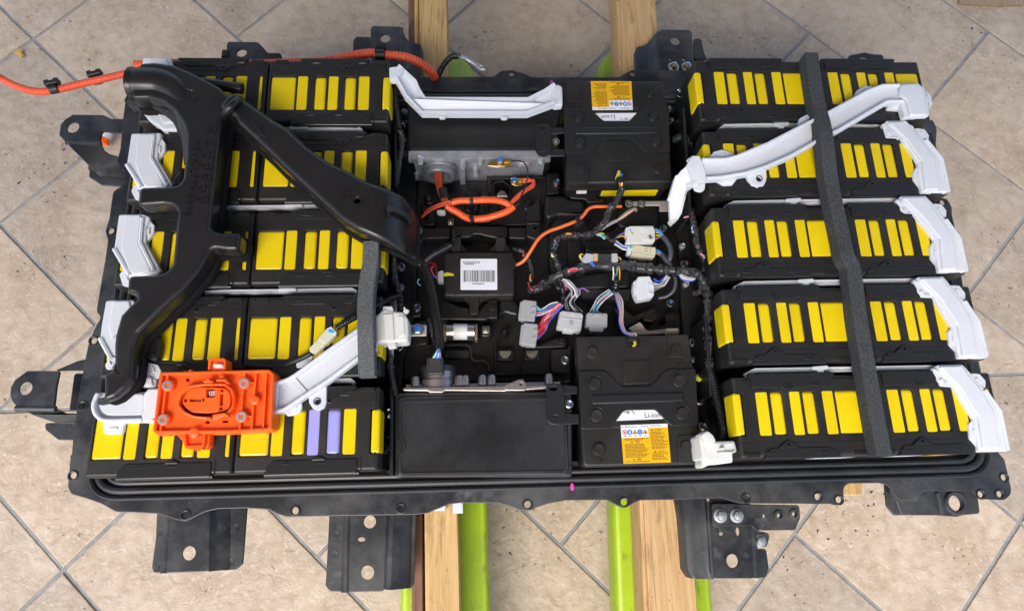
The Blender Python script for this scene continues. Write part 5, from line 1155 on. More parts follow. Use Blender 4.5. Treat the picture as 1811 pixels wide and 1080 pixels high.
for x, y in ((325,458),(672,462),(325,560),(672,564)): clipear(C_, [(x-24,y+8 if y < 500 else y-8),(x-14,y-6 if y < 500 else y+7),(x+14,y-6 if y < 500 else y+7),(x+24,y+8 if y < 500 else y-8)], -.034, cc, [(x-8,y-2),(x+8,y-2),(x+8,y+3),(x-8,y+3)])
# near-left box channel and diagonal channel
bc = root(J_, 840, 610, 0, 'cable_channel', 'short white cable channel with a rounded end entering the orange socket plate', 'cable channel')
part('floor', pl(J_, [(690,515),(642,516),(625,560),(620,640),(645,685),(700,720),(870,722),(1100,716),(1100,492),(985,512),(850,510)], .010, .012, .003, 3, .006), M_['white'], bc)
part('raised_field', pl(J_, [(690,535),(670,600),(690,650),(730,672),(975,672),(985,525),(900,520)], .013, .004, .002, 2, .006), M_['white'], bc)
part('side_wall', sweep(cat(tr3(J_, [(660,522),(632,590),(640,650),(680,695),(740,705),(860,702),(960,700)], .018), 4), [(a*.9, b*.6) for a, b in wall]), M_['white'], bc)
part('connector_sleeve', pl(J_, [(975,545),(978,520),(1010,487),(1100,484),(1100,718),(975,722),(960,668),(972,640)], .019, .012, .003, 3, .003), M_['white'], bc)
clipear(J_, [(700,700),(702,780),(715,800),(822,800),(840,780),(846,732),(870,715)], .006, bc, [(738,755),(795,750),(800,765),(742,770)])
dc = root(K_, 1050, 560, 0, 'cable_channel', 'white diagonal cable channel between the orange socket plate and the white clip box', 'cable channel')
part('floor', pl(K_, [(838,590),(905,568),(945,548),(1130,410),(1310,282),(1440,200),(1440,395),(1310,465),(1140,592),(1030,660),(985,690),(900,780),(822,772)], .010, .012, .0025, 3, .004), M_['white'], dc)
part('side_wall', sweep(tr3(K_, [(842,596),(905,575),(948,550),(1130,416),(1310,288),(1420,218)], .020), wall), M_['white'], dc)
part('side_wall', sweep(tr3(K_, [(826,768),(880,755),(980,690),(1030,655),(1140,586),(1310,458),(1430,388)], .020), wall), M_['white'], dc)
part('cross_rib', sweep(tr3(K_, [(925,570),(1005,660)], .011), [(-.005,-.003),(.005,-.003),(.005,.0012),(-.005,.0012)][::-1]), M_['white'], dc); part('end_wall', sweep(tr3(K_, [(836,590),(822,772)], .020), wall), M_['white'], dc)
part('mounting_ear', pl(K_, [(1030,660),(1034,715),(1058,752),(1090,762),(1125,745),(1138,712),(1140,592)], .007, .006, .0015, 2, .004, [(1085,708,15)]), M_['white'], dc); part('grommet', lathe([(.0038,0),(.0052,0),(.0052,.002),(.0038,.002)], 16, at(W(*K_(1085,708), .006)), False), M_['rubber'], dc)
part('grommet', lathe([(.004,-.002),(.004,-.001)], 14, at(W(*K_(1085,708), .006))), M_['deep'], dc)
clipear(K_, [(888,780),(905,795),(935,790),(980,772),(992,745),(990,690)], .005, dc, [(905,758),(955,728),(960,742),(912,770)]); clipear(K_, [(955,480),(960,510),(1010,500),(1060,440),(1040,420)], .004, dc, [(985,480),(1025,455),(1030,465),(992,492)])
cb2 = root(K_, 1520, 270, 0, 'clip_box', 'natural white clip box beside the short foam strip with a bolted steel tab', 'plastic clip')
part('shell', pl(K_, [(1424,200),(1468,165),(1480,150),(1540,168),(1598,172),(1625,215),(1630,300),(1625,345),(1600,350),(1558,352),(1490,356),(1428,362)], .012, .03, .004, 3, .004), M_['whitewarm'], cb2)
part('raised_field', pl(K_, [(1470,185),(1535,180),(1545,345),(1490,350)], .015, .005, .002, 2, .003), M_['whitewarm'], cb2)
part('raised_field', pl(K_, [(1560,195),(1600,192),(1608,310),(1565,330)], .0145, .005, .002, 2, .003), M_['whitewarm'], cb2)
for pts in ([(1470,165),(1478,138),(1530,138),(1542,170)], [(1595,172),(1602,135),(1610,152),(1636,160),(1612,185)], [(1490,352),(1510,392),(1558,385),(1550,350)], [(1585,345),(1612,352),(1618,330),(1630,300)]): part('clip_ear', pl(K_, pts, .010, .008, .002, 2, .002), M_['whitewarm'], cb2)
part('steel_tab', pl(K_, [(1610,250),(1735,250),(1736,315),(1612,318)], -.030, .003, .0008, 1, .002), mat('satin steel', (.62,.60,.57), .4, metal=.7), cb2); bb = hexbolt(W(*K_(1685,280), -.029), .0062, .009, cb2); part('paint_mark', lathe([(.0055,.0092),(.004,.0104)], 14, at(W(*K_(1685,280), -.029))), M_['bluepaint_sky'], bb)
fo = root(O_, 1200, 900, -.05, 'wire_outlet', 'white faceted plastic wire outlet at the near inner corner of the right stack', 'plastic guide')
part('body', pl(O_, [(1070,800),(1085,778),(1112,800),(1180,830),(1330,825),(1348,905),(1310,918),(1318,985),(1205,1000),(1130,985),(1090,960)], -.004, .05, .004, 3, .003), M_['whitewarm'], fo)
part('wing', pl(O_, [(1085,778),(1125,752),(1150,765),(1172,785),(1192,825),(1180,850),(1110,850)], .006, .03, .003, 2, .003), M_['whitewarm'], fo); part('wing', pl(O_, [(1090,900),(1140,905),(1140,1004),(1090,1030),(1084,1000)], -.012, .03, .003, 2, .003), M_['whitewarm'], fo)
part('shelf', pl(O_, [(1200,905),(1346,900),(1310,922),(1316,980),(1205,995)], .000, .02, .002, 2, .003), M_['whitewarm'], fo); part('nib', pl(O_, [(1225,878),(1255,868),(1258,885),(1228,892)], .004, .012, .002, 2, .001), M_['whitewarm'], fo)

# ================================================================== ORANGE SOCKET PLATE
so = root(X_, 770, 510, 0, 'service_socket', 'bright orange plastic socket plate with four sleeved holes and an oval recess', 'socket plate')
outer = [(235,225),(255,212),(1340,186),(1388,230),(1362,780),(1330,803),(900,825),(200,832),(165,812)]
oq = rnd(tr(X_, outer, .034), .004, 3)
ovo = [(430,420),(520,345),(700,325),(900,325),(975,385),(998,460),(990,560),(930,640),(820,690),(700,690),(560,672),(450,620),(402,540)]
ovi = [(465,440),(540,372),(700,348),(880,348),(950,400),(975,470),(968,560),(910,620),(800,660),(690,662),(580,650),(485,605),(430,535)]
part('base', prism(oq, TOP+.002, TOP+.026, .002, 2, holes=[rnd(tr(X_, ovi, .026), .008, 3)]+[tr(X_, a, .026) for a in ([(505,275),(543,275),(540,310),(503,310)],[(703,700),(745,700),(742,735),(700,735)],[(872,700),(930,700),(928,725),(870,725)])], bottom=True), M_['orange'], so)
part('recess_floor', prism(inset(oq, .004), TOP+.000, TOP+.010, 0, 0), M_['orange'], so)
part('outer_rim', sweep([Vector((p.x, p.y, TOP+.026)) for p in inset(ccw(oq), .0022)], [(-.0022,-.002),(.0022,-.002),(.0022,.006),(.001,.0075),(-.001,.0075),(-.0022,.006)][::-1], True), M_['orange'], so)
ring_o = rnd(tr(X_, ovo, .036), .008, 3)
part('oval_rim', prism(ring_o, TOP+.024, TOP+.037, .002, 2, holes=[rnd(tr(X_, ovi, .036), .008, 3)], hr=.001), M_['orange'], so)
isl = [(475,480),(530,385),(640,366),(800,366),(900,375),(945,420),(955,500),(940,570),(890,605),(720,625),(560,620),(490,560),(465,520)]
slots = [[(484,482),(514,482),(514,516),(484,516)],[(540,484),(654,482),(654,512),(540,514)],[(668,476),(692,474),(690,508),(668,510)],[(706,382),(796,378),(794,468),(706,470)],[(852,386),(882,384),(880,414),(850,414)],[(848,432),(880,432),(874,552),(842,552)],[(842,566),(872,564),(868,594),(838,594)]]
part('island', prism(rnd(tr(X_, isl, .033), .006, 3), TOP+.008, TOP+.033, .0012, 2, holes=[tr(X_, s, .033) for s in slots], hr=.0003), M_['orange'], so)
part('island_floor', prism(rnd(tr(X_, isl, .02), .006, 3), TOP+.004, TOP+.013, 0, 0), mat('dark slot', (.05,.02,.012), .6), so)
part('contact', pl(X_, [(545,488),(650,486),(650,508),(545,510)], .024, .01, .0005, 1, .001), M_['tin'], so); part('contact', pl(X_, [(852,436),(876,436),(870,548),(846,548)], .024, .01, .0005, 1, .001), M_['tin'], so)
part('pin_connector', pl(X_, [(734,402),(792,398),(796,440),(788,462),(742,460),(732,430)], .028, .014, .0006, 1, .001), mat('pinkish nylon', (.72,.62,.66), .45), so)
for x, y in ((752,412),(772,410),(752,432),(774,430)): part('pin', pl(X_, [(x-4,y-6),(x+4,y-6),(x+4,y+6),(x-4,y+6)], .0286, .002, 0, 1, 0), M_['deep'], so)
for x, y in ((322,348),(1092,325),(278,690),(1065,660)):
    p = W(*X_(x, y), .033); rr = rp(46/5.685, .033)
    b = part('boss', lathe([(rr*1.32,-.010),(rr*1.22,.0005),(rr*1.05,.001)], 28, at(p)), M_['orange'], so)
    part('sleeve', lathe([(rr*1.02,.0006),(rr*1.02,.0016),(rr*.98,.0020),(rr*.50,.0020),(rr*.44,.0010),(rr*.42,-.004),(rr*.25,-.006)], 28, at(p)), M_['alu'], b)
for x, y, r in ((1197,495,45),(585,825,48)): p = W(*X_(x, y), .033); rr = rp(r/5.685, .033); part('boss', lathe([(rr,-.012),(rr*.98,.0008),(rr*.85,.0014)], 28, at(p)), M_['orange'], so)
for pts in ([(340,225),(330,300)],[(312,395),(285,640)],[(272,738),(262,815)],[(1110,205),(1102,285)],[(1090,370),(1072,615)],[(1060,700),(1055,790)],[(1222,203),(1200,455)],[(1192,540),(1175,790)],[(238,355),(275,352)],[(185,692),(230,690)],[(1142,328),(1208,325)],[(1115,665),(1185,660)],[(1325,230),(1310,390)],[(1312,400),(1290,770)]):
    part('rib', sweep(tr3(X_, pts, .028), [(-.0011,-.003),(.0011,-.003),(.0011,.0045),(-.0011,.0045)][::-1]), M_['orange'], so)
tb = part('upper_tab', pl(X_, [(738,200),(750,95),(768,82),(900,83),(916,98),(914,196)], .028, .02, .002, 2, .003), M_['orange'], so); part('tab_rim', sweep(tr3(X_, [(748,195),(758,100),(772,92),(895,93),(906,104),(904,190)], .028), [(-.0013,-.003),(.0013,-.003),(.0013,.004),(-.0013,.004)][::-1]), M_['orange'], tb)
part('push_pin', pl(X_, [(770,142),(790,126),(855,128),(882,145),(870,165),(790,166),(772,158)], .034, .006, .002, 2, .003), M_['whitewarm'], tb)
tb = part('lower_tab', pl(X_, [(405,835),(440,880),(500,945),(515,985),(695,990),(738,955),(752,822)], .014, .016, .002, 2, .003), M_['orange'], so); part('tab_rim', sweep(tr3(X_, [(505,840),(515,940),(525,972),(688,972),(696,950),(705,830)], .014), [(-.0015,-.003),(.0015,-.003),(.0015,.006),(-.0015,.006)][::-1]), M_['orange'], tb)
for pts, hh in (([(675,300),(705,295),(710,270),(738,272),(742,295),(775,300),(770,318),(680,318)],.040),([(835,250),(880,247),(882,275),(835,278)],.038),([(805,285),(900,280),(935,320),(915,330),(880,300),(805,305)],.041),([(770,640),(890,620),(935,650),(930,670),(880,645),(830,660),(770,665)],.041),([(740,665),(690,690),(700,700),(770,685)],.040),([(480,205),(495,195),(500,212)],.032),([(530,190),(560,190),(562,208),(528,208)],.032),([(1370,350),(1390,360),(1385,440),(1368,440)],.020),([(1360,600),(1380,610),(1375,670),(1356,672)],.020),([(200,835),(340,835),(340,850),(230,852)],.020),([(760,830),(900,826),(900,840),(770,842)],.020),([(585,985),(630,985),(605,1010)],.012)):
    part('snap_hook', pl(X_, pts, hh, .010, .0008, 1, .001), M_['orange'], so)
M_['orangeshade'] = M_['orange']
solo('black_tape_patch', pl(K_, [(548,478),(640,478),(648,512),(548,514)], .006, .004, .001, 1, .001), M_['gloss'], 'black sleeve end with a pale edge leaving the upper tab of the orange socket plate', 'sleeve')

# ================================================================== BLACK AIR DUCT
du = root(A_, 1300, 700, 0, 'air_duct', 'large glossy black blow moulded air duct lying over the left stack', 'air duct')
trunk = [A_(958,232),A_(985,215),A_(1070,210),A_(1190,227),A_(1290,267),A_(1400,322),A_(1510,380),A_(1570,445),A_(1560,520),A_(1530,600),A_(1512,700),A_(1482,1000),
 E_(1452,330),E_(1445,400),E_(1470,425),E_(1520,440),E_(1640,440),E_(1652,460),E_(1640,560),E_(1560,560),E_(1480,548),E_(1445,560),E_(1425,610),E_(1375,695),E_(1250,840),E_(1120,960),E_(1000,1080),
 J_(955,120),J_(915,210),J_(900,330),J_(890,420),J_(840,485),J_(770,545),J_(690,578),J_(690,392),J_(740,372),J_(768,325),J_(778,200),J_(790,130),E_(840,1000),E_(900,935),E_(952,890),E_(935,852),E_(880,848),E_(890,732),E_(1060,727),E_(1140,710),E_(1188,660),E_(1208,450),E_(1222,300),E_(1195,258),E_(1130,248),E_(950,262),E_(965,132),E_(1160,128),E_(1228,115),A_(1258,1000),A_(1275,850),A_(1278,700),A_(1258,635),A_(1200,545),A_(1120,482),A_(1020,455),A_(905,458),A_(922,330)]
def pz(f, x, y, h): return W(*f(x, y), h)
def blob(outline, z0, z1, r, n, cr, holes=(), hr=.002, grid=0):
    return prism(rnd([p.to_2d() for p in outline], cr, 4), z0, z1, r, n, holes=holes, hr=hr, grid=grid)
hT = .050
xm, xn = W(240,150,hT).x, W(335,180,hT).x
ym_ = W(250,145,hT).y
def ztrunk(x, y):                                   # the foot dips a little
    a = max(0, min(1, (W(200,560,hT).y-y)/.08))
    return TOP+hT-.012*a
part('mouth_bend', tube_raw(cat(tr3(Z_, [(238,149,.036),(262,149,.036),(290,152,.034),(318,168,.030),(338,195,.024),(352,235,.016),(360,290,.004)]), 8), lambda t, i: rp(31+4*t, .035), 28), M_['gloss'], du)
part('trunk', blob([W(*p, hT-.008) for p in trunk], TOP+.012, ztrunk, .0065, 4, .0075, (), .002, .010), M_['gloss'], du)
tq = rnd([W(*p, hT-.008).to_2d() for p in trunk], .0075, 4)
part('foam_edge', prism(inset(ccw(tq), -.0035), TOP+.008, TOP+.020, .002, 2), M_['foamblk'], du)
mouth = []
cm = W(239,149,.036); rad = rp(32, .036)
TM = Matrix.Translation((cm.x, cm.y, TOP+.036)) @ Matrix.Rotation(math.radians(-4), 4, 'Z') @ Matrix.Rotation(-math.pi/2, 4, 'Y')
part('mouth_lip', lathe([(rad*.86,-.006),(rad*.98,-.004),(rad*1.02,0),(rad*1.02,.004),(rad*.93,.0055),(rad*.90,.003),(rad*.86,-.02)], 36, TM, False), M_['gloss'], du)
part('mouth_dark', lathe([(rad*.9,-.028),(rad*.9,-.026)], 30, TM), M_['deep'], du)
fe = tr3(A_, [(885,490),(905,485),(1000,480),(1060,492),(1130,525),(1190,575),(1235,635),(1255,690)], .018)
part('foam_edge', sweep(cat(fe, 4), [(-.006,-.008),(.006,-.008),(.006,.008),(-.006,.008)][::-1]), M_['foam'], du)
fe = [W(*p, .016) for p in (A_(1545,640),A_(1530,800),A_(1510,1000),E_(1495,250),E_(1480,380))]
part('foam_edge', sweep(cat(fe, 4), [(-.004,-.008),(.004,-.008),(.004,.008),(-.004,.008)][::-1]), M_['foam'], du)
fe = [W(*p, .016) for p in (E_(1465,590),E_(1400,710),E_(1270,860),E_(1140,985),E_(1050,1070),J_(985,140),J_(945,240),J_(930,340),J_(915,430),J_(860,510),J_(790,560),J_(690,582))]
part('foam_edge', sweep(cat(fe, 4), [(-.004,-.008),(.004,-.008),(.004,.008),(-.004,.008)][::-1]), M_['foam'], du)
q_ = tr3(A_, [(1380,335),(1450,345),(1652,375)], .018); part('stub', tube_raw(q_, rp(11, .02), 16), M_['gloss'], du); part('stub_mouth', tube_raw([q_[2], q_[2]+(q_[2]-q_[1])*.012], rp(9, .02), 14), M_['deep'], du)
branch = [A_(1528,548),A_(1560,500),A_(1618,448),A_(1660,458),A_(1700,490),A_(1774,535),B_(330,720),B_(420,770),B_(560,900),B_(700,1000),B_(870,1080),F_(900,62),F_(1000,108),F_(1100,128),F_(1200,150),F_(1258,200),F_(1278,265),F_(1280,380),F_(1272,520),F_(1262,548),F_(1200,540),F_(1100,502),F_(1000,470),F_(900,430),F_(800,370),F_(690,270),F_(560,150),F_(395,0),B_(300,945),B_(105,765),B_(90,728),B_(20,690)]
xq0, xq1 = W(640,380,.04).x, W(730,400,.02).x
def zbr(x, y):
    t = max(0, min(1, (x-xq0)/(xq1-xq0))); s = max(0, min(1, (x-W(405,200,.05).x)/.05))
    return TOP+.062-.012*s-.048*t**3
hol = circ(*W(*F_(897,218), .045).to_2d(), rp(24/3.856, .045), 18)
part('branch', blob([W(*p, .038) for p in branch], lambda x, y: min(TOP+.010, zbr(x, y)-.02), zbr, .010, 5, .0118, [hol], .002, .006), M_['gloss'], du)
part('branch_hole', lathe([(rp(30/3.856,.045),.0008),(rp(28/3.856,.045),.0018),(rp(24/3.856,.045),.0004)], 20, at(W(*F_(897,218), .0505)), False), M_['gloss'], du); part('hole_bottom', lathe([(.0075,0),(.0075,.001)], 16, at(W(*F_(897,218), .03))), M_['deep'], du)
bq = rnd([W(*p, .038).to_2d() for p in branch], .010, 4)
part('foam_edge', prism(inset(ccw(bq), -.0035), lambda x, y: min(TOP+.006, zbr(x, y)-.026), lambda x, y: min(TOP+.017, zbr(x, y)-.012), .002, 2), M_['foamblk'], du)
part('joint_collar', tube(tr3(A_, [(1530,560,.048),(1545,530,.062),(1580,490,.068),(1620,455,.062),(1640,450,.048)]), .006, 10), M_['gloss'], du)
part('stiffener', pl(A_, [(1670,620),(1710,600),(1774,650),(1774,720)], .0535, .003, .001, 1, .003), M_['gloss'], du)
gv = tr3(F_, [(1098,268,.046),(1130,278,.043),(1190,298,.034),(1240,330,.022),(1262,365,.012)]); part('groove', tube([p+Vector((0,0,.004)) for p in gv], .0042, 8), M_['gloss'], du)
part('groove', pl(F_, [(1095,262),(1125,265),(1118,322),(1098,318)], .048, .004, .0012, 2, .002), M_['gloss'], du)
# raised marks on the duct
EMB = M_['gloss']
dv = (W(*A_(1335,800), .05)-W(*E_(1290,190), .05)); ang = math.atan2(dv.y, dv.x)
part('raised_text', textmesh('9499A667 >PP<', .0155, Matrix.Translation(W(*A_(1318,980), .0508)) @ Matrix.Rotation(ang, 4, 'Z') @ Matrix.Scale(1.18, 4, (1,0,0)), .0006), M_['gloss'], du)
def dial(f, x, y, r, style):
    p = W(*f(x, y), .0508); rr = rp(r/3.856, .05); d_ = part('date_dial', lathe([(rr,-.001),(rr,.0004),(rr*.90,.0004),(rr*.88,-.001)], 24, at(p), False), M_['gloss'], du)
    if style: part('dial_cross', MB().join(box(p.x-rr*.8, p.y-rr*.05, p.z-.001, p.x+rr*.8, p.y+rr*.05, p.z+.0004)).join(box(p.x-rr*.05, p.y-rr*.8, p.z-.001, p.x+rr*.05, p.y+rr*.8, p.z+.0005)), M_['gloss'], d_)
    else: part('dial_pointer', box(p.x-rr*.05, p.y-rr*.45, p.z-.001, p.x+rr*.05, p.y+rr*.45, p.z+.0004), M_['gloss'], d_)
for f, x, y, s in ((A_,1443,662,0),(A_,1430,742,0),(A_,1428,830,1),(A_,1418,905,1),(A_,1410,978,1),(E_,1398,130,1),(E_,1390,206,1)): dial(f, x, y, 33, s)
for f, x, y, n_ in ((A_,1380,830,'14'),(A_,1372,902,'13'),(A_,1362,975,'12'),(E_,1350,130,'11'),(E_,1340,206,'10')): part('raised_text', textmesh(n_, .0075, Matrix.Translation(W(*f(x, y), .0508)) @ Matrix.Rotation(ang, 4, 'Z'), .0005), M_['gloss'], du)
for f, x, y, r, h in ((J_,824,348,43,.040),(A_,1315,435,36,.0505),(F_,822,165,36,.0505),(B_,215,740,44,.0505)): p = W(*f(x, y), h); rr = rp(r/3.856, h); part('ejector_mark', lathe([(rr,-.001),(rr,.0003),(rr*.96,.0003)], 28, at(p), False), M_['gloss'], du)
part('raised_panel', pl(A_, [(1108,300),(1150,262),(1230,262),(1325,308),(1318,392),(1110,315)], .0508, .004, .0008, 1, .003), M_['gloss'], du)
sd_ = root(J_, 1045, 200, 0, 'duct_stay', 'small black screwed stay beside the lower elbow of the duct', 'stay')
part('body', pl(J_, [(975,200),(1030,100),(1055,110),(1088,150),(1092,200),(1080,280),(1045,305),(1010,290),(1000,250)], .012, .012, .004, 3, .006), M_['gloss'], sd_); part('screw', lathe([(.0052,0),(.005,.002),(.003,.0025),(.0025,.001)], 16, at(W(*J_(1040,268), .012))), M_['rail'], sd_)
s2 = part('body', pl(A_, [(1165,1000),(1225,930),(1250,900),(1245,1030),(1180,1030)], .008, .010, .003, 2, .004), M_['gloss'], sd_)

# ================================================================== FOAM STRIPS
def foam(f, centre, wpx, label, ma, name='foam_strip', hgt=.022):
    P = cat([W(*f(*c[:2]), c[2]) for c in centre], 8)
    hw = lambda h: rp(wpx/2, h)
    n = len(P); pr = [(-1,-hgt),(1,-hgt),(1,-.0015),(.88,0),(-.88,0),(-1,-.0015)]
    m = sweep(P, [(a*hw(.02), b) for a, b in pr][::-1])
    rb = random.Random(2)
    return solo(name, m, M_[ma], label, 'foam strip')
def Pm(*q): return q
foam(Z_, [(1436,93,.024),(1441,130,.024),(1450,185,.024),(1458,215,.030),(1463,245,.034),(1467,280,.030),(1472,320,.024),(1482,370,.023),(1492,415,.023),(1500,450,.026),(1511,475,.021),(1522,560,.023),(1538,655,.023),(1546,700,.024),(1555,750,.024),(1566,806,.024)], 28.5, 'long charcoal foam strip bent across all five modules of the right stack', 'foam', hgt=.024)
foam(Z_, [(656,426,.026),(655,460,.026),(650,490,.027),(646,530,.031),(646,575,.036),(647,620,.032),(648,664,.027)], 29, 'short grey foam strip across the inner end of the left stack', 'foamlt', hgt=.022)
# ================================================================== ORANGE CABLES
oc = root(A_, 300, 380, -.2, 'orange_conduit', 'ribbed orange high voltage conduit reaching in from the left with two black clips', 'cable')
P0 = tr3(A_, [(-260,170,-.15),(-120,225,-.15),(0,300,-.15),(100,352,-.145),(200,385,-.14),(300,394,-.135),(420,374,-.13),(550,342,-.125),(700,308,-.12),(930,256,-.12),(1080,238,-.125)])
part('conduit', conduit(P0, .0066, .0036, .13, 12, 10), M_['cable'], oc)
for x, y in ((362,362),(652,300)):
    p = W(*A_(x+8, y+14), -.128); dr = Matrix.Rotation(math.radians(15), 4, 'Z')
    c_ = part('clip', tube_raw([p-dr @ Vector((.0065,0,0)), p+dr @ Vector((.0065,0,0))], .0086, 14), M_['black'], oc)
    part('clip_head', prism([((dr @ Vector((a, b, 0)))+p).to_2d() for a, b in ((-.011,.004),(.011,.004),(.012,.014),(.005,.015),(.004,.012),(-.004,.012),(-.005,.015),(-.012,.014))], p.z-.002, p.z+.011, .001, 1), M_['black'], c_)
o2 = root(B_, 1050, 265, -.15, 'orange_conduit', 'ribbed orange conduit curving down behind the far left module beside the beam', 'cable')
P1 = tr3(B_, [(-620,330,-.12),(-200,325,-.115),(300,320,-.105),(640,305,-.085),(780,285,-.070),(900,258,-.06),(1000,248,-.055),(1100,262,-.055),(1220,275,-.06),(1320,315,-.075),(1400,380,-.10),(1430,430,-.15)])
part('conduit', conduit(P1, rp(9.5, -.06), .0060, .15, 14, 8), M_['cable'], o2)
part('conduit', conduit([p+Vector((0, .010, -.016)) for p in P1], rp(7.5, -.06), .0060, .15, 12, 8), M_['cable'], o2)
p = W(*B_(1050,258), -.052); part('clip', tube_raw([p-Vector((.008,0,0)), p+Vector((.008,0,0))], rp(11, -.06), 16), M_['black'], o2); part('clip_head', box(p.x-.008, p.y+.008, p.z-.004, p.x+.012, p.y+.017, p.z+.008, .002), M_['black'], o2)
bcn = root(B_, 1500, 320, -.2, 'earth_lead', 'black corrugated lead with a silver foil wrapped lug beyond the far edge', 'cable')
part('conduit', conduit(tr3(B_, [(1430,430,-.16),(1455,380,-.14),(1485,325,-.12),(1530,275,-.11),(1575,262,-.11)]), rp(6.5, -.12), .0036, .14, 10, 8), M_['corr'], bcn)
part('tape', tube(tr3(B_, [(1545,268,-.11),(1600,266,-.11)]), rp(6.2, -.11), 10), M_['tape'], bcn)
M_['foil'] = mat('grey foil', (.45,.47,.48), .35, metal=.6, bump=(90,.004,4)); part('foil_wrap', tube_raw(cat(tr3(B_, [(1590,270,-.11),(1640,290,-.115),(1690,320,-.12),(1720,338,-.122)]), 6), lambda t, i: rp(5.5-1.5*t, -.11), 10), M_['foil'], bcn)
part('lug', pl(B_, [(1680,312),(1735,315),(1765,350),(1772,362),(1740,360),(1700,338)], -.118, .003, .0008, 1, .003, [(1738,340,6)]), M_['alu'], bcn)
# loop inside
lo = root(G_, 830, 640, -.13, 'orange_cable_loop', 'taped loop of orange high voltage cable in the middle of the pack', 'cable')
ob = rp(36/5.683, -.085)
part('bundle', tube(tr3(G_, [(505,590,-.075),(560,625,-.078),(620,655,-.080),(690,700,-.085),(760,722,-.088),(880,718,-.085),(1000,690,-.080),(1110,650,-.076),(1185,600,-.074)]), ob*1.02, 14, 6), M_['cable2'], lo)
part('bundle', tube(tr3(G_, [(560,560,-.070),(640,540,-.068),(760,538,-.068),(900,532,-.068),(1000,535,-.070),(1090,555,-.073),(1150,592,-.076)]), ob*.98, 14, 6), M_['cable2'], lo)
for dx in (-24, 0, 22): part('core', tube(tr3(G_, [(430+dx,255,-.10),(432+dx,330,-.098),(440+dx,400,-.094),(462+dx,470,-.088),(500+dx,540,-.080),(530+dx,590,-.076)]), rp(13/5.683, -.09), 10), M_['cable'], lo)
part('sleeve', tube(tr3(G_, [(470,430,-.090),(478,470,-.088),(492,530,-.084)]), rp(50/5.683, -.09), 14), M_['rubber'], lo)
for dy in (-12, 12): part('core', tube(tr3(G_, [(620,545+dy,-.070),(555,555+dy,-.072),(470,575+dy,-.076),(390,605+dy,-.082),(320,645+dy,-.090),(275,690+dy*.4,-.096),(262,705,-.100),(300,680,-.104)]), rp(12/5.683, -.08), 8), M_['cable'], lo)
for k, dy in enumerate((-14, 12)): part('core', tube(tr3(G_, [(1140,590+dy,-.075),(1200,525+dy,-.078),(1260,470+dy,-.082),(1330,420+dy*.8,-.088),(1380+k*6,380+dy,-.092),(1370+dy,335,-.094),(1330,325+22*k,-.096),(1265,328+28*k,-.098)]), rp(15/5.683, -.085), 10), M_['cable'], lo)
part('black_lead', tube(tr3(G_, [(1195,605,-.075),(1235,560,-.072),(1262,490,-.072),(1300,400,-.070),(1325,300,-.062),(1322,220,-.055),(1290,160,-.052),(1230,140,-.052),(1160,142,-.052)]), rp(8/5.683, -.07), 8), M_['blackw'], lo)
for a, b, r in (((740,545),(778,540),43),((740,735),(778,716),43),((553,556),(566,554),30)): q = tr3(G_, [(*a, -.069 if a[1] < 700 else -.087), (*b, -.069 if a[1] < 700 else -.087)]); part('cable_tie', tube_raw(q, rp(r/5.683, -.075), 16), M_['blackw'], lo)
def lug(f, base, crimp, h, bx_, by_, label):
    t = root(f, bx_, by_, h-.004, 'cable_lug', label, 'cable lug')
    part('lug_plate', pl(f, base, h, .002, .0006, 1, .003), M_['brass'], t)
    for c in crimp: part('crimp', pl(f, c, h+.003, .005, .0015, 2, .001), M_['brass'], t)
    b = hexbolt(W(*f(bx_, by_), h), .0044, .007, t); part('paint_mark', lathe([(.0040,.0070),(.003,.0084)], 12, at(W(*f(bx_, by_), h))), M_['bluepaint_sky'], b)
lug(G_, [(1150,345),(1165,312),(1210,308),(1280,320),(1280,385),(1210,390),(1160,375)], [[(1235,318),(1275,318),(1275,342),(1235,342)],[(1235,355),(1280,355),(1280,380),(1235,380)]], -.096, 1190, 340, 'brass cable lug on the deck at the end of the orange loop')
lug(G_, [(912,160),(1000,125),(1090,128),(1160,128),(1160,192),(1080,196),(930,190)], [[(1095,130),(1160,128),(1160,152),(1095,152)],[(1100,168),(1160,166),(1160,190),(1100,192)]], -.050, 1048, 146, 'brass cable lug bolted to the cast plate with a black lead')
o3 = root(H_, 450, 400, -.1, 'orange_cable', 'single thin orange cable curving from the control box to the busbar', 'cable')
part('cable', tube(tr3(H_, [(55,728,-.090),(90,718,-.086),(140,680,-.08),(200,590,-.072),(260,500,-.068),(340,440,-.066),(450,400,-.066),(600,340,-.066),(650,295,-.066),(690,245,-.066),(740,224,-.068),(820,222,-.070),(975,220,-.078)]), rp(16/4.908, -.07), 10), M_['wireor'], o3)
cl = part('clip', pl(H_, [(575,310),(605,300),(615,325),(640,340),(655,355),(640,370),(625,375),(600,395),(565,375),(595,350),(580,335)], -.060, .02, .002, 2, .002), M_['black'], o3)

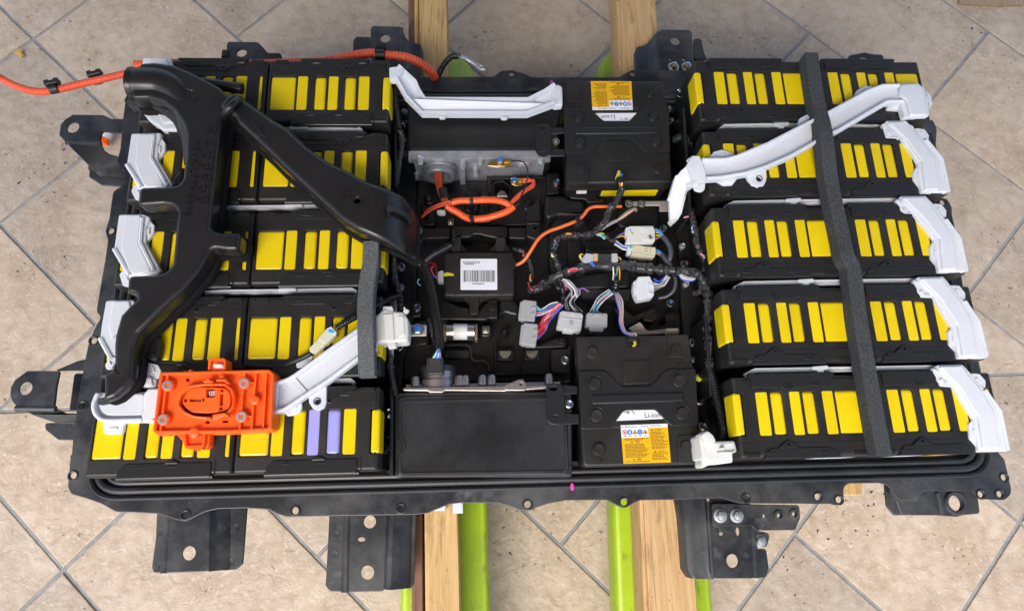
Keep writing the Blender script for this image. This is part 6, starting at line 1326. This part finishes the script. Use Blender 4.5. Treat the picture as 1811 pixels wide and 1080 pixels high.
# ================================================================== BLACK HARNESSES
hn = root(Z_, 1050, 480, -.13, 'wiring_harness', 'crinkled black taped wiring harness branching across the middle of the pack', 'wiring harness')
def hr_(f, pts, px, ma='tape', par=hn, name='taped_trunk', seg=10, wob=.28):
    r0 = rp(px, -.09); rb = random.Random(int(pts[0][0]*7+pts[0][1]))
    P = cat(tr3(f, pts), 7); return part(name, tube_raw(P, lambda t, i: r0*(1+rb.uniform(-wob, wob)), seg), M_[ma], par)
hr_(H_, [(185,945,-.100),(250,930,-.092),(340,875,-.088),(440,815,-.080),(600,762,-.076),(720,728,-.074),(850,735,-.074),(1000,732,-.074),(1150,755,-.074),(1300,768,-.074),(1450,780,-.074),(1560,795,-.072),(1650,815,-.070),(1700,880,-.068),(1735,1000,-.062)], 9)
hr_(H_, [(450,815,-.080),(430,740,-.080),(400,660,-.082),(392,580,-.082),(420,510,-.082),(480,478,-.080),(600,470,-.078),(720,458,-.076),(780,410,-.072),(840,340,-.068),(875,250,-.062),(930,180,-.056),(965,110,-.052),(985,60,-.050)], 6.5)
hr_(H_, [(190,940,-.100),(172,905,-.102),(200,840,-.104),(190,740,-.104),(160,660,-.100),(110,610,-.096),(30,590,-.092)], 4.5)
hr_(H_, [(750,458,-.078),(830,400,-.078),(900,360,-.078),(935,345,-.078)], 3.2, 'greyw', name='sleeve', wob=.02)
for k, c in enumerate(('greenw','red','whitew','brownw')): part('wire', tube(tr3(H_, [(925,352,-.078),(980,300+k*9,-.074),(1040,255+k*10,-.070),(1095,232+k*6,-.072),(1110,250+k*4,-.08),(1095,265,-.09)]), .0011, 6), M_[c], hn)
for k, c in enumerate(('orangew','red','whitew','yelloww','blackw')): part('wire', tube(tr3(H_, [(982,75,-.052),(975+k*5-8,50,-.050),(960+k*9,20,-.048),(955+k*10,2,-.048)]), .0009, 6), M_[c], hn)
part('wire', tube(tr3(H_, [(515,785,-.064),(545,768,-.062),(590,762,-.063)]), .0024, 6), M_['pinkw'], hn); part('wire', tube(tr3(H_, [(510,778,-.064),(550,775,-.0615),(590,770,-.063)]), .0022, 6), M_['red'], hn)
part('wire', tube(tr3(H_, [(495,462,-.071),(515,455,-.070),(540,460,-.072)]), .0018, 6), M_['orangew'], hn)
part('wire', tube(tr3(H_, [(705,720,-.066),(720,712,-.065),(740,740,-.068)]), .002, 6), M_['bluew'], hn)
for k, (c, pts) in enumerate((('whitew',[(760,465,-.072),(800,470,-.070),(830,500,-.074)]),('yelloww',[(770,462,-.072),(815,455,-.070),(835,485,-.074)]),('cyan',[(765,468,-.071),(805,480,-.069),(828,505,-.074)]),('greenw',[(772,458,-.072),(820,462,-.070),(842,500,-.074)]),
    ('whitew',[(905,745,-.066),(908,790,-.072),(915,850,-.078)]),('greenw',[(940,745,-.066),(938,800,-.072),(930,860,-.078)]),('orangew',[(955,745,-.066),(962,800,-.072),(960,860,-.078)]),
    ('greyw',[(480,850,-.074),(530,870,-.070),(580,930,-.076),(600,1000,-.080)]),('whitew',[(470,850,-.074),(515,880,-.070),(560,930,-.074),(590,1010,-.080)]),('greyw',[(460,860,-.075),(500,900,-.070),(545,960,-.074),(540,1040,-.080)]),
    ('red',[(125,600,-.092),(130,630,-.090),(122,655,-.092)]),('orangew',[(190,810,-.096),(182,845,-.094),(195,870,-.096)]),('red',[(170,890,-.094),(185,930,-.090),(215,945,-.090)]),('orangew',[(900,510,-.078),(880,515,-.075),(860,505,-.078)]),
    ('violet',[(690,960,-.07),(640,930,-.068),(600,955,-.07)]),('yelloww',[(380,630,-.076),(372,645,-.074),(378,660,-.076)]),('whitew',[(370,630,-.076),(380,650,-.073),(390,655,-.076)]),('orangew',[(395,510,-.076),(400,520,-.073),(405,535,-.076)]),('bluew',[(392,515,-.076),(398,528,-.073),(404,540,-.076)]))):
    part('wire', tube(tr3(H_, pts), .0012, 6), M_[c], hn)
hr_(H_, [(840,470,-.075),(870,510,-.076),(905,520,-.078),(925,510,-.080)], 3.2)
hr_(H_, [(1400,770,-.072),(1380,790,-.076),(1360,800,-.082)], 3.5)
# right rail run
hr_(H_, [(1735,1000,-.064),(1720,1080,-.07)], 8); 
fz = fr(1190,420,3.857)
hr_(fz, [(40,222,-.072),(150,235,-.068),(200,290,-.064),(235,370,-.062),(238,470,-.060),(232,600,-.060),(240,700,-.058),(245,800,-.058),(250,900,-.056)], 7)
hr_(fz, [(200,320,-.075),(185,370,-.085),(150,380,-.095)], 5.5)
part('corrugated_hose', conduit(tr3(O_, [(1140,290,-.058),(1165,370,-.054),(1190,500,-.050),(1225,640,-.046),(1245,740,-.044),(1240,815,-.046)]), rp(7.6, -.05), .0040, .14, 12, 8), M_['corr'], hn)
for k, c in enumerate(('whitew','greyw','whitew','whitew','bluew')): part('wire', tube(tr3(H_, [(1470,785+k*4,-.072),(1500,815+k*9,-.070),(1560,840+k*7,-.070),(1610,835+k*6,-.070),(1635,805,-.071)]), .0012, 6), M_[c], hn)
fw = fr(1180,140,3.857)
hr_(fw, [(90,895,-.08),(125,870,-.074),(160,890,-.07),(175,960,-.068),(190,1020,-.068),(205,1080,-.068)], 6.5)
hr_(H_, [(1590,330,-.07),(1620,420,-.07),(1625,520,-.07),(1650,600,-.07),(1690,660,-.068),(1710,720,-.068),(1690,790,-.07)], 6)
hr_(fw, [(100,395,-.075),(135,405,-.072),(150,440,-.075),(155,500,-.08),(165,620,-.085),(175,760,-.085)], 6.5); hr_(fw, [(45,418,-.085),(80,400,-.078),(105,395,-.075)], 8, 'rubber', name='plug', wob=.02)
for c, pts in (('pinkw',[(1660,630),(1690,650),(1695,670)]),('greenw',[(1700,660),(1712,690)]),('whitew',[(1590,400),(1596,450)]),('pinkw',[(1520,315),(1560,308)]),('bluew',[(1596,380),(1592,440)])): part('wire', wire(H_, pts if len(pts) > 2 else [pts[0], ((pts[0][0]+pts[1][0])/2, (pts[0][1]+pts[1][1])/2), pts[1]], -.058, .0016), M_[c], hn)
yc = root(O_, 1075, 355, -.1, 'cap', 'yellow cap on a round black fitting by the right harness', 'cap')
a, b = W(*O_(1055,368), -.092), W(*O_(1115,325), -.075); part('yellow_cap', tube_raw([a, a.lerp(b, .45)], .0062, 16), mat('pale yellow plastic', (.62,.62,.08), .5), yc); part('fitting', tube_raw([a.lerp(b, .45), b], .0066, 16), M_['gloss'], yc)
# left rail run
hl = root(Z_, 705, 400, -.1, 'wiring_harness', 'black harness in corrugated hose along the inner side of the left stack', 'wiring harness')
f6 = fr(680,60,4)
part('corrugated_hose', conduit(tr3(f6, [(75,355,-.03),(75,460,-.035),(88,560,-.04),(105,680,-.045)]), rp(6.6, -.04), .0034, .14, 12, 8), M_['corr'], hl)
hr_(f6, [(105,680,-.045),(125,740,-.05),(122,820,-.055),(98,940,-.06),(82,1060,-.065)], 5.5, par=hl); hr_(f6, [(125,740,-.06),(160,760,-.07),(165,820,-.075),(130,880,-.075)], 4, par=hl)
f7 = fr(670,430,4)
hr_(f7, [(100,20,-.06),(105,120,-.06),(112,220,-.06),(135,320,-.06),(155,385,-.06),(155,470,-.06)], 5, par=hl); part('corrugated_hose', conduit(tr3(f7, [(-250,560,-.002),(-120,500,.004),(-40,455,.004),(20,428,-.01),(80,395,-.035),(145,370,-.055)]), rp(5.8, -.01), .0036, .15, 12, 8), M_['corr'], hl)
for k, c in enumerate(('red','greenw','bluew','cyan','orangew','whitew')): part('wire', tube(tr3(f7, [(80+k*8,400,-.066),(82+k*8,480,-.066),(72+k*6,700,-.066),(74+k*5,810,-.066)]), .0011, 6), M_[c], hl)
hr_(f7, [(85,795,-.06),(82,860,-.06),(90,930,-.058)], 5.5, par=hl); part('corrugated_hose', conduit(tr3(f7, [(88,920,-.058),(105,1000,-.056),(118,1080,-.056)]), rp(6.4, -.05), .0036, .14, 12, 8), M_['corr'], hl)
# centre-left run down to the plug
hc = root(L_, 300, 300, -.1, 'wiring_harness', 'black harness from the duct end down to the dark plug of the near box', 'wiring harness')
part('corrugated_hose', conduit(tr3(L_, [(20,30,-.03),(90,80,-.04),(170,140,-.05),(250,215,-.058)]), rp(9.2, -.04), .0042, .15, 14, 8), M_['corr'], hc); part('corrugated_hose', conduit(tr3(L_, [(545,25,-.075),(460,70,-.07),(370,120,-.064),(275,200,-.058)]), rp(7.6, -.06), .0040, .15, 14, 8), M_['corr'], hc)
M_['flattape'] = mat('smooth black tape', (.010,.0095,.0095), .3, bump=(40,.003,4))
P = cat(tr3(L_, [(255,205,-.058),(300,290,-.056),(335,400,-.054),(360,520,-.052),(385,650,-.050),(410,780,-.050),(425,900,-.052),(432,990,-.054),(428,1060,-.055)]), 7); part('taped_trunk', tube_raw(P, lambda t, i: rp(8.5+1.5*t, -.05), 12, flat=.7), M_['flattape'], hc)
part('taped_trunk', tube(tr3(L_, [(340,760,-.056),(370,880,-.056),(405,1000,-.056)]), rp(5.5, -.055), 10), M_['tape'], hc)
for k, c in enumerate(('greenw','whitew','bluew','bluew','cyan','bluew','violet')): part('wire', tube(tr3(N_, [(408+k*3,205,-.054),(398+k*5,228,-.052),(376+k*9,262,-.056)]), .0008, 6), M_[c], hc)
part('plug', pl(N_, [(338,262),(345,252),(440,250),(446,262),(452,360),(440,368),(345,368),(340,360)], -.060, .035, .004, 3, .004), M_['rubber'], hc); part('plug_face', pl(N_, [(352,258),(435,256),(437,268),(353,270)], -.057, .006, .001, 1, .002), M_['deep'], hc)

# ================================================================== CONNECTORS
def conn(label, f, body, h, ma, extra=(), wires=(), name='electrical_connector', group=None, t=.016, wr=.0010):
    o = root(f, body[0][0], body[0][1], h-t, name, label, 'connector', group)
    part('housing', pl(f, body, h, t, .0016, 2, .0016), M_[ma], o)
    for nm, pts, dh, m2 in extra: part(nm, pl(f, pts, h+dh, t*.7 if dh <= 0 else .004, .0010, 2, .0010), M_[m2 or ma], o)
    for pts, c in wires: part('wire', tube(tr3(f, [p if len(p) > 2 else (*p, h-.008) for p in pts]), wr, 6), M_[c], o)
    return o
rb = random.Random(21)
def bundle(a, mids, b, cols, spread_a, spread_b, spread_m):
    out = []
    n = len(cols)
    for k, c in enumerate(cols):
        s = (k/(n-1)-.5) if n > 1 else 0
        pts = [(a[0]+spread_a[0]*s, a[1]+spread_a[1]*s)]
        for m in mids: pts.append((m[0]+spread_m[0]*s+rb.uniform(-6,6), m[1]+spread_m[1]*s+rb.uniform(-6,6), (m[2] if len(m) > 2 else -.085)+rb.uniform(-.003,.003)))
        pts.append((b[0]+spread_b[0]*s, b[1]+spread_b[1]*s)); out.append((pts, c))
    return out
GG = 'loose grey connectors'
w1 = bundle((1410,680), [(1470,690),(1560,640)], (1650,600), ('whitew','greenw','cyan','cyan','bluew','violet','pinkw','red','whitew','bluew'), (0,110), (40,20), (10,60))
conn('grey connector at the upper left of the grey group, with pale blue wires', L_, [(1262,585),(1290,566),(1412,580),(1416,600),(1398,785),(1380,787),(1262,770),(1250,740)], -.075, 'grey', [('side_block', [(1232,735),(1250,588),(1270,585),(1258,768),(1235,765)], -.003, None), ('latch', [(1368,632),(1416,630),(1408,722),(1358,722),(1360,700),(1392,692),(1395,660),(1366,655)], .002, None)], w1, group=GG)
w2 = bundle((1425,900), [(1470,860),(1500,780),(1570,700)], (1660,610), ('red','red','pinkw','red','red','whitew','red','red','red','bluew','red','bluew'), (0,130), (50,20), (60,40))
conn('lower left grey connector of the group, with a thick fan of red wires', L_, [(1275,815),(1300,798),(1425,810),(1428,830),(1410,1028),(1395,1032),(1262,1015),(1258,990)], -.072, 'grey', [('side_block', [(1243,985),(1262,818),(1282,815),(1268,1012),(1246,1005)], -.003, None), ('latch', [(1385,862),(1430,858),(1420,965),(1372,962),(1374,940),(1404,932),(1408,890),(1382,888)], .002, None)], w2, group=GG)
w3 = bundle((640,330), [(600,250),(650,160)], (560,85), ('greyw','greyw','blackw','greyw','whitew','greyw','blackw','greyw'), (130,10), (30,10), (70,20))
conn('broad pale grey connector with a slotted latch, third in the grey group', ZM, [(518,335),(540,324),(700,345),(712,365),(692,495),(680,500),(500,470),(494,455)], -.070, 'greylt', [('foot', [(540,478),(640,492),(630,510),(545,502)], -.004, None), ('latch', [(592,332),(650,338),(648,368),(590,362)], .003, None), ('slot_block', [(598,388),(632,392),(628,450),(594,446)], .0006, 'grey'), ('upper_lip', [(520,375),(705,395),(702,405),(518,386)], .0012, None)], w3, group=GG)
w4 = bundle((815,345), [(810,300),(860,230)], (945,165), ('whitew','blackw','cyan','cyan','bluew','pinkw','violet','cyan','whitew'), (100,10), (40,30), (40,30))
conn('grey connector nearest the near short module, with pale blue wires fanning in', ZM, [(740,352),(748,340),(905,345),(915,360),(912,455),(900,462),(742,455),(732,440)], -.074, 'grey', [('foot', [(760,458),(885,462),(875,502),(770,495)], -.004, None), ('latch', [(792,345),(870,348),(872,378),(790,372)], .003, None), ('lower_lip', [(735,440),(912,448),(910,462),(736,455)], .001, None)], w4, group=GG)
# taped tails above the grey group
for pts, px, par in (([(515,60,-.08),(540,150,-.08),(545,200,-.08),(535,262,-.08)],4.6,hn),([(985,-60,-.078),(985,20,-.078),(985,80,-.076),(975,150,-.076),(965,175,-.076)],6.0,hn)): hr_(ZM, pts, px, 'flattape', par, 'taped_tail')
for k, c in enumerate(('bluew','bluew','pinkw','red','pinkw','bluew','red')): part('wire', tube(tr3(ZM, [(528+k*5,60,-.084),(520+k*10,110,-.080),(530+k*6,155,-.079)]), .0012, 6), M_[c], hn)
for k, c in enumerate(('whitew','greenw','pinkw','cyan','orangew','red','greenw')): part('wire', tube(tr3(ZM, [(965+k*9,-40,-.080),(962+k*9,20,-.077),(958+k*8,70,-.075)]), .0011, 6), M_[c], hn)
for k, c in enumerate(('bluew','orangew','pinkw','violet','cyan','greenw','red','whitew')): part('wire', tube(tr3(ZM, [(970+k*3,170,-.076),(985+k*7,240,-.07),(1012+k*4,330,-.066),(1010+k*4,420,-.064),(1040+k*4,500,-.056),(1095+k*7,530-k*2,-.05),(1110+k*5,560,-.05)]), .0011, 6), M_[c], hn)
# white connectors
w5 = [([(1275,425),(1310,432),(1340,470,-.078)], 'cyan'), ([(1275,445),(1320,455),(1345,480,-.078)], 'yelloww'), ([(1275,475),(1320,470),(1345,485,-.078)], 'yelloww'), ([(1275,505),(1310,485),(1340,485,-.078)], 'brownw'), ([(1020,440),(960,470),(905,510,-.082)], 'violet'), ([(1025,495),(980,475),(930,490),(905,515,-.082)], 'greenw'), ([(1030,505),(1000,485),(975,478),(940,490,-.084)], 'orangew')]
f2 = fr(1090,390,13.5)
cw = conn('large white connector with a dead fly on it', f2, [(290,150),(320,128),(880,122),(905,180),(928,240),(935,460),(905,515),(590,548),(340,552),(300,540),(270,300)], -.072, 'whitewarm', [('collar', [(225,175),(250,158),(300,152),(340,200),(350,480),(320,550),(255,545),(235,500),(265,400),(215,310)], -.002, 'white'), ('latch', [(590,160),(870,150),(900,460),(610,470),(610,360),(640,350),(630,250),(595,245)], .0012, None)], (), t=.02)
for pts, c in w5: part('wire', tube(tr3(H_, [p if len(p) > 2 else (*p, -.082) for p in pts]), .0013, 6), M_[c], cw)
part('wire', tube(tr3(f2, [(915,220,-.08),(1000,240,-.077),(1080,320,-.074),(1120,400,-.074)]), .0026, 8), mat('bright blue tape', (.06,.28,.70), .35), cw)
M_['greysl'] = mat('grey vinyl sleeve', (.06,.065,.08), .3); part('sleeve', tube(tr3(f2, [(1110,380,-.074),(1190,470,-.072),(1270,600,-.072),(1300,720,-.072),(1290,860,-.074),(1250,990,-.078)]), .0042, 12), M_['greysl'], cw)
part('paint_mark', pl(f2, [(325,190),(345,190),(360,270),(335,270)], -.0716, .001, .0002, 1, .001), mat('sky blue ink', (.05,.35,.75), .4), cw); part('paint_mark', lathe([(.0022,0),(.002,.0004)], 14, at(W(*f2(378,300), -.072))), M_['yelpaint'], cw)
cc2 = conn('smaller cream connector just below the large white one', f2, [(360,580),(380,568),(600,580),(640,605),(945,632),(950,780),(915,870),(600,850),(345,830),(375,740)], -.074, 'cream', [('collar', [(275,610),(295,585),(370,590),(380,700),(335,810),(265,800),(250,750),(275,690)], -.001, 'white'), ('lower_step', [(360,770),(600,760),(610,800),(910,830),(900,865),(590,845),(350,825)], .0012, 'cream')], (), t=.018)
for x, y in ((690,670),(740,665),(812,668),(690,720),(740,728),(812,728)): part('pin_window', pl(f2, [(x-12,y-14),(x+12,y-14),(x+12,y+14),(x-12,y+14)], -.0737, .001, 0, 1, 0), M_['brownw'], cc2)
for pts, c in (([(270,640),(180,620),(80,560),(0,490,-.084)], 'whitew'), ([(270,660),(170,640),(70,580),(-20,520,-.084)], 'bluew'), ([(265,700),(160,680),(60,620),(-40,560,-.084)], 'whitew'), ([(955,770),(1010,800),(1070,840)], 'brownw')): part('wire', tube(tr3(f2, [p if len(p) > 2 else (*p, -.082) for p in pts]), .0016, 6), M_[c], cc2)
part('wire', tube(tr3(f2, [(955,715,-.082),(1010,735,-.08),(1080,790,-.078)]), .0024, 8), bpy.data.materials['bright blue tape'], cc2); part('sleeve', tube(tr3(f2, [(1080,800,-.078),(1150,890,-.076),(1220,990,-.076),(1300,1080,-.076)]), .0040, 12), M_['greysl'], cc2)
part('paint_mark', lathe([(.0026,0),(.0024,.0004)], 14, at(W(*f2(340,625), -.0735))), bpy.data.materials['sky blue ink'], cc2); part('paint_mark', lathe([(.0022,0),(.002,.0004)], 14, at(W(*f2(405,615), -.074))), M_['yelpaint'], cc2)
solo('half_round_tab', prism(rnd(tr(f2, [(520,850),(800,850),(780,890),(720,920),(640,922),(560,900)], -.095), .003, 3), TOP-.105, TOP-.095, .002, 2), M_['greylt'], 'pale half round tab peeping out below the cream connector', 'tab')
w6 = bundle((1255,900), [(1310,900),(1350,870)], (1395,800), ('bluew','bluew','bluew','whitew','whitew','greyw','whitew','greyw','greyw'), (0,110), (30,30), (10,60))
conn('white square connector at the right end of the centre, with blue and grey wires', H_, [(1110,850),(1125,828),(1225,824),(1240,860),(1262,890),(1262,985),(1250,1008),(1130,1030),(1108,1000),(1090,940)], -.070, 'white', [('side_block', [(1085,870),(1115,855),(1112,990),(1090,985),(1078,930)], -.003, 'white'), ('latch', [(1210,880),(1258,890),(1258,915),(1225,920),(1222,960),(1258,968),(1256,990),(1205,985)], .0016, 'white')], w6, t=.022)
hr_(H_, [(1390,770,-.074),(1400,800,-.076),(1385,820,-.08)], 5, 'flattape')
part('sleeve', tube(tr3(H_, [(1440,830,-.08),(1448,880,-.08),(1430,950,-.084),(1370,1000,-.09),(1300,1015,-.094)]), .0030, 10), M_['greysl'], hn)
cl_ = conn('grey and peach inline connector taped onto the centre harness', H_, [(650,650),(670,624),(735,632),(735,705),(650,710),(636,685)], -.066, 'greylt', [('insert', [(733,628),(775,628),(772,700),(733,702)], -.001, None), ('taped_part', [(775,632),(890,630),(890,705),(775,705)], .001, 'tape'), ('rear_housing', [(890,628),(942,626),(950,690),(935,702),(890,700)], 0, 'greylt')], [([(650,690),(625,680),(612,650),(625,635),(645,640)], 'yelloww'), ([(655,680),(630,668),(620,645)], 'whitew'), ([(945,660),(965,670),(972,690)], 'yelloww')])
cl_.children[1].data.materials[0] = mat('peach nylon', (.62,.40,.22), .5)
ck_ = conn('cream two part connector lying on the near left cells', K_, [(1120,290),(1150,262),(1195,308),(1130,368),(1085,335)], .020, 'cream', [('rear_block', [(1035,388),(1095,330),(1132,368),(1072,420),(1040,412)], -.001, 'cream'), ('front_cap', [(1140,275),(1165,258),(1200,295),(1190,315)], .001, 'white')], [([(1195,275,.014),(1215,262,.016),(1240,250,.016)], 'yelloww')], t=.014)
part('paint_mark', pl(K_, [(1140,288),(1160,272),(1188,290),(1180,303)], .0216, .002, .0003, 1, .002), bpy.data.materials['sky blue ink'], ck_)
part('lead', conduit(tr3(K_, [(1200,268,.014),(1250,238,.016),(1310,205,.012)]), rp(6, .012), .0034, .15, 10, 8), M_['corr'], ck_)
part('lead', tube(tr3(K_, [(1045,420,.012),(1000,445,.008),(920,480,.002),(850,505,-.002),(740,498,0),(650,490,.004)]), rp(5.0, .005), 10), M_['blackw'], ck_)
crm = root(ZM, 1300, 500, -.11, 'plastic_link', 'beige moulded link sticking out behind the near short module', 'plastic link')
part('web', pl(ZM, [(1085,470),(1180,418),(1205,440),(1230,480),(1262,492),(1395,475),(1398,515),(1160,525)], -.085, .004, .001, 1, .002), mat('beige plastic', (.55,.45,.33), .5), crm); part('roll', tube_raw(tr3(ZM, [(1398,500,-.075),(1495,498,-.075)]), .0055, 14), bpy.data.materials['beige plastic'], crm)
# the fly
fy_ = thing('fly', W(*f2(810,405), -.071), 'dead grey brown fly lying on the large white connector', 'fly')
FLY = mat('fly body', (.05,.04,.028), .6, noise=(500,(.09,.075,.05),.4,.6)); base = W(*f2(810,405), -.0705)
prof = [(.0001,-.0032),(.0010,-.0028),(.0014,-.0016),(.0013,-.0006),(.0010,0),(.0013,.0006),(.0014,.0014),(.0011,.0021),(.0006,.0023),(.0009,.0026),(.0011,.0031),(.0009,.0036),(.0002,.0039)]
part('body', lathe(prof, 12, Matrix.Translation(base+Vector((0,0,.0014))) @ Matrix.Rotation(.5, 4, 'Z') @ Matrix.Rotation(-math.pi/2, 4, 'X')), FLY, fy_)
for k in range(6):
    s = -1 if k % 2 else 1; y = (-.0004, .0004, .0012)[k//2]; a = Matrix.Rotation(.5, 3, 'Z')
    part('leg', tube_raw([base+a @ Vector((s*.001,y,.0012)), base+a @ Vector((s*.0026,y*1.8+(k//2-1)*.0008,.0018)), base+a @ Vector((s*.0040,y*2.4+(k//2-1)*.0014,.0001))], .00018, 5), FLY, fy_)
for s in (-1, 1):
    a = Matrix.Rotation(.5+s*.35, 3, 'Z'); wq = [base+a @ Vector(q)+Vector((0,0,.0026)) for q in ((0,.0006,0),(.0011*s,-.001,0),(.0012*s,-.0036,-.0006),(.0003*s,-.0044,-.0009),(-.0003*s,-.003,-.0004))]
    part('wing', MB().add(wq, [(0,1,2,3,4)]), mat('fly wing', (.22,.20,.17), .3), fy_)
# stickers on the front of the nearest right module, and a small blue sticker
for pts, c in (([(1390,823),(1452,812),(1476,812),(1490,815)], 'w'),):
    pass
ym = YR[4]; fm = ym-YT-.0004
for x0, x1, z0, z1, c in ((.10,.14,-.075,-.035,WLAB),(.055,.085,-.075,-.035,YLAB),(.20,.26,-.08,-.04,WLAB)):
    mm = MB(); X0, X1 = XR1-x1, XR1-x0
    mm.add([(X0,fm,TOP+z0),(X1,fm,TOP+z0),(X1,fm,TOP+z1),(X0,fm,TOP+z1)], [(0,1,2,3)])
    par = [o for o in bpy.data.objects if o.name.startswith('battery_module') and (o.location-Vector((XR1, ym, TOP))).length < 1e-4][0]
    o = bpy.data.objects.new('front_sticker', mesh_of('front_sticker', mm.xf(par.matrix_basis.inverted()), c)); COL.objects.link(o); o.parent = par
